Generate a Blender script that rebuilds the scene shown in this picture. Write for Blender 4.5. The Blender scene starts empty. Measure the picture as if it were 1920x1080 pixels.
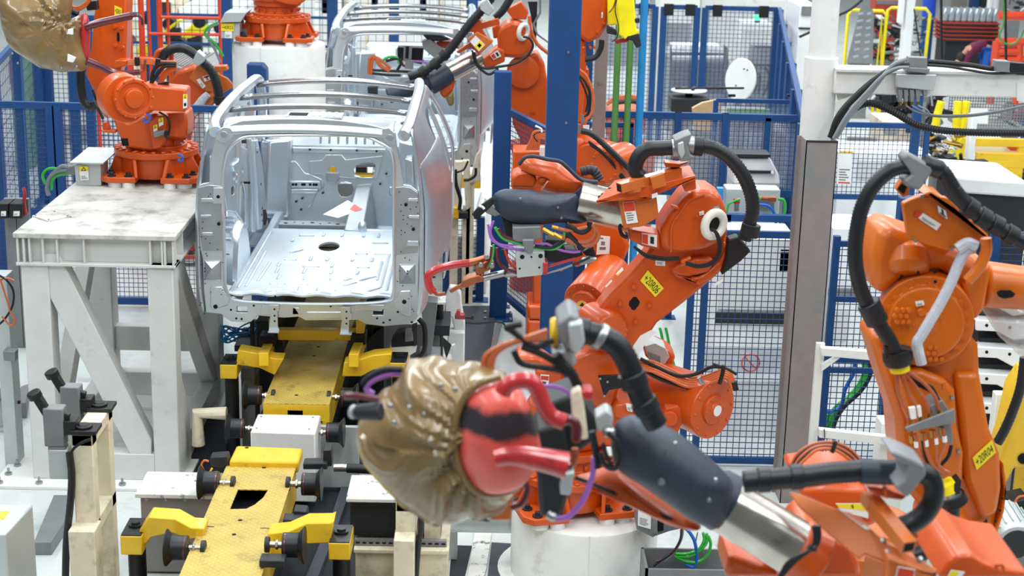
import bpy, bmesh, math, random
from mathutils import Vector, Matrix
random.seed(7)
SC = bpy.context.scene
COL = SC.collection
V = Vector
# ------------------------------------------------------------------ camera
FPX = 3000.0
CAM_H = 5.5
PITCH, ROLL, YAW = math.radians(15.6), math.radians(1.4), math.radians(0.95)
FW = V((math.sin(YAW)*math.cos(PITCH), math.cos(YAW)*math.cos(PITCH), -math.sin(PITCH)))
_r0 = V((math.cos(YAW), -math.sin(YAW), 0)); _u0 = _r0.cross(FW)
RT = math.cos(ROLL)*_r0 + math.sin(ROLL)*_u0
UP = -math.sin(ROLL)*_r0 + math.cos(ROLL)*_u0
CAM = V((0, 0, CAM_H))
cd = bpy.data.cameras.new('camera'); cam = bpy.data.objects.new('camera', cd); COL.objects.link(cam)
cd.sensor_width = 36; cd.lens = 36*FPX/1920; cd.clip_end = 300; cd.clip_start = .1
cam.matrix_world = Matrix(((RT.x, UP.x, -FW.x, 0), (RT.y, UP.y, -FW.y, 0), (RT.z, UP.z, -FW.z, CAM_H), (0, 0, 0, 1)))
cd.dof.use_dof = True; cd.dof.focus_distance = 13.2; cd.dof.aperture_fstop = 2.4
SC.camera = cam
# ------------------------------------------------------------------ light
wd = bpy.data.worlds.new('factory_air'); SC.world = wd; wd.use_nodes = True
bg = wd.node_tree.nodes['Background']; bg.inputs[0].default_value = (.88, .95, 1, 1); bg.inputs[1].default_value = .2
def lamp_row(x, y, z, sx, sy, w, col=(.92, .98, 1)):
    l = bpy.data.lights.new('high_bay_light', 'AREA'); l.shape = 'RECTANGLE'; l.size = sx; l.size_y = sy; l.energy = w; l.color = col
    o = bpy.data.objects.new('high_bay_light', l); o.location = (x, y, z); COL.objects.link(o)
for lx in (-8, -3.2, 1.6, 6.4, 11.2):
    for ly in (3, 12, 21, 32, 46):
        lamp_row(lx, ly, 10.5, .9, 6.5, 345 if ly < 30 else 470)
vs = SC.view_settings; vs.view_transform = 'Standard'; vs.look = 'None'; vs.gamma = 1; vs.use_curve_mapping = False; vs.exposure = 0.12
SC.cycles.max_bounces = 8; SC.cycles.transparent_max_bounces = 24; SC.cycles.use_denoising = True
# ------------------------------------------------------------------ pixels to places
def ray(x, y): return FW + RT*((x-960)/FPX) - UP*((y-540)/FPX)
class PL:
    def __init__(s, p, n): s.p = V(p); s.n = V(n).normalized()
def pl(Y, yaw=0, x=None, tilt=0):
    """upright plane whose right end lies further for yaw>0; x is the pixel column where it is at distance Y"""
    X = aty(x, 540, Y).x if x is not None else 0
    a = math.radians(yaw); t = math.radians(tilt)
    return PL((X, Y, 0), (math.sin(a)*math.cos(t), -math.cos(a)*math.cos(t), math.sin(t)))
def aty(x, y, Y): d = ray(x, y); return CAM + d*(Y/d.y)
def atz(x, y, z): d = ray(x, y); return CAM + d*((z-CAM_H)/d.z)
def hit(q, p):
    if not isinstance(p, PL): return aty(q[0], q[1], p)
    d = ray(*q); return CAM + d*((p.p-CAM).dot(p.n)/d.dot(p.n))
CRS = dict(o=(0, 0, 1), a1=(0, 0, 3), a2=(0, 330, 3), a3=(0, 690, 2.769), a4=(340, 110, 2.919), a5=(340, 420, 2.919), a6=(210, 710, 2.919), a7=(580, 0, 3.272), a8=(230, 0, 3.6),
  b1=(780, 260, 3.374), b2=(1060, 230, 3.274), b3=(960, 420, 2.571), b4=(620, 570, 2.512), b5=(1000, 580, 2.16), b6=(1400, 780, 3.6), b7=(1540, 280, 1.863), b8=(1500, 0, 3.6),
  d1=(1060, 0, 3), d2=(1280, 300, 1.861), d3=(780, 440, 3.6), d4=(600, 860, 3.84), d5=(1680, 640, 2.454), d6=(840, 130, 3.725), d7=(1660, 0, 6.75), d8=(1080, 960, 6), c3=(360, 220, 4.91))
def PX(cr, s):
    ox, oy, k = CRS[cr]; out = []
    for t in s.split():
        x, y = t.split(','); out.append((ox+float(x)/k, oy+float(y)/k))
    return out
def W(cr, s, p):
    q = PX(cr, s)
    if isinstance(p, (tuple, list)):
        if len(p) == len(q): return [hit(a, b) for a, b in zip(q, p)]
        n = max(1, len(q)-1); return [aty(a[0], a[1], p[0]+(p[1]-p[0])*i/n) for i, a in enumerate(q)]
    return [hit(a, p) for a in q]
def mpp(cr, px, Y):
    return px/CRS[cr][2]*(Y*1.03)/FPX
# ------------------------------------------------------------------ materials
def lin(c): return tuple(((v/255)/12.92 if v/255 <= .04045 else ((v/255+.055)/1.055)**2.4) for v in c)
MATS = {}
def mk(name, c, metal=0, rough=.5, var=.12, scale=6, coat=0, bump=0, bscale=40, dirt=None, dscale=5, dlo=.55, dhi=.75, emit=None, trans=None, dia=0, band=None):
    m = bpy.data.materials.new(name); m.use_nodes = True; nt = m.node_tree; N = nt.nodes; L = nt.links
    b = N['Principled BSDF']; c = lin(c)
    b.inputs['Metallic'].default_value = metal; b.inputs['Roughness'].default_value = rough
    b.inputs['Coat Weight'].default_value = coat; b.inputs['Coat Roughness'].default_value = .12
    tc = N.new('ShaderNodeTexCoord')
    nz = N.new('ShaderNodeTexNoise'); nz.inputs['Scale'].default_value = scale; nz.inputs['Detail'].default_value = 5; L.new(tc.outputs['Object'], nz.inputs['Vector'])
    rp = N.new('ShaderNodeValToRGB'); rp.color_ramp.elements[0].position = .3; rp.color_ramp.elements[1].position = .7
    rp.color_ramp.elements[0].color = (*[v*(1-var) for v in c], 1); rp.color_ramp.elements[1].color = (*[min(1, v*(1+var*.6)) for v in c], 1)
    L.new(nz.outputs[0], rp.inputs[0]); out = rp.outputs[0]
    if dirt:
        n2 = N.new('ShaderNodeTexNoise'); n2.inputs['Scale'].default_value = dscale; n2.inputs['Detail'].default_value = 9; n2.inputs['Roughness'].default_value = .7
        L.new(tc.outputs['Object'], n2.inputs['Vector'])
        r2 = N.new('ShaderNodeValToRGB'); r2.color_ramp.elements[0].position = dlo; r2.color_ramp.elements[1].position = dhi; L.new(n2.outputs[0], r2.inputs[0])
        mx = N.new('ShaderNodeMixRGB'); L.new(r2.outputs[0], mx.inputs[0]); L.new(out, mx.inputs[1]); mx.inputs[2].default_value = (*lin(dirt), 1); out = mx.outputs[0]
    if band:   # a scorched smear lying across the thing
        sx = N.new('ShaderNodeSeparateXYZ'); L.new(tc.outputs['Object'], sx.inputs[0]); n4 = N.new('ShaderNodeTexNoise'); n4.inputs['Scale'].default_value = 9; n4.inputs['Detail'].default_value = 6; L.new(tc.outputs['Object'], n4.inputs['Vector'])
        a1 = N.new('ShaderNodeMath'); a1.operation = 'MULTIPLY_ADD'; a1.inputs[1].default_value = .1; L.new(n4.outputs[0], a1.inputs[0]); L.new(sx.outputs[2], a1.inputs[2])
        a2 = N.new('ShaderNodeMath'); a2.operation = 'SUBTRACT'; L.new(a1.outputs[0], a2.inputs[0]); a2.inputs[1].default_value = band[0]+.05; a3 = N.new('ShaderNodeMath'); a3.operation = 'ABSOLUTE'; L.new(a2.outputs[0], a3.inputs[0])
        r5 = N.new('ShaderNodeValToRGB'); r5.color_ramp.elements[0].position = band[1]*.6; r5.color_ramp.elements[1].position = band[1]; r5.color_ramp.elements[0].color = (1, 1, 1, 1); r5.color_ramp.elements[1].color = (0, 0, 0, 1); L.new(a3.outputs[0], r5.inputs[0])
        mx = N.new('ShaderNodeMixRGB'); L.new(r5.outputs[0], mx.inputs[0]); L.new(out, mx.inputs[1]); mx.inputs[2].default_value = (*lin((48, 42, 48)), 1); out = mx.outputs[0]
    L.new(out, b.inputs['Base Color'])
    if bump:
        n3 = N.new('ShaderNodeTexNoise'); n3.inputs['Scale'].default_value = bscale; n3.inputs['Detail'].default_value = 3; L.new(tc.outputs['Object'], n3.inputs['Vector'])
        bp = N.new('ShaderNodeBump'); bp.inputs['Strength'].default_value = bump; bp.inputs['Distance'].default_value = .01; L.new(n3.outputs[0], bp.inputs['Height']); L.new(bp.outputs[0], b.inputs['Normal'])
    if dia:   # raised tread pattern of chequer plate
        mp = N.new('ShaderNodeMapping'); mp.inputs['Rotation'].default_value = (0, 0, math.radians(45)); mp.inputs['Scale'].default_value = (dia, dia, dia); L.new(tc.outputs['Object'], mp.inputs[0])
        ck = N.new('ShaderNodeTexVoronoi'); ck.inputs['Scale'].default_value = 1; ck.inputs['Randomness'].default_value = 0; L.new(mp.outputs[0], ck.inputs['Vector'])
        r3 = N.new('ShaderNodeValToRGB'); r3.color_ramp.elements[0].position = .2; r3.color_ramp.elements[1].position = .42
        r3.color_ramp.elements[0].color = (1, 1, 1, 1); r3.color_ramp.elements[1].color = (0, 0, 0, 1); L.new(ck.outputs['Distance'], r3.inputs[0])
        bp = N.new('ShaderNodeBump'); bp.inputs['Strength'].default_value = .55; bp.inputs['Distance'].default_value = .008; L.new(r3.outputs[0], bp.inputs['Height']); L.new(bp.outputs[0], b.inputs['Normal'])
        mx = N.new('ShaderNodeMixRGB'); mx.blend_type = 'MULTIPLY'; mx.inputs[0].default_value = .35; L.new(out, mx.inputs[1])
        r4 = N.new('ShaderNodeValToRGB'); r4.color_ramp.elements[0].color = (1, 1, 1, 1); r4.color_ramp.elements[1].color = (.35, .3, .2, 1); r4.color_ramp.elements[0].position = .3; r4.color_ramp.elements[1].position = .5
        L.new(ck.outputs['Distance'], r4.inputs[0]); L.new(r4.outputs[0], mx.inputs[2]); L.new(mx.outputs[0], b.inputs['Base Color'])
    if emit: b.inputs['Emission Color'].default_value = (*lin(emit[0]), 1); b.inputs['Emission Strength'].default_value = emit[1]
    if trans:
        tr = N.new('ShaderNodeBsdfTransparent'); ms = N.new('ShaderNodeMixShader'); ms.inputs[0].default_value = trans
        L.new(tr.outputs[0], ms.inputs[1]); L.new(b.outputs[0], ms.inputs[2]); L.new(ms.outputs[0], N['Material Output'].inputs[0])
    MATS[name] = m; return m
mk('orange', (206, 80, 5), rough=.38, coat=.2, var=.10, scale=3, dirt=(120, 42, 20), dscale=7, dlo=.66, dhi=.85)
mk('orange_bright', (212, 104, 2), rough=.4, coat=.15, var=.08, scale=3, dirt=(130, 52, 20), dscale=7, dlo=.68, dhi=.88)
mk('orange_light', (204, 104, 34), rough=.4, coat=.3, var=.1, dirt=(120, 66, 35), dscale=9, dlo=.62, dhi=.85)
mk('red_paint', (218, 68, 28), rough=.4, coat=.2)
mk('blue', (0, 64, 122), rough=.6, var=.1)
mk('blue_dark', (6, 60, 118), rough=.5)
mk('blue_wire', (18, 58, 110), rough=.5)
mk('sky_blue', (38, 140, 205), rough=.45)
mk('leaf_green', (88, 140, 70), rough=.5)
mk('white', (232, 232, 228), rough=.45, var=.05, dirt=(165, 165, 160), dscale=4, dlo=.58, dhi=.85)
mk('white_clean', (238, 240, 240), rough=.4, var=.03)
mk('grey_paint', (214, 214, 211), rough=.5, var=.06, dirt=(150, 150, 148), dscale=5, dlo=.6, dhi=.85)
mk('ped_top', (205, 203, 196), rough=.6, var=.1, dirt=(118, 116, 108), dscale=3.2, dlo=.48, dhi=.72)
mk('cream', (230, 218, 192), rough=.5, var=.08, dirt=(150, 108, 70), dscale=4.5, dlo=.5, dhi=.82)
mk('zinc_floor', (212, 222, 230), metal=.7, rough=.42, var=.08, scale=2.2)
mk('zinc', (214, 223, 230), metal=.87, rough=.31, var=.10, scale=2.2)
mk('zinc_dark', (176, 182, 188), metal=.8, rough=.38, var=.12, scale=5)
mk('zinc_roof', (172, 172, 176), metal=.9, rough=.22, var=.2, scale=3)
mk('galv', (160, 138, 138), metal=.15, rough=.5, var=.15, scale=9, dirt=(128, 136, 134), dscale=1.2, dlo=.35, dhi=.65)
mk('steel', (196, 190, 180), metal=.95, rough=.26, var=.18, scale=8, dirt=(110, 96, 84), dscale=6, dlo=.6, dhi=.85)
mk('steel_plain', (168, 170, 172), metal=.85, rough=.35, var=.12)
mk('cast_grey', (132, 134, 136), metal=.35, rough=.55, var=.12)
mk('box_grey', (190, 196, 196), metal=.35, rough=.45, var=.06)
mk('dark', (34, 36, 40), rough=.55, var=.2)
mk('black', (15, 16, 19), rough=.5, var=.2)
mk('rubber', (22, 24, 29), rough=.42, var=.15)
mk('rubber_cover', (44, 54, 72), rough=.5, var=.12, dirt=(24, 26, 32), dscale=5)
mk('hole', (5, 5, 6), rough=.9)
mk('mat_black', (28, 32, 40), rough=.75, var=.15, bump=.3, bscale=90)
mk('mat_grey', (64, 70, 78), rough=.7, var=.15, bump=.3, bscale=120, dirt=(64, 68, 74), dscale=3)
mk('yellow', (236, 190, 30), rough=.42, coat=.15, var=.1, dirt=(110, 86, 28), dscale=7, dlo=.6, dhi=.8)
mk('yellow_deck', (214, 184, 92), rough=.5, var=.14, scale=4, dirt=(104, 86, 48), dscale=5, dlo=.54, dhi=.8, dia=26)
mk('yellow_bright', (250, 228, 20), rough=.4)
mk('label_yellow', (246, 224, 36), rough=.45, var=.03)
mk('label_white', (238, 238, 236), rough=.5, var=.02)
mk('label_red', (214, 66, 36), rough=.5, var=.05)
mk('ink', (22, 22, 24), rough=.6, var=.02)
mk('ink_grey', (120, 120, 122), rough=.6, var=.05)
mk('tarp', (134, 108, 66), rough=.32, var=.1, scale=4, coat=.35, dirt=(96, 76, 46), dscale=3, dlo=.6, dhi=.85, bump=.15, bscale=14)
mk('gun_red', (190, 44, 48), rough=.3, coat=.5, var=.15, dirt=(70, 26, 30), dscale=6, dlo=.52, dhi=.74)
mk('gun_face', (232, 96, 82), rough=.4, coat=.3, var=.15, dirt=(38, 30, 36), dscale=3.4, dlo=.5, dhi=.6)
mk('gun_face_burnt', (230, 92, 80), rough=.4, coat=.3, var=.18, dirt=(60, 40, 46), dscale=7, dlo=.6, dhi=.75, band=(aty(830, 778, 5.5).z, .065))
mk('gun_dark', (90, 22, 34), rough=.32, coat=.5, var=.2)
mk('copper', (176, 104, 72), metal=.8, rough=.4, var=.2, dirt=(80, 46, 38), dscale=12)
mk('brass', (186, 140, 60), metal=.9, rough=.3)
mk('cable_orange', (208, 98, 44), rough=.42, coat=.2)
mk('cable_copper', (184, 98, 58), rough=.4, coat=.25)
mk('cable_green', (40, 176, 56), rough=.4, coat=.3)
mk('cable_blue', (26, 100, 200), rough=.4, coat=.3)
mk('cable_purple', (158, 98, 188), rough=.4, coat=.2)
mk('cable_grey', (128, 134, 140), rough=.45)
mk('sleeve', (196, 200, 210), rough=.45, var=.12, scale=20, bump=.6, bscale=30)
mk('ceramic', (232, 228, 218), rough=.35, var=.04)
mk('plexi', (225, 232, 238), rough=.08, var=.02, trans=.16)
mk('plastic_film', (200, 205, 208), rough=.15, var=.2, trans=.42)
mk('green_lamp', (60, 230, 150), emit=((60, 235, 150), 2.5))
mk('green_led', (80, 230, 60), emit=((80, 235, 60), 2.5))
mk('maroon', (104, 26, 62), rough=.85, var=.15)
mk('denim', (34, 92, 180), rough=.85, var=.15)
mk('skin', (196, 140, 112), rough=.6)
mk('hair', (40, 30, 26), rough=.7)
mk('card', (196, 164, 122), rough=.8)
mk('pallet_red', (178, 60, 42), rough=.5)
mk('seat_black', (36, 33, 44), rough=.6, var=.25)
mk('drum_blue', (18, 72, 190), rough=.4)
mk('white_dirty', (226, 224, 218), rough=.5, var=.08, dirt=(70, 68, 64), dscale=10, dlo=.56, dhi=.66)
mk('floor_paint', (206, 211, 208), rough=.34, var=.06, scale=.8, dirt=(150, 156, 156), dscale=1.6, dlo=.52, dhi=.78, bump=.03, bscale=14)
mk('wall_paint', (225, 228, 230), rough=.7)
# ------------------------------------------------------------------ mesh builder
def frame_of(ax):
    ax = ax.normalized(); t = V((0, 0, 1)) if abs(ax.z) < .9 else V((1, 0, 0))
    u = ax.cross(t).normalized(); return u, ax.cross(u)
NOSPLIT = set('label plate marker sign symbol sheet mesh fold joint slot seam mark'.split()) - {'plate'} | {'number', 'warning'}
class MB:
    def __init__(s, mat='orange'): s.v = []; s.f = []; s.fm = []; s.mn = [mat]; s.c = 0
    def mat(s, m):
        if m not in s.mn: s.mn.append(m)
        s.c = s.mn.index(m); return s
    def add(s, vs, fs):
        o = len(s.v); s.v += [V(p) for p in vs]; s.f += [tuple(i+o for i in f) for f in fs]; s.fm += [s.c]*len(fs); return s
    def hexa(s, p): return s.add(p, [(0, 1, 2, 3), (7, 6, 5, 4), (0, 4, 5, 1), (1, 5, 6, 2), (2, 6, 7, 3), (3, 7, 4, 0)])
    def bx(s, x0, x1, y0, y1, z0, z1):
        return s.hexa([(x0, y0, z0), (x1, y0, z0), (x1, y1, z0), (x0, y1, z0), (x0, y0, z1), (x1, y0, z1), (x1, y1, z1), (x0, y1, z1)])
    def ob(s, c, sz, rz=0, rx=0, ry=0):
        R = Matrix.Rotation(rz, 3, 'Z') @ Matrix.Rotation(ry, 3, 'Y') @ Matrix.Rotation(rx, 3, 'X'); c = V(c); h = V(sz)/2
        return s.hexa([c + R @ V((a*h.x, b*h.y, d*h.z)) for d in (-1, 1) for a, b in ((-1, -1), (1, -1), (1, 1), (-1, 1))])
    def bar(s, a, b, w, h=None, up=None):
        """box beam from a to b, w across and h tall"""
        a = V(a); b = V(b); h = h or w; d = (b-a).normalized(); up = V(up) if up else (V((0, 0, 1)) if abs(d.z) < .95 else V((0, 1, 0)))
        sd = d.cross(up).normalized()*w/2; u = sd.cross(d).normalized()*h/2
        return s.hexa([a-sd-u, a+sd-u, a+sd+u, a-sd+u, b-sd-u, b+sd-u, b+sd+u, b-sd+u])
    def prism(s, pts, vec):
        n = len(pts); vec = V(vec); return s.add(list(pts)+[p+vec for p in pts], [tuple(range(n)), tuple(range(2*n-1, n-1, -1))]+[(i, i+n, (i+1) % n+n, (i+1) % n) for i in range(n)])
    def plate(s, pts, holes, vec):
        """flat sheet with cut-outs"""
        b = bmesh.new(); vec = V(vec); loops = [pts]+holes; es = []
        for lp in loops:
            vv = [b.verts.new(p) for p in lp]; es += [b.edges.new((vv[i], vv[(i+1) % len(vv)])) for i in range(len(vv))]
        bmesh.ops.triangle_fill(b, use_beauty=True, use_dissolve=False, edges=es)
        b.verts.index_update(); n = len(b.verts); vs = [v.co.copy() for v in b.verts]; fs = [tuple(v.index for v in f.verts) for f in b.faces]
        k = 0; sd = []
        for lp in loops:
            m = len(lp); sd += [(k+i, k+i+n, k+(i+1) % m+n, k+(i+1) % m) for i in range(m)]; k += m
        b.free(); return s.add(vs+[p+vec for p in vs], fs+[tuple(i+n for i in reversed(f)) for f in fs]+sd)
    def lathe(s, p0, ax, prof, n=24, sq=1.0):
        p0 = V(p0); ax = V(ax).normalized(); u, w = frame_of(ax); vs = []; fs = []
        for d, r in prof:
            for i in range(n):
                a = 2*math.pi*i/n; vs.append(p0+ax*d+(u*math.cos(a)+w*math.sin(a)*sq)*max(r, 1e-4))
        for j in range(len(prof)-1):
            for i in range(n): fs.append((j*n+i, j*n+(i+1) % n, (j+1)*n+(i+1) % n, (j+1)*n+i))
        if prof[0][1] > .001: fs.append(tuple(range(n-1, -1, -1)))
        if prof[-1][1] > .001: fs.append(tuple((len(prof)-1)*n+i for i in range(n)))
        return s.add(vs, fs)
    def cyl(s, p0, p1, r, r1=None, n=20):
        p0 = V(p0); p1 = V(p1); return s.lathe(p0, p1-p0, [(0, r), ((p1-p0).length, r if r1 is None else r1)], n)
    def tor(s, c, ax, R, r, n=28, k=10):
        c = V(c); ax = V(ax).normalized(); u, w = frame_of(ax); vs = []; fs = []
        for i in range(n):
            a = 2*math.pi*i/n; d = u*math.cos(a)+w*math.sin(a)
            for j in range(k):
                b = 2*math.pi*j/k; vs.append(c+d*(R+r*math.cos(b))+ax*r*math.sin(b))
        for i in range(n):
            for j in range(k): fs.append((i*k+j, ((i+1) % n)*k+j, ((i+1) % n)*k+(j+1) % k, i*k+(j+1) % k))
        return s.add(vs, fs)
    def sph(s, c, r, n=14, m=8):
        r = V((r, r, r)) if isinstance(r, (int, float)) else V(r); c = V(c); vs = []; fs = []
        for j in range(m+1):
            t = math.pi*j/m
            for i in range(n):
                a = 2*math.pi*i/n; vs.append(c+V((r.x*math.sin(t)*math.cos(a), r.y*math.sin(t)*math.sin(a), r.z*math.cos(t))))
        for j in range(m):
            for i in range(n): fs.append((j*n+i, j*n+(i+1) % n, (j+1)*n+(i+1) % n, (j+1)*n+i))
        return s.add(vs, fs)
    def tube(s, pts, r, n=10, res=6, rib=0, pitch=.02, smooth=True, r1=None):
        pts = [V(p) for p in pts]; r1 = r if r1 is None else r1
        if smooth and len(pts) > 2:
            q = [2*pts[0]-pts[1]]+pts+[2*pts[-1]-pts[-2]]; o = []
            for i in range(1, len(q)-2):
                a, b, c, d = q[i-1:i+3]
                for k in range(res):
                    t = k/res; o.append(.5*((2*b)+(c-a)*t+(2*a-5*b+4*c-d)*t*t+(3*b-a-3*c+d)*t**3))
            o.append(pts[-1]); pts = o
        if rib:
            ln = [0]
            for a, b in zip(pts, pts[1:]): ln.append(ln[-1]+(b-a).length)
            m = max(4, int(ln[-1]/pitch)*2); o = []; j = 0
            for i in range(m+1):
                t = ln[-1]*i/m
                while j < len(ln)-2 and ln[j+1] < t: j += 1
                o.append(pts[j].lerp(pts[j+1], (t-ln[j])/max(1e-9, ln[j+1]-ln[j])))
            pts = o
        u = frame_of(pts[1]-pts[0])[0]; vs = []; fs = []; N = len(pts)
        for i, p in enumerate(pts):
            t = (pts[min(i+1, N-1)]-pts[max(i-1, 0)]).normalized(); u = (u-t*u.dot(t)).normalized(); w = t.cross(u)
            rr = r+(r1-r)*i/(N-1)
            if rib: rr *= 1+(rib if i % 2 else -rib)
            for k in range(n):
                a = 2*math.pi*k/n; vs.append(p+(u*math.cos(a)+w*math.sin(a))*rr)
        for i in range(N-1):
            for k in range(n): fs.append((i*n+k, i*n+(k+1) % n, (i+1)*n+(k+1) % n, (i+1)*n+k))
        fs += [tuple(range(n-1, -1, -1)), tuple((N-1)*n+k for k in range(n))]
        return s.add(vs, fs)
    # the same, laid out on an upright plane (a distance Y or a PL)
    def pr(s, cr, pts, p, th): 
        n = p.n if isinstance(p, PL) else V((0, -1, 0)); return s.prism(W(cr, pts, p), -n*th)
    def dk(s, cr, c, p, r, th, n=24, prof=None):
        """round boss standing th proud of the plane towards the viewer; r in crop pixels"""
        nn = p.n if isinstance(p, PL) else V((0, -1, 0))
        for q in W(cr, c, p):
            R = r/CRS[cr][2]*(q-CAM).dot(FW)/FPX
            s.lathe(q, nn, [(-.002, R), (th*.8, R), (th, R*.88)] if prof is None else [(d*th, k*R) for d, k in prof], n)
        return s
    def cy(s, cr, pts, Ys, rpx, rpx1=None, n=24):
        a, b = W(cr, pts, Ys); k = CRS[cr][2]*FPX; return s.cyl(a, b, rpx*(a-CAM).dot(FW)/k, (rpx if rpx1 is None else rpx1)*(b-CAM).dot(FW)/k, n)
    def tb(s, cr, pts, Ys, rpx, **kw):
        q = W(cr, pts, Ys); return s.tube(q, rpx/CRS[cr][2]*(q[0]-CAM).dot(FW)/FPX, **kw)
    def clusters(s):
        par = list(range(len(s.v)))
        def find(i):
            while par[i] != i: par[i] = par[par[i]]; i = par[i]
            return i
        for f in s.f:
            a = find(f[0])
            for i in f[1:]: par[find(i)] = a
        bx = {}
        for i, p in enumerate(s.v):
            r = find(i); b = bx.get(r)
            if b is None: bx[r] = [p.x, p.y, p.z, p.x, p.y, p.z]
            else:
                for k in range(3): b[k] = min(b[k], p[k]); b[k+3] = max(b[k+3], p[k])
        ks = list(bx); g = {k: k for k in ks}
        def gf(i):
            while g[i] != i: i = g[i]
            return i
        if len(ks) > 60: return None
        e = .004
        for i, a in enumerate(ks):
            for b in ks[:i]:
                A, B = bx[a], bx[b]
                if all(A[k]-e <= B[k+3] and B[k]-e <= A[k+3] for k in range(3)): g[gf(a)] = gf(b)
        n = len(set(gf(k) for k in ks))
        if not 2 <= n <= 32: return None
        out = {}; mp = {}
        for f, m in zip(s.f, s.fm):
            k = gf(find(f[0])); o = out.setdefault(k, MB()); o.mn = list(s.mn); d = mp.setdefault(k, {}); t = []
            for i in f:
                if i not in d: d[i] = len(o.v); o.v.append(s.v[i])
                t.append(d[i])
            o.f.append(tuple(t)); o.fm.append(m)
        return list(out.values())
    def build(s, name, parent=None, bev=0, ang=35, label=None, seg=2, sub=0, solid=0):
        if parent and not sub and not solid and not (set(name.split('_')) & NOSPLIT):
            c = s.clusters()
            if c: return [o._build(name, parent, bev, ang, label, seg) for o in c][0]
        return s._build(name, parent, bev, ang, label, seg, sub, solid)
    def _build(s, name, parent=None, bev=0, ang=35, label=None, seg=2, sub=0, solid=0):
        me = bpy.data.meshes.new(name); off = parent_loc(parent)
        me.from_pydata([p-off for p in s.v], [], s.f)
        for m in s.mn: me.materials.append(MATS[m])
        for p, i in zip(me.polygons, s.fm): p.material_index = i; p.use_smooth = True
        b = bmesh.new(); b.from_mesh(me)
        if not solid: bmesh.ops.recalc_face_normals(b, faces=b.faces)
        b.to_mesh(me); b.free()
        if not sub: me.set_sharp_from_angle(angle=math.radians(ang))
        o = bpy.data.objects.new(name, me); COL.objects.link(o)
        if parent: o.parent = parent
        if solid: d = o.modifiers.new('solid', 'SOLIDIFY'); d.thickness = solid; d.offset = 0
        if sub: d = o.modifiers.new('sub', 'SUBSURF'); d.levels = sub; d.render_levels = sub
        if bev: d = o.modifiers.new('bevel', 'BEVEL'); d.width = bev; d.segments = seg; d.limit_method = 'ANGLE'; d.angle_limit = math.radians(38)
        if label: o['label'] = label
        return o
def parent_loc(p):
    o = V((0, 0, 0))
    while p: o += p.location; p = p.parent
    return o
def tag(o, label, cat, group=None):
    o['label'] = label; o['category'] = cat
    if group: o['group'] = group
    return o
def thing(name, label, cat, loc=(0, 0, 0), group=None):
    o = bpy.data.objects.new(name, None); COL.objects.link(o); o.location = loc; o.empty_display_size = .1
    return tag(o, label, cat, group)
def structure(o): o['kind'] = 'structure'; return o
def copy_tree(o, parent=None):
    c = o.copy(); COL.objects.link(c)
    if parent: c.parent = parent
    for ch in list(o.children): copy_tree(ch, c)
    return c
def drop(o):
    for ch in list(o.children): drop(ch)
    bpy.data.objects.remove(o)
_TXT = {}
def text_geo(t):
    if t not in _TXT:
        c = bpy.data.curves.new('lettering', 'FONT'); c.body = t; c.resolution_u = 3; o = bpy.data.objects.new('lettering', c); COL.objects.link(o)
        me = bpy.data.meshes.new_from_object(o.evaluated_get(bpy.context.evaluated_depsgraph_get()))
        _TXT[t] = ([v.co.copy() for v in me.vertices], [tuple(p.vertices) for p in me.polygons])
        bpy.data.objects.remove(o); bpy.data.curves.remove(c); bpy.data.meshes.remove(me)
    return _TXT[t]
def sticker(parent, quad, bgm='label_white', text=None, box=(.08, .2, .92, .8), ink='ink', lines=0, blocks=(), name='label_plate', lift=.004):
    """thin plate on the quad tl,tr,br,bl of 3D points, lettering laid on it"""
    tl, tr, br, bl = quad; n = (tr-tl).cross(tl-bl).normalized()
    if n.dot(CAM-tl) < 0: n = -n
    def at(u, v): return (tl.lerp(tr, u)).lerp(bl.lerp(br, u), v)
    m = MB(bgm); m.prism([p+n*lift for p in quad], -n*(lift+.002))
    def rect(u0, v0, u1, v1, mt):
        m.mat(mt); m.add([at(u0, v0)+n*(lift+.0012), at(u1, v0)+n*(lift+.0012), at(u1, v1)+n*(lift+.0012), at(u0, v1)+n*(lift+.0012)], [(0, 1, 2, 3)])
    for u0, v0, u1, v1, mt in blocks: rect(u0, v0, u1, v1, mt)
    for i in range(lines):
        v = .5+.42*i/max(1, lines); rect(.12, v, .55+.33*random.random(), v+.2/lines, 'ink_grey')
    if text:
        vs, fs = text_geo(text); x0 = min(v.x for v in vs); x1 = max(v.x for v in vs); y0 = min(v.y for v in vs); y1 = max(v.y for v in vs)
        m.mat(ink); m.add([at(box[0]+(v.x-x0)/(x1-x0)*(box[2]-box[0]), box[3]-(v.y-y0)/(y1-y0)*(box[3]-box[1]))+n*(lift+.002) for v in vs], fs)
    return m.build(name, parent)
def warn_tri(parent, quad, name='warning_sign'):
    """yellow sticker with a black triangle"""
    o = sticker(parent, quad, 'label_yellow', blocks=[(.05, .55, .95, .97, 'label_white')], lines=0, name=name)
    tl, tr, br, bl = quad; n = (tr-tl).cross(tl-bl).normalized(); n = n if n.dot(CAM-tl) > 0 else -n
    at = lambda u, v: (tl.lerp(tr, u)).lerp(bl.lerp(br, u), v)+n*.008
    m = MB('ink'); a = [at(.5, .06), at(.82, .5), at(.18, .5)]; c = sum(a, V((0, 0, 0)))/3; b = [c+(p-c)*.6 for p in a]
    m.add(a+b, [(0, 1, 4, 3), (1, 2, 5, 4), (2, 0, 3, 5)]); m.build('warning_symbol', o)
    return o
def bolts(m, cr, pts, p, r=6, th=.012, mat=None):
    if mat: m.mat(mat)
    m.dk(cr, pts, p, r, th, n=6)
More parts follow.
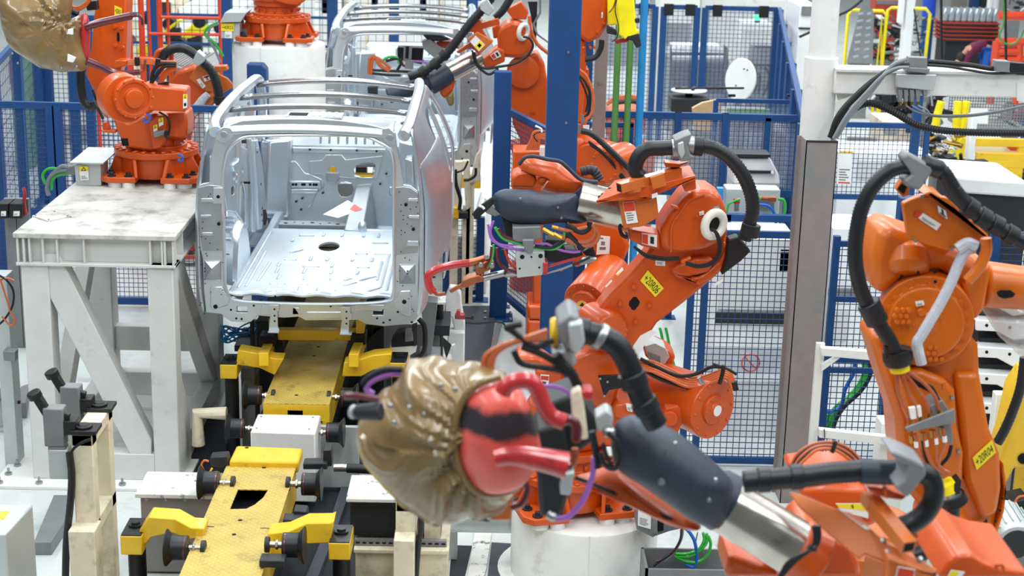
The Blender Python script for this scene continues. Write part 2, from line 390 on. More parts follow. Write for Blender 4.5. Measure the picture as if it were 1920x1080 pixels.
def ringbolts(m, c, n, R, k, r, th, a0=0, a1=360):
    u, w = frame_of(V(n))
    for i in range(k):
        a = math.radians(a0+(a1-a0)*i/k); m.lathe(V(c)+(u*math.cos(a)+w*math.sin(a))*R, n, [(-.01, r), (th, r)], 6)
# ------------------------------------------------------------------ shell
structure(MB('floor_paint').bx(-30, 34, 2, 66, -.1, 0).build('floor'))
structure(MB('wall_paint').bx(-30, 34, 66, 66.2, -.1, 12).build('wall_back'))
# ------------------------------------------------------------------ mesh fences
def fence(label, A, B, z0, z1, rails=None, cell=.055, posts=(0, 1), pane=None, pw=.06, w=.0033, group=None, post_z=None, rw=.05, wire='blue_wire', meshz=None, frame='blue', verts=(), name='mesh_fence'):
    A = V((A[0], A[1], 0)); B = V((B[0], B[1], 0)); d = (B-A); L = d.length; d.normalize(); n = V((-d.y, d.x, 0))
    t = thing(name, label, 'fence', ((A+B)/2)[:2]+(0,) if False else ((A.x+B.x)/2, (A.y+B.y)/2, 0), group)
    m = MB(frame)
    for z in (rails if rails is not None else (z0, z1)): m.bar(A+V((0, 0, z)), B+V((0, 0, z)), rw*.8, rw)
    for u in verts: m.bar(A+d*L*u+V((0, 0, z0)), A+d*L*u+V((0, 0, z1)), rw*.8, rw*.8)
    m.build('frame', t)
    m = MB(wire); mz = meshz or (z0, z1); k = int(L/cell)
    for i in range(1, k): p = A+d*(L*i/k); m.bar(p+V((0, 0, mz[0])), p+V((0, 0, mz[1])), 2*w)
    k = int((mz[1]-mz[0])/cell)
    for i in range(1, k): z = mz[0]+(mz[1]-mz[0])*i/k; m.bar(A+n*.006+V((0, 0, z)), B+n*.006+V((0, 0, z)), 2*w)
    m.build('wire_mesh', t)
    for u in posts:
        p = A+d*L*u; q = MB(frame); q.bar(p, p+V((0, 0, post_z or z1)), pw, pw); q.bar(p, p+V((0, 0, .012)), pw*2.2, pw*2.2); q.build('post', t)
    if pane: MB('plexi').bar(A+n*.05+V((0, 0, (pane[0]+pane[1])/2)), B+n*.05+V((0, 0, (pane[0]+pane[1])/2)), .006, pane[1]-pane[0]).build('clear_panel', t, label='clear plastic guard sheet')
    return t
g = lambda x, y: tuple(atz(x, y, 0))[:2]
yx = lambda x, Y, y=400: aty(x, y, Y).x
# front run on the right, either side of the steel column
fence('blue mesh fence panel left of the galvanised column, behind the front robots', (yx(1290, 13.75, 650), 13.75), (yx(1482, 13.75, 650), 13.75), .06, 2.2, posts=(0, .13, 1), post_z=2.25, rw=.06)
fence('blue mesh fence panel right of the galvanised column, beside the tall orange robot arm', (yx(1553, 13.75, 650), 13.75), (yx(1690, 13.75, 650), 13.75), .06, 2.13, rails=(.06, .95, 1.05, 1.62, 2.13), posts=(0, .92), rw=.05, post_z=2.2)
# middle run at 18.5
YB = 18.5
fence('long blue mesh fence with clear sheets crossing behind the wrist hose of the middle robot', (yx(1085, YB, 210), YB), (yx(1530, YB, 210), YB), 1.56, 2.46, rails=(1.2, 1.56, 2.46), posts=(.02, .42, .62, .98), pane=(1.58, 2.4), verts=(.2, .8), rw=.08, pw=.08, post_z=2.5)
fence('blue mesh fence panel right of the white column, under the hanging black hose', (yx(1545, YB, 210), YB), (yx(1742, YB, 210), YB), 1.54, 2.4, rails=(1.54, 2.4), posts=(0, 1), rw=.06)
tf = MB('blue'); tf.bx(yx(1092, 18.2, 245), yx(1188, 18.2, 245), 18.17, 18.23, 2.36, 2.42); tf.bx(yx(1180, 18.2, 245), yx(1188, 18.2, 245), 18.17, 18.23, 2.05, 2.42); tf.bx(yx(1092, 18.2, 245), yx(1188, 18.2, 245), 18.17, 18.23, 2.05, 2.11); tf.bx(yx(1180, 18.2, 245), yx(1188, 18.2, 245), 18.17, 18.23, 0, 2.06)
tag(tf.build('handrail', bev=.008), 'short blue square handrail loop in front of the two green pipes', 'handrail')
# small clear topped gate behind
t = fence('small blue framed clear panel standing behind the middle fence at right', (yx(1343, 20, 180), 20), (yx(1512, 20, 180), 20), 1.2, 2.42, rails=(1.3, 2.42), posts=(0, 1), pane=(1.3, 2.4), cell=.06)
m = MB('black')
for x in (1372, 1482): q = aty(x, 179, 19.96); m.ob(q, (.09, .04, .03))
m.build('clip', t)
# far run
YC = 29.
z_c = aty(1300, 14, YC).z
xs = [1068, 1228, 1240, 1308, 1318, 1455]
for i, (a, b, lab) in enumerate(((1105, 1225, 'far blue fence panel behind the green pipes'), (1241, 1303, 'far blue fence panel with film hanging inside, left of the double post'), (1318, 1452, 'far blue fence panel in front of the green signal lamp'))):
    t = fence(lab, (yx(a, YC, 100), YC), (yx(b, YC, 100), YC), .1, z_c, cell=.075, posts=(0, 1), pane=(.15, z_c-.05), pw=.11, w=.0045, group='far fence panels', rw=.08)
    m = MB('black')
    for u in (.2, .85): x = yx(a, YC, 14)+(yx(b, YC, 14)-yx(a, YC, 14))*u; m.ob((x, YC-.05, z_c-.04), (.17, .05, .2))
    m.build('clip', t)
# side run coming towards the camera
p1 = (yx(1462, YC, 14), YC); 
p2 = tuple(hit((1508, 232), PL((0, 0, z_c), (0, 0, 1))))[:2]
t = fence('blue guard fence seen edge on, coming forward beside the white column', p1, p2, .1, z_c, cell=.12, posts=(0, .2, .4, .6, .8, 1), pane=(.2, z_c), pw=.13, w=.004, rw=.08)
# left fence behind the left robot
fence('blue mesh fence crossing behind the left robot and its steel stand', (yx(-25, YB, 217), YB), (yx(418, YB, 217), YB), .08, 2.42, posts=(.27, .3, .97), rw=.08, pw=.1, rails=(.08, 1.15, 2.42))
t = fence('blue fence with clear sheets running back at the left edge', (yx(-8, 19.2, 217), 19.2), (yx(70, 24, 140), 24), .1, 2.75, cell=.16, pane=(.15, 2.7), posts=(0, .5, 1), pw=.12, w=.003, rw=.08)
fence('far blue fence with clear sheets behind the bagged gun at left', (yx(72, 24.2, 140), 24.2), (yx(245, 24.2, 140), 24.2), .1, 2.8, cell=.07, pane=(.15, 2.75), posts=(0, .1, .38, .55, .95), pw=.13, w=.004, rw=.09)
# far mesh behind the ladder guard
t = fence('far black wire fence in front of the yellow machines', (yx(240, 31, 60), 31), (yx(630, 31, 60), 31), .6, z_c+.1, cell=.15, wire='dark', posts=(.13, .47), pw=.25, w=.005, rails=(1.0, 1.6, 2.15, z_c+.1), rw=.05)
fence('dark blue fence crossing behind the far car body', (yx(590, 33, 15), 33), (yx(920, 33, 15), 33), .1, 2.4, cell=.15, posts=(.1, .45, .9), w=.005, pw=.2, rw=.1)
# low panel and angled panel near the line
fence('low blue mesh gate standing beside the car line', (yx(838, 19.1, 500), 19.1), (yx(900, 19.1, 500), 19.1), .1, 1.06, posts=(0, 1), rw=.05, cell=.055, pw=.1)
fence('blue mesh panel between the thin blue post and the front blue post', (yx(946, 18.9, 400), 18.9), (yx(1036, 17.3, 400), 17.3), .15, 2.42, posts=(.05,), rails=(.15, 1.0, 2.42), rw=.07, cell=.055)
# ------------------------------------------------------------------ posts and columns
def post(cr, base, w, d, z1, lab, mat='blue', top=None, name='steel_post'):
    q = atz(*PX(cr, base)[0], 0); t = thing(name, lab, 'post', tuple(q)); m = MB(mat); m.bx(q.x-w/2, q.x+w/2, q.y, q.y+d, 0, z1); m.build('shaft', t, bev=.015)
    m = MB(mat); m.bx(q.x-w*.9, q.x+w*.9, q.y-.1, q.y+d+.1, 0, .02); m.mat('steel_plain')
    for a in (-.75, .75):
        for b in (-.06, d+.06): m.cyl((q.x+w*a, q.y+b, .02), (q.x+w*a, q.y+b, .05), .02, n=6)
    m.build('foot_plate', t, bev=.004); return t, q
q = aty(1052, 300, 13.5)
t = thing('steel_post', 'tall wide blue post in front of the orange robot at centre', 'post', (q.x, 13.5, 0))
wd_ = mpp('o', 58, 13.5); m = MB('blue'); m.bx(q.x-wd_/2, q.x+wd_/2, 13.5, 13.75, 0, 5.2); m.build('shaft', t, bev=.012)
m = MB('blue'); m.bx(q.x-.28, q.x+.28, 13.35, 13.9, 0, .02); m.build('foot_plate', t)
m = MB('steel_plain')
for z in (1.2, 1.9, 2.6, 3.2, 3.8): m.cyl((q.x+wd_*.12, 13.5, z), (q.x+wd_*.12, 13.488, z), .012, n=8)
m.build('screw', t)
t, q = post('o', '933,600', .2, .14, aty(933, 132, 18.35).z, 'thin blue post with a chamfered top beside the far car body')
q = aty(480, 400, 18.6)
t = thing('steel_post', 'blue guard post seen through the roof of the near car body', 'post', (q.x, 18.3, 0)); a, b = aty(462, 120, 18.3), aty(499, 120, 18.3)
m = MB('blue_dark'); m.prism([V((a.x, 18.3, 0)), V((b.x, 18.3, 0)), V((b.x, 18.3, a.z-.06)), V((b.x-.05, 18.3, a.z)), V((a.x, 18.3, a.z))], (0, .2, 0)); m.build('shaft', t, bev=.015)
MB('blue_dark').bx(a.x-.06, b.x+.06, 18.25, 18.55, 0, .02).build('foot_plate', t)
t = MB('label_white'); 
# galvanised column and the white portal frame standing behind it
YG = 12.9
a, b, c, d = W('o', '1510,264 1572,266 1527,820 1473,820', YG)
xl, xr = (a.x+d.x)/2, (b.x+c.x)/2
t = thing('cable_column', 'galvanised grey column cover standing in front of the white column', 'column', ((xl+xr)/2, YG, 0))
m = MB('galv'); th = .008
m.bx(xl, xr, YG, YG+th, 0, a.z); m.bx(xl, xl+th, YG, YG+.26, 0, a.z); m.bx(xr-th, xr, YG, YG+.26, 0, a.z); m.bx(xl-.03, xl, YG+.24, YG+.25, 0, a.z); m.bx(xr, xr+.03, YG+.24, YG+.25, 0, a.z); m.build('cover', t)
m = MB('dark'); m.bx(xl, xr, YG-.004, YG+.01, a.z-.012, a.z+.004); m.build('top_edge', t)
YW = 13.3
t = thing('portal_frame', 'white steel column and beam carrying black cables at upper right', 'frame', (aty(1550, 200, YW).x, YW, 0))
e, f = W('o', '1515,120 1578,120', YW); xc = (e.x+f.x)/2; R = (f.x-e.x)/2
m = MB('white'); m.lathe((xc, YW+R, 0), (0, 0, 1), [(0, R), (aty(1550, 112, YW).z, R), (aty(1550, 112, YW).z+.01, R*.82), (5.4, R*.82)], 36); m.build('column', t)
b1_, b2_ = W('b8', '240,430 240,600', YW); b3_, b4_ = W('b8', '1512,520 1512,690', YW)
m = MB('white'); m.bx(b1_.x, b3_.x+1.6, YW-.02, YW+.2, (b2_.z+b4_.z)/2, (b1_.z+b3_.z)/2-.02); m.build('beam', t, bev=.01); zb = (b1_.z+b3_.z)/2
m = MB('grey_paint'); m.bx(b1_.x, b3_.x+1.6, YW-.06, YW+.24, zb-.02, zb); m.build('cable_tray', t)
m = MB('white'); m.prism(W('b8', '240,600 590,610 265,720', YW+.06), (0, .02, 0)); m.prism(W('b8', '240,690 420,620 300,860 240,950', YW-.0), (0, .02, 0)); m.build('gusset', t)
m = MB('white'); m.prism(W('b8', '1465,560 1530,565 1530,690 1465,680', YW-.03), (0, .01, 0)); m.build('end_plate', t)
jb = thing('junction_box', 'grey multi plug junction box on the white beam', 'box', tuple(aty(1720, 150, YW-.1)))
m = MB('box_grey'); m.prism(W('b8', '655,500 925,505 905,615 650,590', YW-.1), (0, .08, 0)); m.build('housing', jb, bev=.008)
m = MB('cast_grey'); m.prism(W('b8', '735,385 860,390 862,490 730,480', YW-.1), (0, .09, 0)); m.prism(W('b8', '720,455 880,465 870,495 720,485', YW-.13), (0, .14, 0)); m.build('plug_hood', jb, bev=.006)
for x in (678, 716, 756, 796, 845):
    m = MB('cast_grey'); m.prism(W('b8', f'{x-15},605 {x+15},607 {x+13},{690 if x<830 else 650} {x-10},{688 if x<830 else 650}', YW-.09), (0, .05, 0)); m.mat('brass'); 
    if x < 830: m.cy('b8', f'{x},685 {x},712', (YW-.07, YW-.07), 9, n=8)
    m.build('connector', jb, bev=.004)
def cable(label, cr, pts, Y, rpx, mat, name='cable', cat='cable', group=None, **kw):
    return tag(MB(mat).tb(cr, pts, Y, rpx, **kw).build(name), label, cat, group)
cable('black corrugated hose hanging below the white beam', 'b8', '225,925 290,800 400,715 500,700 640,760 780,840 960,880 1200,895 1520,900', YW-.16, 24, 'black', name='corrugated_hose', cat='hose', rib=.1, pitch=.022)
cable('thick black cable looping from the plug box down the white column', 'b8', '205,930 270,770 420,610 560,500 660,450 735,440', YW-.2, 22, 'black')
cable('grey cable looping from the plug box down the white column', 'b8', '245,930 340,780 480,620 580,490 640,430 720,400', YW-.24, 14, 'cable_grey')
cable('upper grey cable leaving the plug box toward the column', 'b8', '225,935 320,770 460,610 560,510 650,460 735,455', YW-.27, 11, 'cable_grey')
cable('black power cable lying on top of the white beam', 'b8', '862,415 1000,425 1150,440 1320,465 1520,450', YW-.05, 17, 'black')
cable('thin black cable lying along the top of the white beam', 'b8', '862,440 1000,450 1150,475 1300,495 1520,490', YW-.09, 9, 'black')
cable('thin grey cable sagging from the first plug under the box', 'b8', '680,712 640,730 560,705 430,690', YW-.1, 9, 'black')
for i, (x, lab) in enumerate(((716, 'grey cable sagging below the second plug under the box'), (756, 'grey cable sagging below the third plug under the box'), (796, 'grey cable sagging below the fourth plug under the box'))):
    cable(lab, 'b8', f'{x},712 {x+60},{750-4*i} 900,{785-5*i} 1100,{788-6*i} 1300,{765-5*i} 1530,{715-4*i}', YW-.08-.02*i, 6, 'cable_grey')
t = thing('cable_connector', 'dark in line plug block on the end of the beam cables', 'connector', tuple(aty(1885, 125, YW-.1)))
m = MB('cast_grey'); m.prism(W('b8', '1325,410 1420,415 1415,490 1320,485', YW-.12), (0, .12, 0)); m.build('grey_body', t, bev=.006); m = MB('black'); m.prism(W('b8', '1415,420 1530,430 1530,510 1460,505 1415,480', YW-.1), (0, .1, 0)); m.build('black_body', t, bev=.006)
# tall pipes
for x, lab, mt, r in ((1156, 'left green pipe beside the brown column', 'leaf_green', 6), (1179, 'right green pipe beside the brown column', 'leaf_green', 6), (1202, 'light blue pipe standing right of the green pipes', 'sky_blue', 7)):
    q = aty(x, 150, 18.0); rr = mpp('o', r, 18.0); m = MB(mt); m.cyl((q.x, 18.0, .0), (q.x, 18.0, 4.6), rr, n=16); m.lathe((q.x, 18, 0), (0, 0, 1), [(0, rr*1.8), (.02, rr*1.8)], 16); tag(m.build('service_pipe'), lab, 'pipe')
a, b = aty(1113, 200, 17.2), aty(1136, 200, 17.2)
t = thing('steel_column', 'brown galvanised column right of the wide blue post', 'column', ((a.x+b.x)/2, 17.2, 0))
m = MB('galv'); m.bx(a.x, b.x, 17.2, 17.35, 0, 4.5); m.build('shaft', t, bev=.006); m = MB('steel_plain'); q = aty(1125, 155, 17.2); m.cyl(q, q+V((0, -.02, 0)), .022, n=6); m.build('bolt', t)
a, b = aty(1089, 100, 18.3), aty(1112, 100, 18.3)
tag(MB('blue').bx(a.x, b.x, 18.3, 18.45, 0, 4.5).build('steel_post', bev=.01), 'dark blue post partly hidden by the brown column', 'post')
# ------------------------------------------------------------------ robot stand on the left
SX0, SX1, SY0, SY1, SZ = -3.95, -2.63, 13.06, 15.65, 2.25
st = thing('robot_stand', 'big pale grey welded steel stand carrying the left robot', 'stand', ((SX0+SX1)/2, (SY0+SY1)/2, 0))
m = MB('ped_top'); m.bx(SX0-.02, SX1+.02, SY0-.02, SY1, SZ-.045, SZ); m.build('top_plate', st, bev=.008)
m = MB('grey_paint'); zt, zl = SZ-.045, SZ-.26
m.bx(SX0, SX1, SY0+.07, SY0+.09, zl, zt); m.bx(SX0-.01, SX1+.01, SY0-.01, SY0+.2, zl-.025, zl)
for u in (0, .075, .16, .25, .42, .84, .915, .985): x = SX0+(SX1-SX0)*u; m.bx(x, x+.018, SY0, SY0+.09, zl, zt)
m.bx(SX1-.09, SX1-.07, SY0, SY1, zl, zt); m.bx(SX1-.2, SX1+.01, SY0, SY1, zl-.025, zl); m.bx(SX0+.05, SX0+.07, SY0, SY1, zl, zt); m.bx(SX0, SX1, SY1-.05, SY1-.03, zl, zt)
for u in (.15, .5, .8): y = SY0+(SY1-SY0)*u; m.bx(SX1-.09, SX1, y, y+.018, zl, zt)
m.build('top_frame', st, bev=.004)
zg = zl-.025
for x0, x1, y0, y1 in ((SX0+.02, SX0+.25, SY0+.02, SY0+.25), (SX1-.24, SX1-.02, SY0+.02, SY0+.25), (SX0+.02, SX0+.25, SY1-.4, SY1-.15), (SX1-.24, SX1-.02, SY1-.4, SY1-.15)):
    MB('grey_paint').bx(x0, x1, y0, y1, .03, zg).build('leg', st, bev=.01)
def brace(a, b, w, d): m = MB('grey_paint'); m.bar(a, b, d, w, up=(0, 0, 1) if abs(V(b).x-V(a).x) > .1 else (0, 0, 1)); m.build('brace', st, bev=.008)
m = MB('grey_paint'); a = W('a2', '240,440 330,440 690,1075', SY0+.03); b_ = W('a3', '785,370 695,485', SY0+.03)
m.prism(W('a2', '235,440 330,440', SY0+.04)+W('a3', '785,375 785,487 695,487', SY0+.04)+W('a2', '238,600', SY0+.04), (0, .17, 0)); m.build('brace', st, bev=.008)
m = MB('grey_paint'); m.prism([V((SX1-.06, SY0+.25, zg)), V((SX1-.06, SY0+.6, zg)), V((SX1-.06, SY1-.3, .25)), V((SX1-.06, SY1-.55, .25))], (-.14, 0, 0)); m.build('brace', st, bev=.008)
m = MB('grey_paint'); m.prism([V((SX0+.06, SY0+.25, .25)), V((SX0+.06, SY0+.5, .25)), V((SX0+.06, SY1-.3, zg)), V((SX0+.06, SY1-.55, zg))], (.14, 0, 0)); m.build('brace', st, bev=.008)
m = MB('grey_paint'); m.prism([V((SX0+.25, SY1-.3, zg)), V((SX0+.5, SY1-.3, zg)), V((SX1-.24, SY1-.3, .9)), V((SX1-.24, SY1-.3, .55))], (0, .14, 0)); m.build('brace', st, bev=.008)
m = MB('grey_paint'); m.bx(SX0+.25, SX1-.24, SY0+.03, SY0+.2, .03, .27); m.bx(SX0+.25, SX1-.24, SY1-.35, SY1-.2, .03, .27); m.bx(SX0+.05, SX0+.2, SY0+.2, SY1-.3, .03, .25); m.bx(SX1-.2, SX1-.05, SY0+.2, SY1-.3, .03, .25); m.bx(SX0+.25, SX1-.24, SY1-.35, SY1-.2, .5, .75); m.build('bottom_frame', st, bev=.006)
m = MB('grey_paint'); m.prism([V((SX1-.02, SY0+.25, .9)), V((SX1-.02, SY0+.55, .5)), V((SX1-.02, SY0+.55, .03)), V((SX1-.02, SY0+.25, .03))], (-.03, 0, 0)); m.build('gusset', st)
m = MB('white'); m.bx(SX0-.3, SX1+.05, SY0-.16, SY0+.55, 0, .03); m.bx(SX0-.3, SX1+.05, SY1-.7, SY1, 0, .03); m.build('foot_plate', st, bev=.005)
m = MB('steel_plain')
for x, y in ((SX0-.24, SY0-.1), (SX0-.22, SY0+.1), (SX0-.2, SY0+.3), (SX0+.1, SY0-.09), (SX0+.42, SY0-.09), (SX0+.58, SY0-.12), (SX1-.5, SY0-.09), (SX1-.1, SY0-.1)):
    m.cyl((x, y, .03), (x, y, .05), .032, n=6); m.cyl((x, y, .05), (x, y, .09), .012, n=8)
m.build('anchor_bolt', st)
z = SZ+.001; q = [atz(*p, SZ+.012) for p in PX('a2', '180,222 310,195 400,225 270,252')]
m = MB('ped_top'); m.prism(q, (0, 0, -.014)); m.mat('dark')
for p in q: c = p.lerp(sum(q, V((0, 0, 0)))/4, .18); m.cyl(c, c+V((0, 0, .004)), .008, n=8)
m.build('lifting_plate', st)
# ------------------------------------------------------------------ floor mats, channels, small floor items
def slab(label, cat, cr, pts, z, h, mat, name, bev=.004, group=None):
    q = [atz(*p, z+h) for p in PX(cr, pts)]; return tag(MB(mat).prism(q, (0, 0, -h)).build(name, bev=bev), label, cat, group)
slab('black rubber mat on the floor between the stand and the car line', 'mat', 'a3', '935,600 1080,240 1190,250 1190,600', 0, .012, 'mat_black', 'rubber_mat')
slab('grey anti slip walkway plate beside the line at centre', 'mat', 'd3', '190,900 285,670 310,480 548,478 500,770 470,930 300,1050 150,1050', 0, .03, 'mat_grey', 'walkway_plate')
slab('pale sheet metal edge strip right of the grey walkway', 'strip', 'd3', '548,580 580,580 540,740 510,850 470,930 500,770', 0, .04, 'galv', 'edge_strip')
slab('galvanised floor duct cover left of the cream clamp post', 'duct cover', 'a3', '175,905 265,905 360,760 375,660 280,658', .0, .11, 'cast_grey', 'duct_cover')
slab('far galvanised floor duct cover beside the left edge', 'duct cover', 'a3', '45,185 135,180 150,80 110,95', .0, .16, 'cast_grey', 'duct_cover')
# ------------------------------------------------------------------ conveyor sleds
ZD = .78
def deck(lab, x0, x1, ynear, yfar, hole=None, zt=ZD, front=True):
    t = thing('conveyor_sled', lab, 'conveyor', ((x0+x1)/2, (ynear+yfar)/2, 0))
    m = MB('yellow_deck'); pts = [V((x0, ynear, zt)), V((x1, ynear, zt)), V((x1, yfar, zt)), V((x0, yfar, zt))]
    m.plate(pts, [hole] if hole else [], (0, 0, -.008)); m.build('tread_plate', t)
    m = MB('yellow'); h = .3
    m.bx(x0+.012, x0+.03, ynear, yfar, zt-h, zt-.009); m.bx(x1-.03, x1-.012, ynear, yfar, zt-h, zt-.009)
    m.bx(x0+.012, x1-.012, yfar-.02, yfar, zt-h, zt-.009); m.build('side_frame', t, bev=.003)
    m = MB('yellow'); xa = x0+(x1-x0)*.37; xb = x0+(x1-x0)*.6
    for a, b, c, d in ((x0+.002, xa, zt-h, zt-.01), (xb, x1-.002, zt-h, zt-.01), (xa, xb, zt-.06, zt-.01), (xa, xb, zt-h, zt-.24)): m.bx(a, b, ynear-.004, ynear+.012, c, d)
    m.mat('dark')
    for u in (.1, .25, .7, .88): m.cyl((x0+(x1-x0)*u, ynear-.003, zt-.16), (x0+(x1-x0)*u, ynear-.008, zt-.16), .009, n=8)
    m.build('end_plate', t)
    m = MB('dark'); m.bx(x0+.06, x1-.06, ynear+.06, yfar-.06, .12, zt-.14); m.build('chassis', t)
    return t
def roller(t, px, Y, side, r=.085, L=.15):
    c = aty(px[0], px[1], Y); s = side; m = MB('rubber')
    m.lathe(c+V((-s*L/2, 0, 0)), (s, 0, 0), [(0, r*.6), (0, r), (.012, r), (L*.62, r), (L*.66, r*1.02), (L*.72, r*1.04), (L*.95, r*1.5), (L, r*1.52), (L, r*.5)], 28)
    m.mat('gun_dark'); m.lathe(c+V((-s*(L/2-.012), 0, 0)), (s, 0, 0), [(0, r*1.02), (.012, r*1.02)], 28)
    m.mat('steel'); m.cyl(c+V((-s*(L/2+.005), 0, 0)), c+V((-s*(L/2+.1), 0, 0)), .022, n=12); m.cyl(c+V((-s*(L/2+.03), 0, 0)), c+V((-s*(L/2+.05), 0, 0)), .034, n=6)
    m.mat('dark'); m.cyl(c+V((-s*(L/2+.09), 0, 0)), c+V((-s*(L/2+.12), 0, 0)), .055, n=16)
    return m.build('guide_roller', t, bev=.003)
def arm(t, blk, top, prof, Y, pil, dY=.3):
    f = W(*blk, Y); a = MB('yellow'); 
    x0 = min(p.x for p in f); x1 = max(p.x for p in f); z0 = min(p.z for p in f); z1 = max(p.z for p in f)
    a.bx(x0, x1, Y, Y+dY, z0, z1); a.prism(W(*prof, Y+.06), (0, .18, 0)); o = a.build('bracket_arm', t, bev=.008)
    p = MB('rubber'); p.bx(x0+.005, x1-.005, Y+.005, Y+dY-.005, z1, z1+.008); c = V(((x0+x1)/2, Y+dY*.55, z1)); p.lathe(c, (0, 0, 1), [(.008, .05), (.022, .05), (.022, .032), (.04, .03), (.04, 0)], 16); p.build('rest_pad', o)
    m = MB('black'); m.cyl((c.x, c.y, .0), (c.x, c.y, z0), (x1-x0)*.42, n=20); m.build('pillar', t)
# near sled
near = [aty(337, 1080, 9.7), aty(438, 864, 11.7)]
hl = [atz(*p, ZD) for p in PX('a6', '690,605 855,608 828,650 780,690 735,712 645,714')]
t2 = deck('nearest yellow chequer plate conveyor sled with a cut out window', -1.99, -1.45, 7.6, 11.7, hl)
m = MB('yellow_bright'); m.mat('yellow'); m.prism([atz(*p, ZD+.05) for p in PX('a6', '640,448 680,364 1045,378 1020,455')], (0, 0, -.1)); m.build('end_cap', t2, bev=.02)
m = MB('hole')
for x, y in ((668, 853), (702, 775), (832, 487), (738, 378)): c = atz(*PX('a6', f'{x},{y}')[0], ZD+(.05 if y < 400 else 0)); m.cyl(c+V((0, 0, -.003)), c+V((0, 0, .0015)), .016, n=14)
m.build('hole', t2)
m = MB('dark'); 
for s in ('500,805 560,808 558,812 500,810', '812,815 880,818 878,822 812,819'): m.add([atz(*p, ZD+.0015) for p in PX('a6', s)], [(0, 1, 2, 3)])
m.build('joint_slot', t2)
arm(t2, ('a6', '48,862 162,864 162,965 48,965'), None, ('a6', '150,905 150,830 200,758 345,768 430,815 505,820 500,872 420,880 330,845 215,868 185,905'), 10.25, None)
arm(t2, ('a6', '1185,900 1303,902 1300,995 1185,993'), None, ('a6', '850,850 960,838 1065,792 1195,790 1215,780 1195,900 1060,905 940,925 935,990 845,990'), 10.2, None)
roller(t2, (392, 905), 11.25, -1); roller(t2, (585, 908), 11.25, 1); roller(t2, (332, 1027), 10.1, -1); roller(t2, (551, 1022), 10.0, 1)
# limit switches on the near sled
def switch(t, cr, poly, Y):
    m = MB('dark'); m.prism(W(cr, poly, Y), (0, .12, 0)); m.build('limit_switch', t, bev=.008)
switch(t2, 'a6', '535,432 628,425 640,470 600,490 540,478', 11.6); switch(t2, 'a6', '1155,392 1200,390 1205,480 1155,485', 11.5); switch(t2, 'a6', '1045,465 1175,462 1180,498 1045,498', 11.45); switch(t2, 'a6', '992,722 1065,728 1070,775 990,772', 10.7); switch(t2, 'a6', '935,770 1060,775 1060,800 935,798', 10.6)
switch(t2, 'a6', '805,995 945,998 945,1038 805,1035', 9.8)
m = MB('cable_orange'); m.tb('a6', '530,452 505,448 490,470 500,500', 11.6, 6); m.mat('yellow'); m.tb('a6', '548,490 540,512 580,512', 11.55, 6); m.build('switch_cable', t2)
m = MB('steel'); m.cy('a6', '1215,488 1285,488', (11.9, 11.9), 22); m.mat('black'); m.cy('a6', '1285,490 1520,500', (11.9, 11.9), 26); m.build('drive_shaft', t2)
# far sled below the car
t1 = deck('yellow chequer plate conveyor sled below the near car body', -1.91, -1.335, 13.05, 17.4)
m = MB('hole')
for x, y in ((630, 937), (727, 722), (750, 672)): c = atz(*PX('a5', f'{x},{y}')[0], ZD); m.cyl(c+V((0, 0, -.003)), c+V((0, 0, .0015)), .016, n=14)
m.build('hole', t1)
arm(t1, ('a5', '212,772 303,772 300,848 212,848'), None, ('a5', '298,770 310,690 420,708 500,735 560,738 510,828 430,790'), 13.55, None)
arm(t1, ('a5', '1140,760 1235,765 1235,840 1140,838'), None, ('a5', '880,835 890,760 990,738 1050,718 1150,710 1145,790 1050,800 985,835'), 13.5, None)
roller(t1, (474, 741), 13.3, -1); roller(t1, (655, 745), 13.3, 1)
fr = MB('yellow'); fr.prism(W('a5', '525,580 960,585 958,640 528,636', 14.15), (0, .1, 0)); fr.build('cross_beam', t1, bev=.008)
for n_, f_ in (('450,742', '512,606'), ('942,748', '1010,580')):
    a = aty(*PX('a5', n_)[0], 13.45); b = aty(*PX('a5', f_)[0], 15.2); m = MB('yellow'); m.bar(a, b, .085, .12); m.build('carrier_beam', t1, bev=.006)
    c = a.lerp(b, .42); m = MB('black'); m.ob(c+V((0, 0, .1)), (.14, .2, .1)); m.build('rubber_stop', t1, bev=.01)
for s in ('478,520 502,520 502,585 478,585', '956,520 1000,525 1000,600 956,600'): m = MB('yellow'); m.prism(W('a5', s, 14.1), (0, .1, 0)); m.build('upright', t1, bev=.004)
for s, Y in (('1010,570 1100,565 1000,640 960,680', 14.6), ('505,640 545,600 560,700 510,725', 14.4)): m = MB('dark'); m.prism(W('a5', s, Y), (0, .2, 0)); m.build('bracket', t1)
for x in (-2.1, -1.05): m = MB('dark'); m.bx(x-.08, x+.08, 14.6, 17.3, .3, 1.05); m.build('under_frame', t1)
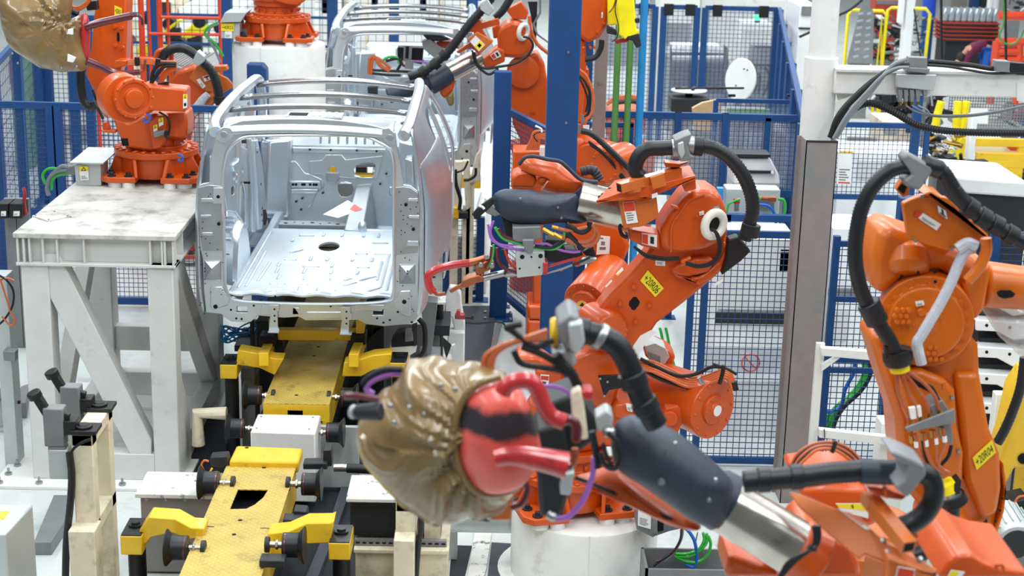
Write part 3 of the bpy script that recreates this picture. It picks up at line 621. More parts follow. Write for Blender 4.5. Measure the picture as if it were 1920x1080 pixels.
# white roller box between the sleds
t = thing('roller_box', 'white roller drive box between the two yellow sleds', 'conveyor', (-1.68, 12.75, 0))
m = MB('white'); m.hexa([V((-1.94, 12.52, .1)), V((-1.4, 12.5, .1)), V((-1.4, 12.95, .1)), V((-1.94, 12.95, .1)), V((-1.94, 12.52, .718)), V((-1.4, 12.5, .718)), V((-1.4, 12.95, .718)), V((-1.94, 12.95, .718))]); m.build('housing', t, bev=.012)
m = MB('steel_plain')
for x in (-1.9, -1.46):
    for y in (12.6, 12.88): m.cyl((x, y, .716), (x, y, .723), .01, n=6)
m.build('screw', t); roller(t, (442, 803), 12.8, -1); roller(t, (629, 811), 12.8, 1)
tag(MB('mat_black').bx(-2.2, -.62, 8.4, 18, 0, .008).build('floor_plate'), 'dark oily floor plate running under the conveyor sleds', 'plate')
m = MB('galv'); m.mat('box_grey'); q = W('a6', '1135,262 1350,262', 12.95); m.bx(q[0].x, q[1].x, 12.95, 13.0, .05, q[0].z); tag(m.build('side_shield', bev=.004), 'grey steel shield plate right of the white roller box', 'plate')
# troughs and covers left and right of the near sled
t = thing('sensor_housing', 'white topped sensor box left of the near sled', 'box', tuple(aty(345, 950, 11.4)))
a, b = W('a6', '155,640 575,655', 11.3); m = MB('white_dirty'); m.bx(a.x-.03, b.x, 11.25, 11.7, a.z-.0, a.z+.035); m.build('lid', t, bev=.006)
m = MB('galv'); m.bx(a.x, b.x-.02, 11.3, 11.62, .02, a.z); m.build('body', t, bev=.004)
m = MB('steel_plain')
for u in (.1, .35, .6): x = a.x+(b.x-a.x)*u; m.cyl((x, 11.26, a.z-.01), (x, 11.24, a.z-.01), .01, n=6)
m.build('screw', t)
t = thing('side_cabinet', 'cream cabinet with a dark window right of the near sled', 'cabinet', tuple(aty(760, 1000, 10.9)))
a, b, c, d = W('d4', '212,295 560,300 560,580 215,570', 10.8)
m = MB('white_dirty'); m.bx(a.x-.02, b.x+.1, 10.75, 11.2, a.z, a.z+.03); m.build('lid', t, bev=.006)
m = MB('dark'); m.bx(a.x, aty(*PX('d4', '870,590')[0], 10.8).x, 10.86, 11.2, c.z, a.z); m.build('window_panel', t)
a2, b2 = W('d4', '250,575 912,605', 10.78); m = MB('cast_grey'); m.bx(a2.x, b2.x, 10.76, 10.8, b2.z-.025, a2.z); m.mat('hole')
for i in range(14): x = a2.x+(b2.x-a2.x)*(i+.5)/14; m.bx(x-.014, x+.014, 10.757, 10.761, (a2.z+b2.z)/2-.018, (a2.z+b2.z)/2-.006)
m.build('slotted_rail', t); a3, b3 = W('d4', '255,640 920,640', 10.74); m = MB('cream'); m.bx(a3.x, b3.x, 10.74, 11.2, .02, b2.z-.03); m.bx(a3.x-.01, b3.x+.01, 10.7, 11.2, b2.z-.06, b2.z-.028); m.build('lower_body', t, bev=.006)
m = MB('cream'); q = W('d4', '750,390 870,400 870,590 750,590', 10.8); m.bx(q[0].x, q[1].x, 10.84, 11.2, q[3].z, q[0].z); m.build('side_panel', t)
t = thing('cable_channel', 'long pale steel channel under the bagged welding gun', 'channel', tuple(aty(960, 960, 11.6)))
a, b, c = W('d4', '890,370 1590,222 1590,490', 11.6); m = MB('box_grey'); x0, x1 = a.x, b.x; z1, z0 = b.z, c.z
m.bx(x0, x1, 11.6, 11.62, z0, z1); m.bx(x0, x1, 11.53, 11.63, z1-.015, z1); m.bx(x0, x1, 11.5, 11.63, z0-.015, z0+.01); m.build('channel', t)
for u in (.08, .92): MB('box_grey').bx(x0+(x1-x0)*u-.05, x0+(x1-x0)*u+.05, 11.64, 11.74, 0, z1).build('leg', t)
q = W('d4', '915,475 960,472 935,560 890,520', 11.55); 
slab('scuffed pale floor plate below the long steel channel', 'plate', 'd4', '1120,470 1245,480 1200,780 1180,860 1060,860', 0, .02, 'white_dirty', 'floor_plate')
slab('dark steel floor cover beside the white robot drum', 'plate', 'd4', '1235,600 1570,620 1575,860 1205,860', 0, .02, 'mat_grey', 'floor_cover')
slab('black pit opening in the floor left of the scuffed plate', 'pit', 'd4', '950,620 1095,625 1040,860 930,860', 0, .008, 'mat_black', 'pit_mat')
slab('long dark cable duct lid on the floor right of the sleds', 'duct cover', 'a6', '1340,330 1400,345 1250,760 1130,1080 1060,1080 1200,750', 0, .06, 'mat_grey', 'floor_duct')
slab('pale dusty cover plate beyond the cream cabinet', 'plate', 'd4', '300,115 520,130 510,190 285,190', .3, .03, 'white_dirty', 'cover_plate')
m = MB('cast_grey'); q = atz(*PX('d4', '400,150')[0], .3); m.bx(q.x-.15, q.x+.2, q.y, q.y+.2, 0, .3); tag(m.build('plinth', bev=.01), 'grey block carrying the dusty cover plate', 'block')
# clamp posts
def clamp_post(lab, cr, front, low, Y, duct, clamps, dd=.6):
    f = W(cr, front, Y); x0 = min(p.x for p in f); x1 = max(p.x for p in f); z1 = max(p.z for p in f); l = W(cr, low, Y-.15); zl = max(p.z for p in l); xl0 = min(p.x for p in l); xl1 = max(p.x for p in l)
    t = thing('clamp_post', lab, 'post', ((x0+x1)/2, Y, 0)); m = MB('cream'); m.bx(x0, x1, Y, Y+.12, 0, z1); m.bx(x0, x1, Y+dd-.12, Y+dd, 0, z1)
    m.bx(x0, x1, Y, Y+dd, z1-.09, z1); m.bx(x0, x1, Y, Y+dd, zl-.1, zl); m.bx(xl0, xl1, Y-.15, Y+.05, 0, zl); m.build('shaft', t, bev=.008)
    m = MB('steel_plain'); m.bx(xl0-.1, xl1+.1, Y-.2, Y+.7, 0, .02); m.build('foot_plate', t)
    m = MB('cable_grey'); m.mat('rubber'); m.tb(cr, duct[0], Y-.02, duct[1], n=8); m.build('cable_duct', t)
    return t, x0, x1, z1
t, x0, x1, z1 = clamp_post('cream steel post with two black clamps at lower left', 'a3', '368,345 478,350 490,830 400,830', '355,900 490,850 480,900', 10.35, ('360,440 372,560 365,700 345,900 340,1090', 20), 2)
for dy, dx in ((0, 0), (.45, .0)):
    m = MB('black'); c = V(((x0+x1)/2, 10.42+dy, z1)); m.bx(x0+.0, x1+.03, c.y-.08, c.y+.1, z1, z1+.028); m.lathe(c, (0, 0, 1), [(.028, .06), (.045, .06), (.045, .04), (.055, .035), (.055, .0)], 18)
    m.bx(x0-.05, x0+.03, c.y-.06, c.y+.06, z1-.01, z1+.09); u = m.build('locator_plate', t, bev=.004)
    m = MB('cast_grey'); m.bx(x0-.19, x0-.05, c.y-.06, c.y+.05, z1-.1, z1+.18); m.bx(x0-.17, x0-.05, c.y-.055, c.y+.045, z1-.28, z1-.1); m.mat('box_grey'); m.bx(x0-.17, x0-.03, c.y-.06, c.y+.05, z1-.34, z1-.12); u = m.build('clamp_cylinder', t, bev=.01)
    m = MB('black'); a = V((x0-.06, c.y-.01, z1+.12)); b = V((x0-.2, c.y-.01, z1+.22)); m.bar(V((x0-.02, c.y-.01, z1+.1)), V((x0-.18, c.y-.01, z1+.15)), .05, .06); m.bar(V((x0-.17, c.y-.01, z1+.13)), V((x0-.24, c.y-.01, z1+.26)), .06, .06); m.lathe(V((x0-.24, c.y-.01, z1+.24)), (-.35, -.2, .9), [(0, .05), (.05, .05), (.05, .0)], 14); m.build('clamp_arm', t, bev=.008)
m = MB('black'); m.tb('a3', '470,370 420,390 375,430 360,500', 10.3, 8); m.build('sensor_cable', t)
t, x0, x1, z1 = clamp_post('cream post with a black cable duct right of the near sled', 'd4', '545,300 690,305 690,590 545,590', '530,590 680,595 660,660', 10.4, ('725,380 725,500 705,650 690,860', 22), 0, .3)
# corner cabinet at lower left
t = thing('control_cabinet', 'blurred grey metal cabinet in the lower left corner', 'cabinet', tuple(aty(20, 1040, 9.2)))
q = W('a3', '-60,1080 -60,870 30,862 175,705 -20,690', 9.1); zc = 1.25; fr_ = atz(10, 1002, zc); bk_ = atz(62, 946, zc); f = [V((fr_.x-.7, fr_.y, zc)), V((fr_.x, fr_.y, zc))]
m = MB('box_grey'); m.hexa([V((x, y, z)) for z in (0, zc) for x, y in ((fr_.x-.7, fr_.y), (fr_.x, fr_.y), (bk_.x, bk_.y), (fr_.x-.7, bk_.y))]); m.build('body', t, bev=.012)
tl, tr, br, bl = [atz(*p, f[1].z+.001) for p in PX('a3', '-40,748 48,745 20,785 -60,792')]; sticker(t, (tl, tr, br, bl), 'label_yellow', lines=3)
t = thing('cable_post', 'grey post with a plug box and red cables at the left edge', 'post', tuple(aty(8, 700, 13.2)))
m = MB('box_grey'); q = W('a2', '-40,560 35,545 25,1010 -40,1010', 13.4); m.bx(q[0].x, q[1].x, 13.4, 13.6, 0, q[0].z); m.build('shaft', t, bev=.006)
m = MB('cast_grey'); q = W('a2', '15,985 85,990 85,1045 20,1040', 13.3); m.prism(q, (0, .1, 0)); m.build('plug', t, bev=.006)
m = MB('black'); m.tb('a2', '-10,555 40,590 75,650 70,730 30,800 -10,840', 13.3, 6); m.build('black_cable', t); m = MB('cable_orange'); m.tb('a2', '0,580 20,640 45,720 60,770 85,810 60,840 10,790', 13.28, 5); m.tb('a2', '-10,590 40,575 80,590', 13.3, 5); m.build('red_cable', t)
m = MB('black'); m.tb('a3', '10,-20 15,100 30,150 60,175 105,178', 13.5, 9); m.build('floor_cable', t)
t = thing('floor_bracket', 'round grey foot with bolts at the left edge below the cable post', 'bracket', tuple(atz(0, 790, 0)))
c = atz(2, 800, 0); m = MB('box_grey'); m.bx(c.x-.3, c.x+.12, c.y-.15, c.y+.1, 0, .03); m.cyl((c.x-.03, c.y, .03), (c.x-.03, c.y, .42), .1); m.build('foot', t, bev=.006); m = MB('cast_grey'); m.lathe((c.x-.03, c.y, .3), (0, 0, 1), [(0, .15), (.03, .15)], 20); m.build('flange', t)
# tool boxes hung on the left fence
for i, (s, lab) in enumerate((('-20,155 45,155 45,240 -20,240', 'left black holder box hung on the left fence'), ('50,155 122,155 122,240 50,240', 'right black holder box hung on the left fence, below the red tool'))):
    q = W('a2', s, 16.6); t = thing('holder_box', lab, 'box', tuple(q[2])); m = MB('black'); m.prism(q, (0, .25, 0)); m.build('tray', t, bev=.01); a, b = q[3], q[2]; 
    sticker(t, [q[3].lerp(q[0], .5)+V((.05, 0, 0)), q[2].lerp(q[1], .5)-V((.02, 0, 0)), q[2]+V((-.02, 0, .03)), q[3]+V((.05, 0, .03))], lines=2)
    m = MB('cast_grey'); m.bx(q[0].x, q[1].x, 16.84, 16.9, 0, q[0].z); m.build('support', t)
t = thing('hand_tool', 'red handled tool standing upright behind the black holder box', 'tool', tuple(aty(46, 370, 16.8))); m = MB('gun_red'); m.tb('a2', '132,65 140,100 135,150 145,215', 16.72, 9, r1=.02); m.build('handle', t)
# machinery right of the car, beside the grey walkway
t = thing('guide_rail', 'white sloping guide beam beside the grey walkway', 'guide', tuple(aty(828, 660, 14.4)))
a = aty(806, 690, 13.7); b = aty(836, 615, 15.0); m = MB('white'); m.hexa([V((a.x-.11, 13.9, 0)), V((a.x+.15, 13.9, 0)), V((a.x+.22, 15.1, 0)), V((a.x+.02, 15.1, 0)), V((a.x-.1, 13.9, .55)), V((a.x+.08, 13.9, .55)), V((a.x+.16, 15.1, .6)), V((a.x+.04, 15.1, .6))]); m.build('beam', t, bev=.015)
m = MB('white'); q = W('d3', '235,750 262,745 262,785 235,788', 14.2); m.prism(q, (.0, .05, 0)); m.mat('dark'); q = W('d3', '185,695 240,745 205,840 180,740', 14.1); m.prism(q, (0, .01, 0)); m.build('end_bracket', t)
warn_tri(t, W('d3', '150,825 178,825 178,880 142,880', 13.88))
t = thing('support_stand', 'white rounded support stand with a red clamp beside the walkway', 'stand', tuple(aty(845, 600, 15.6)))
m = MB('white'); m.prism(W('d3', '190,550 195,430 225,352 275,355 305,400 308,480 330,600 330,660 262,662 240,560', 15.4), (0, .12, 0)); q = W('d3', '215,560 330,600 330,660 262,662', 15.3); m.bx(q[0].x, q[1].x, 15.3, 15.5, 0, q[3].z); m.build('bracket', t, bev=.015)
m = MB('gun_red'); m.prism(W('d3', '262,540 330,542 330,575 262,572', 15.2), (0, .09, 0)); m.prism(W('d3', '272,515 298,512 298,545 272,545', 15.2), (0, .07, 0)); o = m.build('red_clamp', t, bev=.008); m = MB('dark'); m.cy('d3', '330,558 385,562', (15.25, 15.25), 9); m.cy('d3', '380,545 382,572', (15.25, 15.25), 8); m.build('plunger', o)
cable('black air hose running over the grey walkway from the red clamp', 'd3', '335,595 430,598 530,588 590,600 612,640', 15.2, 7, 'black', name='air_hose', cat='hose')
t = thing('hydraulic_post', 'black cylinder post on a dark plate right of the near car body', 'post', tuple(aty(823, 560, 15.0)))
m = MB('black'); q = W('d3', '128,470 186,470 186,575', 14.9); m.cyl((q[0].lerp(q[1], .5).x, 14.95, 0), q[0].lerp(q[1], .5)+V((0, .05, 0)), (q[1].x-q[0].x)/2); m.build('cylinder', t); m = MB('dark'); q = W('d3', '105,560 230,560', 14.9); m.bx(q[0].x, q[1].x, 14.7, 15.2, q[0].z-.12, q[0].z-.02); m.build('plate', t)
m = MB('cast_grey'); m.bx(q[0].x, q[1].x-.1, 14.8, 15.2, 0, q[0].z-.12); m.build('base', t); m = MB('white_dirty'); q = W('d3', '128,448 200,448', 14.9); m.bx(q[0].x, q[1].x, 14.85, 15.1, q[0].z-.02, q[0].z); m.build('cap', t)
t = thing('clamp_unit', 'grey lift clamp unit under the right rear corner of the near car body', 'clamp', tuple(aty(770, 640, 14.0)))
m = MB('white'); m.prism(W('a5', '1140,680 1285,668 1285,700 1235,730 1140,720', 13.9), (0, .2, 0)); m.prism(W('a5', '1205,720 1245,715 1245,780 1205,790', 13.9), (0, .15, 0)); q = W('a5', '1150,790 1245,790', 13.95); m.bx(q[0].x, q[1].x, 13.95, 14.2, 0, q[0].z+.1); m.build('body', t, bev=.006)
m = MB('dark'); m.prism(W('a5', '1150,640 1180,600 1225,590 1280,640 1285,668 1150,680', 13.92), (0, .16, 0)); m.prism(W('a5', '1260,560 1290,550 1292,665 1270,665', 13.88), (0, .08, 0)); m.build('jaw', t, bev=.006)
m = MB('cast_grey'); m.prism(W('a5', '1225,590 1270,588 1270,640 1225,645', 13.88), (0, .1, 0)); m.mat('brass'); m.dk('a5', '1240,600 1255,600 1240,615 1255,615', 13.879, 3, .006, n=8); m.build('sensor', t); 
m = MB('black'); m.tb('a5', '1300,520 1330,560 1335,650 1320,710 1270,740', 13.9, 14); m.build('hose', t); m = MB('cast_grey'); m.prism(W('a5', '1310,420 1400,430 1395,500 1370,700 1350,760 1330,640', 14.3), (0, .2, 0)); q = aty(805, 680, 14.4); m.bx(q.x-.1, q.x+.1, 14.35, 14.6, 0, q.z+.1); m.build('upright', t, bev=.006)
t = thing('lift_stand', 'dark steel lifting frame on the left of the line below the car', 'stand', tuple(aty(470, 640, 14.8)))
m = MB('cast_grey'); q = W('a5', '325,790 400,790 400,850 325,850', 14.0); m.prism(q, (0, .12, 0)); m.bx(q[0].x, q[1].x, 14.0, 14.3, 0, q[2].z); m.build('block', t, bev=.005); m = MB('dark'); q = W('a5', '375,520 393,520', 14.6); m.bx(q[0].x, q[1].x, 14.6, 14.66, 0, q[0].z); q = W('a5', '290,665 430,665', 14.6); m.bx(q[0].x, q[1].x, 14.6, 15.2, q[0].z-.06, q[0].z); m.build('frame', t)
m = MB('mat_grey'); q = W('a5', '395,530 500,640', 15.6); m.bx(q[0].x, q[1].x, 15.6, 15.66, 0, q[0].z); m.build('back_panel', t)
m = MB('cable_blue'); m.mat('sky_blue')
for i in range(7): c = aty(450+random.uniform(-4, 4), 618+i*3, 15.0); m.tube([c+V((.17*math.cos(a), .1*math.sin(a), .06*math.sin(a*2+i))) for a in [k*.7 for k in range(9)]], .008, n=6)
tag(m.build('hose_coil'), 'coil of thin blue air hose left of the line below the car', 'hose')
t = MB('galv'); q = W('a5', '85,1010 245,1015 245,1060 85,1055', 13.3); a = aty(370, 775, 13.4); b = aty(425, 775, 13.4)
m = MB('cream'); m.tube([a+V((0, 0, -.3)), a, b], .06, n=12, smooth=False); tag(m.build('guard_tube', bev=.004), 'rusty cream pipe guard at the head of the black floor mat', 'guard')
# ------------------------------------------------------------------ car bodies
CX, CY, CZ = -1.55, 13.55, 1.42
def car_body(lab):
    t = thing('car_body', lab, 'car body', (CX, CY, CZ)); O = V((CX, CY, CZ))
    hwr = lambda y: .965+.2*min(1, max(0, y/1.3))**.8
    hw = hwr
    def sx(y, z):
        k = 0 if z < .95 else min(1, (z-.95)/.71); k = k**1.5*.75+k*.25
        h = hw(y); x = h+(.875-h)*k
        if z < .25: x -= .03*(1-z/.25)
        return x
    ys = [-.02, .08, .4, .85, 1.25, 1.38, 1.72, 2.05, 2.14, 2.28, 2.7, 3.15, 3.25, 3.55]; zs = [0, .12, .22, .32, .62, .9, 1.0, 1.28, 1.46, 1.56, 1.67]
    for s in (-1, 1):
        hw = hwr if s > 0 else (lambda y: .965+.015*min(1, max(0, y)))
        m = MB('zinc'); n = len(zs)
        for i, y in enumerate(ys):
            for z in zs:
                yy = y
                if z > .95 and y > 2.28: yy = y-(z-.95)*1.02*(y-2.28)/1.27
                if z > .9 and y < .3: yy += (z-.9)*.12
                m.v.append(O+V((s*sx(yy, z), yy, z)))
        for i in range(len(ys)-1):
            for j in range(n-1):
                yc, zc = (ys[i]+ys[i+1])/2, (zs[j]+zs[j+1])/2
                if s < 0 and (1.38 < yc < 2.05 or 2.28 < yc < 3.15) and .32 < zc < 1.46: continue
                if s > 0 and (1.38 < yc < 2.05 and .9 < zc < 1.56 or 2.28 < yc < 3.15 and .62 < zc < 1.56): continue
                if .4 < yc < 1.25 and zc < .32: continue
                q = (i*n+j, (i+1)*n+j, (i+1)*n+j+1, i*n+j+1); m.f.append(q if s > 0 else q[::-1]); m.fm.append(0)
        m.build('side_panel', t, sub=2, solid=.035)
        # bulging outer skin of the rear quarter
        m = MB('zinc'); yq = [.05, .14, .5, 1.0, 1.22, 1.3] if s < 0 else [.05, .14, .5, 1.0, 1.45, 1.55]; zq = [.35, .42, .62, .9, 1.02, 1.3, 1.36]; n = len(zq)
        for y in yq:
            for z in zq:
                e = .028 if (.1 < y < 1.5 and .4 < z < 1.32) else .0
                m.v.append(O+V((s*(sx(y, z)+.022+e), y+max(0, z-.9)*.1, z)))
        for i in range(len(yq)-1):
            for j in range(n-1): q = (i*n+j, (i+1)*n+j, (i+1)*n+j+1, i*n+j+1); m.f.append(q if s > 0 else q[::-1]); m.fm.append(0)
        m.build('quarter_skin', t, sub=2, solid=.006)
        # inner reinforcement with ribs
        m = MB('zinc')
        for y0, y1, z0, z1, d in ((.1, .36, .25, 1.4, .07), (1.22, 1.36, .2, 1.5, .09), (2.07, 2.26, .2, 1.5, .09), (.4, 1.2, .95, 1.05, .05)):
            xa = sx((y0+y1)/2, z0)-.04; xb = sx((y0+y1)/2, z1)-.05
            m.hexa([O+V(p) for p in ((s*xa, y0, z0), (s*(xa-d), y0+.03, z0), (s*(xa-d), y1-.03, z0), (s*xa, y1, z0), (s*xb, y0, z1), (s*(xb-d), y0+.03, z1), (s*(xb-d), y1-.03, z1), (s*xb, y1, z1))])
        m.mat('hole')
        for y in (1.29, 2.16):
            for z in (.5, .75, 1.0, 1.25): m.cyl(O+V((s*(sx(y, z)-.12-.01*(z > 1)), y, z)), O+V((s*(sx(y, z)-.136), y, z)), .014, n=8)
        for z0, z1 in ((.42, .62), (.72, .86)): m.bx(O.x+s*(hw(.6)-.03)-.004, O.x+s*(hw(.6)-.03)+.004, O.y+.5, O.y+.66, O.z+z0, O.z+z1)
        m.build('inner_pillar', t, bev=.012)
        # wheel arch inside
        m = MB('zinc'); R = .42; k = 12
        for i in range(k+1):
            a = math.pi*i/k; y, z = .8-R*math.cos(a), .17+.5*math.sin(a)**.8 if 0 < i < k else .17
            for x in (.70, .74, .80, 1.02): m.v.append(O+V((s*x, y if x > .72 else .8+(y-.8)*.93, z-(.05 if x < .72 else 0)-(0 if x != .74 else .012))))
        for i in range(k):
            for j in range(3): m.f.append((i*4+j, (i+1)*4+j, (i+1)*4+j+1, i*4+j+1)); m.fm.append(0)
        m.f.append(tuple(i*4 for i in range(k+1))); m.fm.append(0)
        m.build('wheel_arch', t)
        m = MB('zinc')
        for i in range(6): a = .5+i*.32; p = [O+V((s*(.71+.055*min(1, q)), .8-(R+.005)*math.cos(a), .17+.5*math.sin(a)**.8+.004)) for q in (0, 1, 4)]; p[2] = p[1]+V((s*.16, 0, 0)); m.tube(p[1:], .016, n=6, smooth=False)
        m.build('arch_rib', t)
        # roof rail
        m = MB('zinc'); a = [O+V((s*x, y, z)) for x, y, z in ((.81, .1, 1.61), (.845, .3, 1.665), (.855, 1.2, 1.70), (.85, 2.2, 1.695), (.82, 2.85, 1.65), (.86, 3.3, 1.2), (.93, 3.62, .92))]
        m.tube(a, .055, n=10, r1=.05); m.build('roof_rail', t)
        m = MB('zinc'); m.bx(O.x+s*.70-.05, O.x+s*.70+.05, O.y+.02, O.y+3.4, O.z+.03, O.z+.17); m.bx(O.x+s*1.0-.09, O.x+s*1.0+.06, O.y+1.3, O.y+3.3, O.z+.03, O.z+.2); m.build('sill_member', t, bev=.02)
        # hinge pillar and inner wing
        m = MB('zinc'); m.prism([O+V(p) for p in ((s*.86, 3.25, .1), (s*.6, 3.35, .1), (s*.58, 3.42, .95), (s*.8, 3.3, .95))], (0, .2, 0)); m.build('hinge_pillar', t, bev=.03)
        m = MB('zinc'); m.prism([O+V(p) for p in ((s*.72, 3.5, .2), (s*.72, 4.3, .3), (s*.72, 4.35, .8), (s*.72, 3.5, .92))], (s*.2, 0, 0)); m.build('inner_wing', t, bev=.03)
    # rear frame around the tailgate opening
    ref = 13.55
    outer = W('o', '741,249 744,275 752,310 757,346 770,348 783,358 789,400 791,446 786,477 784,541 786,592 775,607 720,612 686,608 672,600 573,601 560,594 532,596 484,592 470,604 432,603 414,589 386,586 382,545 380,485 376,470 368,418 369,350 380,344 392,342 394,300 399,276 403,262 406,246 419,238 453,226 500,223 547,222 600,223 641,226 690,233 717,239', ref)
    inner = W('o', '700,261 682,255 640,253 570,253 500,254 462,256 444,264 428,280 420,310 418,350 419,420 421,500 422,533 428,553 440,562 484,567 580,570 682,569 727,564 737,552 739,520 739,420 739,330 738,302 730,278', ref)
    def rect(x0, y0, x1, y1): return W('o', f'{x0},{y0} {x1},{y0} {x1},{y1} {x0},{y1}', ref)
    m = MB('zinc'); m.plate(outer, [inner, rect(444, 575, 464, 586), rect(699, 580, 719, 591), rect(379, 382, 390, 393), rect(770, 390, 781, 400)], (0, .05, 0)); m.build('rear_frame', t, bev=.006)
    m = MB('zinc'); m.tube(inner+inner[:1], .016, n=8, res=3); m.build('opening_flange', t)
    # lamp recess plates with pressed pockets
    m = MB('zinc_dark'); Y = ref-.012
    for s_ in ('371,352 392,347 420,350 420,470 380,470 372,420', '741,352 757,350 770,352 784,362 787,402 788,446 783,474 741,478'):
        m.prism(W('o', s_, Y), (0, .012, 0))
    m.mat('zinc')
    for s_ in ('377,372 398,372 402,379 377,379', '376,403 396,403 396,408 376,408', '379,436 398,436 400,442 379,442', '765,372 783,372 783,378 765,378', '766,404 786,404 786,410 766,410', '764,452 784,452 786,462 762,462', '400,352 418,352 418,382 400,382'): m.prism(W('o', s_, Y-.012), (0, .012, 0))
    m.build('lamp_recess', t, bev=.004)
    m = MB('zinc_dark')
    for s_ in ('384,489 414,489 414,525 384,525', '749,496 778,496 778,533 749,533'):
        q = W('o', s_, ref-.002); c = sum(q, V((0, 0, 0)))/4+V((0, -.055, .03)); m.add(q+[c], [(0, 1, 4), (1, 2, 4), (2, 3, 4), (3, 0, 4)]); 
        m.tube(q+q[:1], .006, n=6, smooth=False)
    m.build('pressed_pyramid', t)
    m = MB('zinc')
    for s_ in ('394,538 416,538 421,548 432,558 427,572 398,582 394,575', '746,553 752,546 769,545 770,592 756,592 742,578 738,568'): m.prism(W('o', s_, ref-.014), (0, .014, 0))
    for s_ in ('491,566 548,568 562,590 488,590', '665,570 720,572 716,584 665,582', '548,577 561,577 561,590 548,590', '575,585 640,585 640,598 575,598'): m.prism(W('o', s_, ref-.01), (0, .01, 0))
    m.build('sill_pressing', t, bev=.006)
    for s_ in ('505,572 523,572 523,582 520,584 521,612 524,620 504,620 508,584 505,582', '640,576 657,576 656,588 660,590 658,600 654,600 654,622 638,624 641,600 638,590'):
        m = MB('zinc'); m.prism(W('o', s_, ref-.045), (0, .012, 0)); q = W('o', s_, ref-.045); zz = min(p.z for p in q); m.bx(min(p.x for p in q), max(p.x for p in q), ref-.1, ref-.033, zz-.004, zz+.008); m.mat('hole'); c = sum(q, V((0, 0, 0)))/len(q); m.dk('o', ' '.join(f'{PXY(c+V((0,0,d)))[0]:.1f},{PXY(c+V((0,0,d)))[1]:.1f}' for d in (.06, -.0, -.05)), ref-.045, 2, .002, n=8); m.build('mounting_bracket', t, bev=.004)
    m = MB('hole')
    m.dk('o', '443,597 453,598 489,562 516,556 433,581 476,573 537,573 620,574 690,575 707,597 731,600 746,585 758,574 772,604 719,605', ref-.0005, 2.2, .002, n=10)
    m.dk('o', '384,503 384,509 764,508 764,513', ref-.05, 1.4, .004, n=8); m.dk('o', '409,369 410,420 761,384 775,430', ref-.026, 3.2, .003, n=12); m.dk('o', '404,575 758,566', ref-.015, 4.2, .003, n=14)
    rr = random.Random(4); m.dk('o', ' '.join(f'{rr.choice((rr.uniform(373, 418), rr.uniform(744, 786))):.1f},{y}' for y in range(360, 590, 4)), ref-.014, 1.1, .002, n=6)
    m.build('hole', t)
    # corner gussets and rear header
    m = MB('zinc'); m.prism(W('o', '406,246 419,238 432,240 440,252 430,262 420,268 408,262', ref-.03), (0, .06, 0)); m.prism(W('o', '717,241 730,240 741,250 741,272 728,270 716,258', ref-.03), (0, .06, 0)); m.mat('zinc_dark'); m.dk('o', '420,252 731,258', ref-.031, 7, .012, n=6); m.build('corner_gusset', t, bev=.008)
    m = MB('zinc'); prof = [(-.03, 1.60), (-.02, 1.66), (.04, 1.70), (.16, 1.715), (.2, 1.70), (.34, 1.705), (.36, 1.67)]; n = len(prof); K = 12
    for i in range(K+1):
        u = -1+2*i/K; x = .74*u; dz = .035*(1-u*u)
        for y, z in prof: m.v.append(O+V((x, y-.02*u*u*0, z+dz)))
    for i in range(K):
        for j in range(n-1): m.f.append((i*n+j, (i+1)*n+j, (i+1)*n+j+1, i*n+j+1)); m.fm.append(0)
    m.build('rear_header', t, sub=1, solid=.012)
    m = MB('label_white'); m.mat('zinc'); m.bx(O.x-.2, O.x+.28, O.y+.06, O.y+.3, O.z+1.752, O.z+1.768); 
    for i in range(4): m.bx(O.x+.02+i*.06, O.x+.05+i*.06, O.y+.08, O.y+.28, O.z+1.766, O.z+1.776)
    m.mat('hole'); m.bx(O.x-.18, O.x-.02, O.y+.09, O.y+.24, O.z+1.765, O.z+1.7715); m.build('header_pressing', t, bev=.004)
    # roof bows
    for y, z, w, mt in ((.95, 1.665, .10, 'zinc_roof'), (1.6, 1.675, .14, 'zinc_roof'), (2.78, 1.635, .2, 'zinc_roof')):
        m = MB(mt); K = 14; pr_ = [(-w/2, -.02), (-w/2+.012, .012), (0, -.006), (w/2-.012, .012), (w/2, -.02)]; n = 5
        for i in range(K+1):
            u = -1+2*i/K
            for a, b in pr_: m.v.append(O+V((.82*u, y+a-.05*u*u*(1 if y > 2 else 0), z+b+.05*(1-u*u))))
        for i in range(K):
            for j in range(n-1): m.f.append((i*n+j, (i+1)*n+j, (i+1)*n+j+1, i*n+j+1)); m.fm.append(0)
        m.build('roof_bow', t, solid=.01)
    # left inner quarter, seen through the tailgate opening
    LP = PL((CX-.84, 0, 0), (1, 0, 0)); tw = V((.025, 0, 0))
    L = lambda s_: W('c3', s_, LP)
    m = MB('zinc'); m.plate(L('285,300 330,220 400,190 470,190 490,520 500,1000 470,1060 440,960 380,870 300,860 275,700'), [L('385,690 448,600 468,700 478,1000 440,930 400,880'), L('335,650 362,622 370,640 368,705 340,722')], tw); m.build('quarter_inner', t, bev=.006)
    m = MB('zinc'); m.prism(L('330,440 380,400 395,330 400,260 470,290 455,400 400,480 340,500'), tw*2); m.prism(L('490,190 555,190 600,420 645,880 655,960 640,1060 505,1060 510,700 500,450'), tw*2.2); m.prism(L('515,210 535,205 560,500 580,1030 540,1040 530,600'), tw*3.2); m.build('centre_pillar', t, bev=.012)
    m = MB('hole'); m.prism(L('422,208 474,205 476,238 424,240'), tw*1.1); m.prism(L('605,850 630,850 645,930 625,990 608,990'), tw*2.4); m.build('cut_out', t)
    m = MB('hole')
    for s_ in ('525,320', '562,612', '572,835', '570,895', '574,950', '455,600'): p = L(s_)[0]; m.cyl(p, p+tw*3.4, .011, n=8)
    m.build('hole', t); m = MB('zinc')
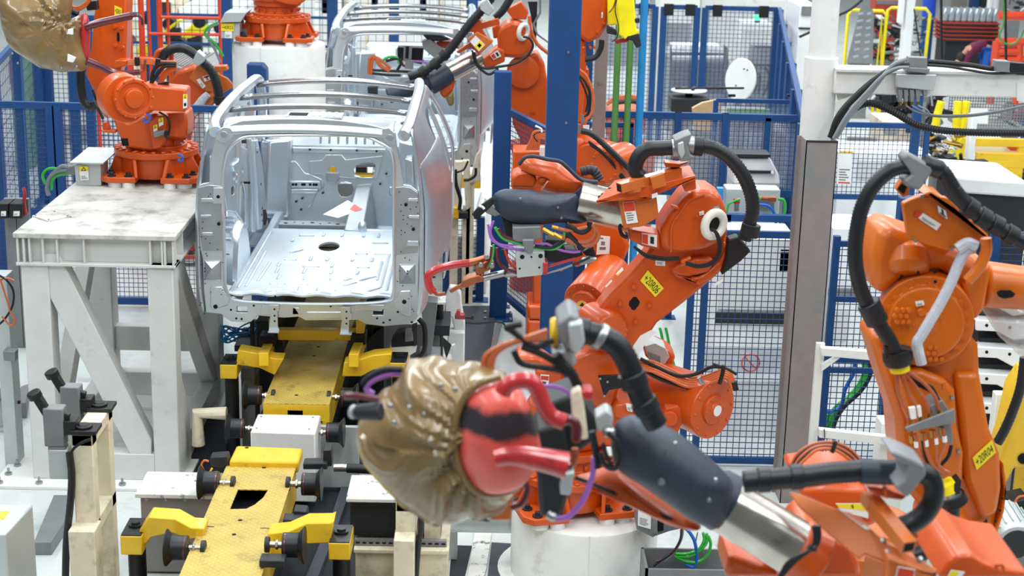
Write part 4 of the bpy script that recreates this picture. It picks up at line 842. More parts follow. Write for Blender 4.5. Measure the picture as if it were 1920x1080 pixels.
    for s_ in ('440,470', '360,530', '380,560'): m.sph(L(s_)[0]+tw, (.02, .05, .05), 10, 6)
    m.build('pressed_dimple', t)
    # floor
    zf = .185; m = MB('zinc_floor'); fl = [O+V(p) for p in ((-.72, .03, zf+.01), (.72, .03, zf+.01), (.72, 2.5, zf), (-.72, 2.5, zf))]; hc = atz(617, 462, CZ+zf)
    m.plate(fl, [[hc+V((.105*math.cos(a), .19*math.sin(a), 0)) for a in [k*math.pi/9 for k in range(18)]]], (0, 0, -.02)); m.build('floor_pan', t)
    m = MB('zinc_floor'); rb = [(-.6, .25, -.6, 1.5), (-.52, .45, -.5, 1.1), (.6, .3, .6, 1.5), (.55, .55, .55, 1.2), (-.66, .2, -.66, 2.3), (.66, .2, .66, 2.3)]; rr = random.Random(3)
    for yy in (.16, .34, .52, .74, .98, 1.22, 1.5, 1.95, 2.2):
        x = -.42+rr.uniform(0, .08)
        while x < .5:
            ln = rr.choice((.05, .09, .13)); k = rr.random()
            if not (abs(x+O.x-hc.x) < .26 and abs(yy+O.y-hc.y) < .3): rb.append((x, yy, x+(ln if k < .55 else 0), yy+(0 if k < .4 else ln*1.2)))
            x += ln+rr.uniform(.07, .16)
    for x0, y0, x1, y1 in rb: m.tube([O+V((x0, y0, zf+.002)), O+V((x1+.001, y1+.001, zf+.002))], .017, n=8, smooth=False); m.sph(O+V((x0, y0, zf+.002)), .017, 8, 4); m.sph(O+V((x1, y1, zf+.002)), .017, 8, 4)
    m.build('floor_rib', t)
    m = MB('zinc'); m.tube([O+V((x, .02, zf+.01+.008*math.sin(x*23))) for x in [-.72+k*.06 for k in range(25)]], .022, n=8, res=2)
    for x in (-.32, .05, .3): m.sph(O+V((x, .03, zf+.015)), (.06, .03, .02), 10, 6)
    m.build('floor_lip', t)
    m = MB('zinc_dark'); m.bx(O.x-.62, O.x+.12, O.y+2.62, O.y+2.8, O.z+.03, O.z+.2); m.bx(O.x-.66, O.x+.7, O.y+2.5, O.y+2.52, O.z-.05, O.z+.165); m.mat('hole')
    for i in range(9): m.cyl(O+V((-.55+.09*i, 2.68+.04*(i % 2), .2)), O+V((-.55+.09*i, 2.68+.04*(i % 2), .203)), .022 if i % 3 == 0 else .01, n=10)
    for i in range(8): m.cyl(O+V((-.55+.1*i, 2.62, .13)), O+V((-.55+.1*i, 2.617, .13)), .01, n=8)
    m.build('cross_member', t, bev=.01)
    m = MB('zinc'); m.bx(O.x-.95, O.x+.95, O.y+2.5, O.y+3.5, O.z-.02, O.z+.0); m.build('front_floor', t)
    m = MB('zinc_dark'); m.hexa([O+V(p) for p in ((.02, 2.45, 0), (.32, 2.45, 0), (.34, 3.42, 0), (.06, 3.42, 0), (.08, 2.45, .2), (.26, 2.45, .2), (.28, 3.42, .46), (.12, 3.42, .46))]); m.mat('zinc'); m.bx(O.x+.26, O.x+.62, O.y+2.5, O.y+2.56, O.z+.02, O.z+.19); m.sph(O+V((.26, 2.5, .2)), (.05, .06, .09)); m.build('tunnel', t, bev=.012)
    # bulkhead
    Fp = PL((0, 17.08, CZ+.5), (0, -1, .12)); c9 = lambda s_: [(530+float(a)/5.4, 250+float(b)/5.4) for a, b in (k.split(',') for k in s_.split())]
    H = lambda s_: [hit(p, Fp) for p in c9(s_)]
    m = MB('zinc'); m.plate([O+V((-.98, 3.53, .0)), O+V((.98, 3.53, .0)), O+V((.98, 3.53, .86)), O+V((-.98, 3.53, .86))] if 0 else H('-60,900 1300,960 1300,150 -60,130'),
        [H('720,370 745,330 800,303 905,300 940,320 930,400 900,445 800,445 735,420'), H('560,520 590,492 640,488 700,505 718,560 700,620 650,645 590,640 560,590'), H('470,370 480,345 505,337 530,345 540,370 530,395 505,403 480,395')], (0, .012, 0)); m.build('bulkhead', t, bev=.004)
    m = MB('zinc'); n_ = V(Fp.n)
    for s_, th in (('270,280 400,270 440,215 600,215 640,265 1015,225 960,455 720,455 580,440 440,440 400,410 280,410', .03), ('85,480 380,480 400,545 85,545', .04), ('85,560 370,560 350,605 85,605', .03), ('100,140 1040,155 1040,200 100,190', .02), ('1080,540 1120,540 1120,640 1080,620', .02)):
        if '270,280' in s_:
            m.plate(H(s_), [H('715,375 740,325 800,298 910,295 945,320 935,405 905,448 800,450 730,425'), H('465,370 478,342 505,333 533,342 545,370 533,398 505,407 478,398')], n_*th)
        else: m.prism(H(s_), n_*th)
    m.build('bulkhead_pressing', t, bev=.01)
    m = MB('zinc_dark'); m.prism(H('440,395 575,395 570,470 545,495 460,495 440,470'), n_*.045); m.prism(H('760,520 900,510 920,680 880,680 860,580 800,580 780,690 730,690'), n_*.06); m.build('column_mount', t, bev=.006)
    m = MB('hole'); m.mat('dark')
    for a in ('280,160', '490,165', '755,170', '955,178', '1052,404', '990,508', '412,598', '203,653', '140,686', '190,767', '865,555', '760,632'): p = H(a)[0]; m.cyl(p, p+n_*.07, .012, n=8)
    m.mat('hole')
    for a in ('110,515', '140,515', '205,515', '225,515', '283,515', '320,517', '345,517'): p = H(a)[0]; m.cyl(p+n_*.03, p+n_*.042, .016, n=10)
    m.build('stud', t)
    m = MB('zinc'); m.tube([hit(p, Fp)+n_*.006 for p in c9('85,290 130,290 220,400 270,415 330,440 400,480 410,540 340,610 300,700 260,745')], .007, n=6); m.build('sealant_bead', t, label='white sealant bead')
    m = MB('zinc'); a = H('-40,130 1240,150'); m.hexa([a[0]+V((0, 0, 0)), a[1], a[1]+V((0, .5, .04)), a[0]+V((0, .5, .04)), a[0]+V((0, .05, .17)), a[1]+V((0, .05, .17)), a[1]+V((0, .5, .17)), a[0]+V((0, .5, .17))])
    for i in range(8): p = a[0].lerp(a[1], .33+i*.07); m.bx(p.x-.012, p.x+.012, p.y+.0, p.y+.05, p.z+.03, p.z+.14)
    m.build('cowl', t, bev=.012)
    m = MB('zinc'); m.bx(O.x-.85, O.x+.85, O.y+4.2, O.y+4.4, O.z+.5, O.z+.75); m.bx(O.x-.85, O.x+.85, O.y+4.25, O.y+4.4, O.z+.1, O.z+.3); m.build('front_crossmember', t, bev=.02)
    return t
def PXY(p):
    v = V(p)-CAM; k = v.dot(FW); return (960+FPX*v.dot(RT)/k, 540-FPX*v.dot(UP)/k)
car1 = car_body('bare silver car body nearest, open tailgate frame facing the camera')
car2 = copy_tree(car1); car2['label'] = 'second bare silver car body farther up the line with a robot arm reaching inside'
car2.location = (aty(753, 150, 20).x, 20.0, 1.42+.13)
car1['group'] = car2['group'] = 'bare car bodies on the line'
# sheet left in the car
q = [hit(p, PL((0, 16.55, CZ+.36), (0, -.35, 1))) for p in [(530+a/5.4, 250+b/5.4) for a, b in ((410, 822), (660, 680), (805, 770), (560, 858))]]
t = thing('paper_sheet', 'white job sheet with a pink tag lying inside the near car body', 'paper', tuple(q[2])); m = MB('label_white'); m.prism(q, (0, 0, .003)); m.build('sheet', t)
m = MB('gun_face'); c = q[1].lerp(q[2], .55); m.prism([q[1].lerp(q[2], .45)+V((0, 0, .004)), q[2]+V((0, 0, .004)), q[2].lerp(q[3], .3)+V((0, 0, .004)), c.lerp(q[3], .35)+V((0, 0, .004))], (0, 0, .002)); m.build('tag', t)
m = MB('yellow'); 
# carrier and sled of the second body
t = thing('carrier_frame', 'yellow carrier frame holding the far car body', 'carrier', (-1.3, 21.5, 0)); m = MB('yellow')
for x in (-1.95, -.65): m.bx(x-.08, x+.08, 19.9, 23.6, 1.35, 1.52); 
for y in (20.1, 22.8): m.bx(-2.15, -.1, y, y+.15, 1.2, 1.35)
m.build('frame', t, bev=.01); m = MB('dark')
for x in (-1.85, -.75):
    for y in (20.1, 22.8): m.bx(x-.08, x+.08, y, y+.2, 0, 1.2)
m.build('column', t)
t = deck('farther sled section under the far car body', -1.7, -1.1, 18.3, 22.6)
# ------------------------------------------------------------------ robots
from mathutils import noise
def inflate(m, pts, Y, dep, rings=7, wr=0, seed=0, sub=3, back=.6, freq=7, axis=(0, -1, 0), gather=None):
    """closed bulging skin on an outline; wr adds cloth wrinkles"""
    p = [V(q) if not isinstance(q, tuple) else q for q in pts]; n0 = len(p); o = []
    for i in range(n0):
        a, b, c, d = p[i-1], p[i], p[(i+1) % n0], p[(i+2) % n0]
        for k in range(sub):
            t = k/sub; o.append(.5*((2*b)+(c-a)*t+(2*a-5*b+4*c-d)*t*t+(3*b-a-3*c+d)*t**3))
    p = o; n = len(p); c = sum(p, V((0, 0, 0)))/n; ax = V(axis).normalized(); vs = []; fs = []
    for s, dd in ((1, dep), (-1, dep*back)):
        for r in range(rings):
            a = math.pi/2*r/(rings-.4); k = math.cos(a)**.8
            if s < 0 and r == 0: continue
            for i, q in enumerate(p):
                w = c+(q-c)*k+ax*s*dd*math.sin(a)
                if wr and gather:
                    dx, dz = w.x-gather.x, w.z-gather.z; rr_ = math.hypot(dx, dz); an = math.atan2(dz, dx)
                    an += .5*noise.noise(w*4+V((seed, 0, 0)))
                    h = (1-2.4*abs(noise.noise(V((an*2.3, rr_*.9+seed, .3)))))*1.0+.22*(1-2.2*abs(noise.noise(V((an*6, rr_*1.6, seed+1.7)))))+.25*noise.noise(w*14)
                    w = w+(ax*s*.9+(q-c).normalized()*.3)*wr*h*min(1, rr_/.06)*(.5+.5*math.exp(-rr_/.4))
                elif wr:
                    h = noise.noise(w*freq+V((seed, 0, 0)))+.5*abs(noise.noise(V((w.x*freq*3, w.y*freq*1.2, w.z*freq*1.5+seed)))); w = w+(ax*s*.8+(q-c).normalized()*.5)*wr*h
                vs.append(w)
    def row(j): return j*n
    for j in range(rings-1):
        for i in range(n): fs.append((row(j)+i, row(j)+(i+1) % n, row(j+1)+(i+1) % n, row(j+1)+i))
    fs.append(tuple(row(rings-1)+i for i in range(n)))
    for i in range(n): fs.append((i, row(rings)+i, row(rings)+(i+1) % n, (i+1) % n))
    for j in range(rings, 2*rings-2):
        for i in range(n): fs.append((row(j)+i, row(j+1)+i, row(j+1)+(i+1) % n, row(j)+(i+1) % n))
    fs.append(tuple(row(2*rings-2)+i for i in reversed(range(n))))
    return m.add(vs, fs)
def robot_base(t, c, k=1, rot=0, pucks=True):
    c = V(c); R = Matrix.Rotation(rot, 3, 'Z'); q = lambda x, y, z: c+R @ V((x*k, y*k, z*k))
    m = MB('orange'); m.lathe(c, (0, 0, 1), [(.06*k, .33*k), (.12*k, .36*k), (.25*k, .36*k), (.27*k, .41*k), (.33*k, .41*k), (.335*k, .3*k)], 40)
    for sx in (-1, 1):
        for sy in (-1, 1):
            m.prism([q(sx*.12, sy*.46, .05), q(sx*.40, sy*.46, .05), q(sx*.47, sy*.38, .05), q(sx*.47, sy*.12, .05), q(sx*.25, sy*.12, .05), q(sx*.12, sy*.25, .05)][::sx*sy], (0, 0, .055*k))
            for a, b in (((.13, .45), (.22, .2)), ((.45, .13), (.2, .2))): m.prism([q(sx*a[0], sy*a[1], .1), q(sx*b[0], sy*b[1], .1), q(sx*b[0], sy*b[1], .27), q(sx*(a[0]*.7+b[0]*.3), sy*(a[1]*.7+b[1]*.3), .27)], R @ V((.035*k*(1 if a[0] < a[1] else 0), .035*k*(0 if a[0] < a[1] else 1), 0)))
    for i in range(26): a = 2*math.pi*i/26; m.ob(c+V((.375*k*math.cos(a), .375*k*math.sin(a), .338*k)), (.07*k, .04*k, .02*k), rz=a)
    o = m.build('base', t, bev=.008)
    m = MB('dark')
    for sx in (-1, 1):
        for sy in (-1, 1):
            for a, b in ((.2, .4), (.36, .4), (.4, .25)): p = q(sx*a, sy*b, .105); m.cyl(p, p+V((0, 0, .012*k)), .04*k, n=14); m.cyl(p, p+V((0, 0, .04*k)), .024*k, n=6)
    m.build('base_bolt', o)
    if pucks:
        m = MB('white')
        for sx in (-1, 1):
            for sy in (-1, 1): p = q(sx*.33, sy*.36, 0); m.cyl(p, p+V((0, 0, .052*k)), .075*k); p = q(sx*.2, sy*.4, 0); m.cyl(p, p+V((0, 0, .052*k)), .06*k)
        m.build('levelling_puck', o)
    m = MB('orange'); m.lathe(c, (0, 0, 1), [(.33*k, .3*k), (.37*k, .3*k), (.38*k, .26*k), (.45*k, .255*k), (.46*k, .29*k), (.52*k, .29*k)], 36); ringbolts(m, c+V((0, 0, .4*k)), (0, 0, 1), .275*k, 14, .014*k, .03*k); m.build('turntable', t, bev=.005)
def drum(lab, c, r, z, seam=0): 
    t = thing('robot_plinth', lab, 'plinth', (c[0], c[1], 0)); m = MB('white'); m.lathe((c[0], c[1], 0), (0, 0, 1), [(0, r), (z-.03, r), (z-.01, r-.008), (z, r-.03)], 48); m.build('drum', t)
    m = MB('white'); m.lathe((c[0], c[1], 0), (0, 0, 1), [(0, r+.1), (.025, r+.1)], 48); m.build('foot_flange', t)
    m = MB('white'); a = math.radians(-105+seam); p = V((c[0]+r*math.cos(a), c[1]+r*math.sin(a), 0)); m.tube([p, p+V((0, 0, z))], .006, n=6, smooth=False); m.build('weld_seam', t); return t
def hose(t, cr, pts, Y, rpx, clamp=None, rib=.07, pitch=.028, mat='rubber', name='hose', **k):
    o = MB(mat).tb(cr, pts, Y, rpx, n=16, rib=rib, pitch=pitch, **k).build(name, t, ang=60); return o
def band(t, cr, at, to, Y, rpx, L=.05, mat='steel_plain', name='hose_clamp'):
    a, b = W(cr, at+' '+to, Y); d = (b-a).normalized(); r = mpp(cr, rpx, (a.y)); m = MB(mat); m.lathe(a-d*L/2, d, [(0, r), (.004, r*1.06), (L-.004, r*1.06), (L, r)], 24); return m.build(name, t)
def decal(t, cr, quad, p, th=.0, **k): return sticker(t, W(cr, quad, p), **k)
def tri(t, cr, quad, p): return warn_tri(t, W(cr, quad, p))
# ---- left robot on the stand
t = thing('welding_robot', 'orange welding robot with a brown bagged gun standing on the pale steel stand', 'robot', (-3.2, 15.3, SZ))
robot_base(t, (-3.22, 15.32, SZ), .98)
Y = 15.0; m = MB('orange'); m.pr('a1', '632,668 655,650 720,690 800,655 870,640 945,650 925,720 930,800 895,850 840,852 720,830 690,815 655,730', 14.98, .42); m.pr('a1', '890,640 1045,628 1055,690 1050,772 1020,782 925,775', 15.05, .36); m.cy('a1', '870,900 870,790', (15.3, 15.3), 150, 130); m.build('frame', t, bev=.03)
m = MB('orange'); m.pr('a1', '835,690 880,652 925,650 930,770 905,830 860,840', 14.93, .1); m.build('brake_cover', t, bev=.01)
m = MB('hole'); m.pr('a1', '678,780 718,778 725,820 690,822', 14.975, .01); m.build('cast_hole', t)
p = pl(14.95, 30, 730); m = MB('orange'); m.dk('a1', '735,545', p, 112, .14, prof=[(-2.2, 1.04), (-.2, 1.04), (-.15, 1), (.55, 1), (.7, .96), (.72, .8), (.6, .78), (.6, .5), (.9, .46), (.95, .2)], n=44); m.dk('a1', '705,555', p, 135, .04, prof=[(-4, 1), (.6, 1), (1, .97)], n=44); ringbolts(m, W('a1', '735,545', p)[0]+p.n*.1, p.n, .165, 12, .012, .012); m.build('shoulder_drum', t, bev=.012)
m = MB('orange'); m.pr('a1', '790,492 835,482 1045,502 1045,632 800,622', 14.78, .26); m.pr('a1', '790,478 850,480 850,640 790,640', 14.8, .3); m.build('motor', t, bev=.02)
tri(t, 'a1', '1030,530 1054,530 1054,572 1030,576', 14.76)
o = decal(t, 'a1', '1030,572 1054,572 1052,605 1030,610', 14.76, lines=0, blocks=[(.2, .2, .8, .7, 'ink')]); tri(t, 'a1', '892,668 918,660 920,700 894,715', 14.92); tri(t, 'a1', '862,705 886,698 886,735 864,745', 14.92)
m = MB('cast_grey'); m.pr('a1', '860,745 920,735 928,755 885,772 862,772', 14.86, .1); m.build('plug_cover', t, bev=.006)
m = MB('cable_blue'); m.tb('a1', '815,640 845,650 838,680 810,690 812,660', 14.8, 6); m.tb('a1', '1000,870 1025,880 1022,905 1000,900', 14.86, 7); m.build('blue_tag', t)
m = MB('orange'); m.pr('a1', '545,-40 720,-40 705,335 655,440 640,655 590,668 562,615 520,505 478,420 512,250 525,100', 15.12, .26); m.build('upper_arm', t, bev=.03)
m = MB('orange'); bolts(m, 'a1', '648,150 685,155 650,255 690,265 590,440', 15.12, 12, .03); m.mat('hole'); m.pr('a1', '657,190 664,178 672,190 673,228 666,238 658,228', 15.116, .01); m.build('arm_bolt', t)
decal(t, 'a1', '645,30 686,48 684,92 644,86', 15.11, bgm='label_yellow', text='+00R01', name='number_plate')
m = MB('orange'); m.pr('a1', '628,360 660,338 712,340 705,372 640,385', 14.95, .2); m.build('bracket', t, bev=.01)
gn = MB('gun_red'); inflate(gn, W('a1', '452,95 490,80 508,180 502,330 485,372 460,330 450,200', 14.5), 0, .07, 4); gun = gn.build('welding_gun', t)
m = MB('tarp'); inflate(m, W('a1', '10,-60 200,-90 385,-60 392,120 450,90 470,250 492,372 420,398 280,385 130,310 40,210 20,80', 14.5), 0, .3, 24, wr=.05, sub=12, gather=aty(130, 40, 14.5)); m.build('protective_bag', gun, label='brown protective bag over the gun')
m = MB('steel_plain'); 
for q in PX('a1', '160,245 238,252 240,35 100,355 310,265 345,385 430,375 315,50 70,300'): c = aty(q[0], q[1], 14.24); m.sph(c, .012, 8, 5)
m.build('bag_rivet', gun)
m = MB('gun_dark'); m.tb('a1', '485,150 560,128 640,110 740,88', 14.45, 22, n=14); m.tb('a1', '495,345 560,372 630,405 700,412 785,405', 14.45, 22, n=14, r1=.025); m.build('electrode_arm', gun)
m = MB('gun_dark'); m.tb('a1', '730,90 775,86 797,108 802,140', 14.45, 12, r1=.012); m.mat('copper'); m.tb('a1', '785,405 808,390 814,365 818,335', 14.45, 9, r1=.01); m.tb('a1', '802,138 805,152', 14.45, 6); m.build('electrode_tip', gun)
m = MB('label_white'); m.pr('a1', '382,165 408,160 408,195 378,190', 14.2, .03); m.pr('a1', '380,305 425,325 410,352 378,345', 14.2, .03); m.build('tape', gun)
m = MB('cable_orange'); 
for i in range(3): m.tb('a1', f'390,{25+i*10} 430,{42+i*9} 480,{18+i*9} 510,{-20+i*8}', 14.8, 7)
m.build('gun_cable', t); m = MB('black'); m.pr('a1', '480,10 540,5 545,55 490,60', 14.9, .1); m.tb('a1', '370,-10 400,60 440,80', 14.7, 18); m.build('connector', t)
hose(t, 'a1', '455,385 455,470 468,560 500,600 545,585', 14.8, 24); hose(t, 'a1', '520,505 540,560 548,600 580,670', 14.95, 8, rib=0)
for i in range(4): MB('cable_orange').tb('a1', f'650,{345+7*i} 730,{340+8*i} 830,{330+9*i} 905,{345+8*i} 990,{350+12*i} {935+5*i},{395+5*i} {880+5*i},480', 15.0, 7).build('cable', t)
for i in range(2): MB('black').tb('a1', f'850,470 {865+i*22},{395+i*20} {910+i*20},{358+i*15} 990,{358+i*12}', 14.95, 10).build('cable', t)
m = MB('black'); m.tb('a1', '770,322 772,370', 14.97, 14); m.tb('a1', '890,330 885,370', 14.95, 14); m.pr('a1', '885,470 950,460 945,478 890,486', 14.9, .06); m.tb('a1', '895,630 940,660 955,710 945,770', 14.9, 6); m.tb('a1', '940,735 935,760 945,775', 14.85, 12); m.build('cable_tie', t)
m = MB('orange'); m.pr('a1', '570,735 650,735 650,750 575,745', 15.0, .12); m.pr('a1', '578,690 600,690 615,735 580,735', 15.05, .1); m.build('step_bracket', t, bev=.005)
jb = thing('junction_box', 'grey sheet metal box with warning label beside the left robot base', 'box', (-3.98, 15.2, SZ))
m = MB('box_grey'); m.pr('a1', '418,930 565,905 570,1045 428,1045', 14.95, .3); m.build('body', jb, bev=.005); m = MB('box_grey'); q = W('a1', '396,918 582,905', 14.9); r = W('a1', '640,830 487,826', 15.5); zz = q[0].z
m.prism([V((q[0].x, 14.88, zz)), V((q[1].x, 14.88, zz)), V((q[1].x+.05, 15.4, zz+.05)), V((q[0].x+.05, 15.4, zz+.05))], (0, 0, .012)); m.build('lid', jb)
tri(jb, 'a1', '447,935 496,935 496,985 447,985', 14.94); decal(jb, 'a1', '450,965 498,960 500,1012 454,1015', 14.938, lines=4)
for i, (mt, s) in enumerate((('cable_green', '385,965 330,950 270,950 240,985 255,1035'), ('cable_grey', '380,955 320,968 280,1000 265,1060 275,1100'), ('cable_green', '385,978 330,985 295,1015 290,1070'), ('cable_grey', '380,940 350,935 320,955 290,985'))): MB(mt).tb('a1', s, 15.2, 12 if mt == 'cable_grey' else 8).build('cable', jb)
m = MB('cast_grey'); m.pr('a1', '375,940 420,930 425,985 380,985', 15.1, .12); m.build('gland', jb, bev=.008)
# ---- robot behind the left fence: only elbow and foot show
t = thing('welding_robot', 'orange robot elbow with a black hose rising behind the left mesh fence', 'robot', (-3.4, 20.9, 0)); Y = 20.2
m = MB('orange'); m.pr('a1', '935,480 990,405 1080,372 1180,400 1225,480 1210,590 1110,640 1065,735 1040,760 1000,700 1010,560', Y, .5); m.build('elbow_housing', t, bev=.05)
m = MB('orange'); m.pr('o', '330,235 362,240 345,330 300,450 270,500 225,490 290,330', Y+.15, .3); m.build('upper_arm', t, bev=.03)
c = atz(242, 575, 0); robot_base(t, (c.x, 20.9, .05), 1.1); m = MB('orange'); m.lathe((c.x, 20.9, 0), (0, 0, 1), [(.6, .3), (.9, .3), (1.0, .22)], 24); m.build('frame', t)
m = MB('orange_light'); m.pr('a1', '1062,440 1112,362 1140,372 1280,440 1322,488 1240,530 1150,510', Y-.12, .04); m.pr('a1', '1205,372 1270,370 1280,395 1215,410', Y-.1, .15); m.build('cover_plate', t, bev=.01)
decal(t, 'a1', '1140,430 1175,420 1190,445 1152,460', Y-.14, blocks=[(.35, .1, .65, .9, 'label_red'), (.1, .1, .9, .35, 'ink')]); decal(t, 'a1', '1105,450 1122,440 1158,485 1140,498', Y-.14, lines=4)
hose(t, 'a1', '910,340 930,300 975,275 1030,272 1085,300 1140,350 1190,400 1220,480 1235,560 1240,640', Y-.3, 26); m = MB('box_grey'); m.pr('a1', '1080,345 1110,285 1150,320 1145,350 1110,375', Y-.42, .16); m.build('hose_clamp', t, bev=.01); band(t, 'a1', '1235,560', '1237,580', Y-.3, 30, .08, 'black')
m = MB('orange'); m.tb('a1', '875,325 885,295 910,283 965,275', Y-.2, 14); m.tb('a1', '965,275 965,440', Y-.2, 13); m.build('handle', t); m = MB('sleeve'); m.tb('a1', '1170,530 1140,560 1100,615 1045,655', Y-.2, 20, r1=.07); m.build('cable_sleeve', t)
m = MB('orange_light'); m.tb('a1', '1210,530 1180,560 1130,600 1100,640', Y-.1, 24); m.build('guard_tube', t)
# ---- far robot foot on white drum
c = aty(520, 75, 19.2)
t = thing('welding_robot', 'orange robot base on the tall white drum behind the near car', 'robot', (c.x, 19.25, 3.12)); robot_base(t, (c.x, 19.25, 3.12), .96)
m = MB('orange'); m.lathe((c.x, 19.25, 3.12), (0, 0, 1), [(.49, .3), (.62, .36), (.7, .4), (.95, .42)], 32); m.pr('a8', '1010,-60 1235,-60 1240,0 1180,40 1100,30 1020,5', 18.9, .4); m.build('frame', t, bev=.02)
drum('tall white drum plinth under the far robot base', (aty(523, 100, 19.25).x, 19.25), .552, 3.12)
jb = thing('junction_box', 'grey box with yellow number plate beside the far robot base', 'box', tuple(aty(430, 60, 19.1))); m = MB('box_grey'); q = W('a8', '664,155 790,155 790,262 664,258', 18.95); m.prism(q, (0, .35, 0)); m.pr('a8', '655,152 795,150 838,85 690,84', 18.9, .4); m.build('body', jb, bev=.005)
m = MB('cast_grey'); m.bx(q[2].x-.05, q[2].x+.3, 19.1, 19.25, q[2].z+.02, q[2].z+.1); m.build('mounting_arm', jb)
decal(jb, 'a8', '665,158 750,158 750,212 666,208', 18.94, bgm='label_yellow', text='+40R03', name='number_plate', box=(.06, .3, .94, .75)); decal(jb, 'a8', '690,212 738,212 738,258 690,256', 18.94, lines=3)
for mt, s in (('cable_green', '640,150 570,190 560,240 620,290 680,380'), ('cable_grey', '650,160 590,190 580,260 620,330 660,420')): MB(mt).tb('a8', s, 19.1, 9).build('cable', jb)
t = thing('floor_grating', 'brown ribbed step plate behind the left robot elbow', 'step', tuple(aty(400, 110, 21))); m = MB('galv'); q = [atz(*p, 1.75) for p in PX('a8', '250,410 330,360 640,360 650,440 470,470 330,450')]; m.prism(q, (0, 0, -.06))
for i in range(12): a = q[0].lerp(q[4], i/12); b = q[1].lerp(q[2], i/12); m.bar(a+V((0, 0, .01)), b+V((0, 0, .01)), .03)
m.build('plate', t); c = sum(q, V((0, 0, 0)))/6; MB('galv').bx(c.x-.2, c.x+.2, c.y-.2, c.y+.2, 0, 1.7).build('support', t)
# ---- robot reaching into the far car
Y = 19.3; t = thing('welding_robot', 'orange robot leaning its silver forearm into the far car body', 'robot', tuple(aty(1000, 400, Y))[:2]+(0,))
m = MB('orange'); m.pr('a7', '1148,205 1180,160 1235,125 1300,135 1360,210 1375,290 1350,330 1300,360 1165,352', Y-.2, .45); m.build('elbow_housing', t, bev=.05)
m = MB('orange'); m.pr('a7', '1060,370 1150,290 1200,310 1200,380 1110,418 1075,415', Y-.25, .35); m.pr('a7', '1120,170 1165,140 1170,230 1130,240', Y-.15, .2); m.build('motor', t, bev=.02)
m = MB('orange'); m.pr('a7', '1210,510 1240,420 1330,350 1400,320 1445,400 1470,560 1465,800 1430,820 1440,1000 1300,1000 1290,850 1250,770', Y, .35); m.pr('o', '955,270 1040,255 1045,420 1000,420', Y+.1, .3); m.build('upper_arm', t, bev=.03)
c = aty(1015, 470, Y+.5); m = MB('orange'); m.lathe((c.x, Y+.5, 0), (0, 0, 1), [(0, .4), (.3, .4), (.35, .3), (1.6, .3), (1.9, .3)], 28); m.build('base', t)
m = MB('orange'); p = pl(Y-.02, 0); m.dk('a7', '1310,440', p, 100, .06); bolts(m, 'a7', '1230,410 1250,480 1310,505 1380,440 1290,705 1370,680', p, 12, .04); m.mat('hole'); m.pr('a7', '1320,720 1330,710 1355,725 1362,755 1350,765 1325,748', Y-.005, .01); m.build('elbow_cap', t)
m = MB('ceramic'); a = aty(*PX('a7', '1312,195')[0], Y-.24); m.tor(a, (.75, -.6, -.1), .085, .028); m.build('cable_ring', t)
m = MB('steel'); m.cy('a7', '1050,345 800,475', (Y-.15, Y-.3), 58, 62); m.build('forearm_tube', t); m = MB('rubber_cover'); m.cy('a7', '860,440 730,520', (Y-.27, Y-.36), 66, 70); m.cy('a7', '780,480 480,590', (Y-.35, Y-.4), 56, 48); m.build('forearm_cover', t, bev=.02)
m = MB('orange'); m.pr('a7', '790,500 900,490 880,560 830,610 800,580', Y-.3, .25); m.build('wrist', t, bev=.03); m = MB('tarp'); m.pr('a7', '830,600 880,560 890,640 860,660', Y-.35, .2); m.build('wrist_bag', t, bev=.03)
hose(t, 'a7', '1130,-30 1060,60 990,140 920,230 850,320 780,380 700,440 610,470', Y-.5, 27, pitch=.04); 
for a, b in (('830,335', '800,365'), ('775,390', '750,410'), ('700,440', '680,455')): band(t, 'a7', a, b, Y-.5, 33, .08, 'black')
hose(t, 'a7', '1240,-20 1190,60 1140,110', Y-.3, 24, rib=0)
m = MB('box_grey'); m.pr('a7', '1045,20 1090,-10 1135,60 1100,100 1050,60', Y-.62, .2); m.build('hose_clamp', t, bev=.01)
m = MB('orange'); m.pr('a7', '900,320 1000,250 1010,200 950,190 1040,110 1060,140 1160,110 1170,150 1060,180 1110,260 1040,335 990,290 915,330', Y-.38, .08); m.build('bracket', t, bev=.01)
m = MB('orange_light'); m.pr('a7', '970,245 1030,195 1130,255 1045,335', Y-.45, .12); m.mat('orange'); m.pr('a7', '1205,60 1300,10 1345,75 1330,120 1250,120', Y-.1, .2); m.build('cover_plate', t, bev=.01)
decal(t, 'a7', '985,255 1020,218 1078,275 1040,315', Y-.46, bgm='label_white', blocks=[(.05, .5, .95, .95, 'label_yellow'), (.3, .6, .7, .85, 'ink')]); decal(t, 'a7', '1108,340 1155,305 1178,345 1130,368', Y-.27, blocks=[(.05, .1, .45, .9, 'label_red'), (.6, .2, .85, .8, 'ink')])
for s in ('1310,225 1350,235 1372,280 1340,340 1260,390 1160,410 1080,420 1030,390 1010,320', '1000,310 1020,390 1070,440 1110,455 1160,420'): MB('black').tb('a7', s, Y-.4, 8).build('cable', t)
m = MB('copper'); m.mat('cable_orange'); m.tb('a7', '1350,100 1360,190 1400,270 1470,330', Y-.1, 12); m.build('cable', t); m = MB('steel_plain'); m.tb('a7', '1415,0 1415,80 1375,150 1400,210 1470,260', Y-.3, 8, smooth=False); m.build('cable_bracket', t)
m = MB('black'); m.pr('a7', '1340,10 1400,10 1390,300 1360,100', Y, .2); m.build('back_cable_bundle', t)
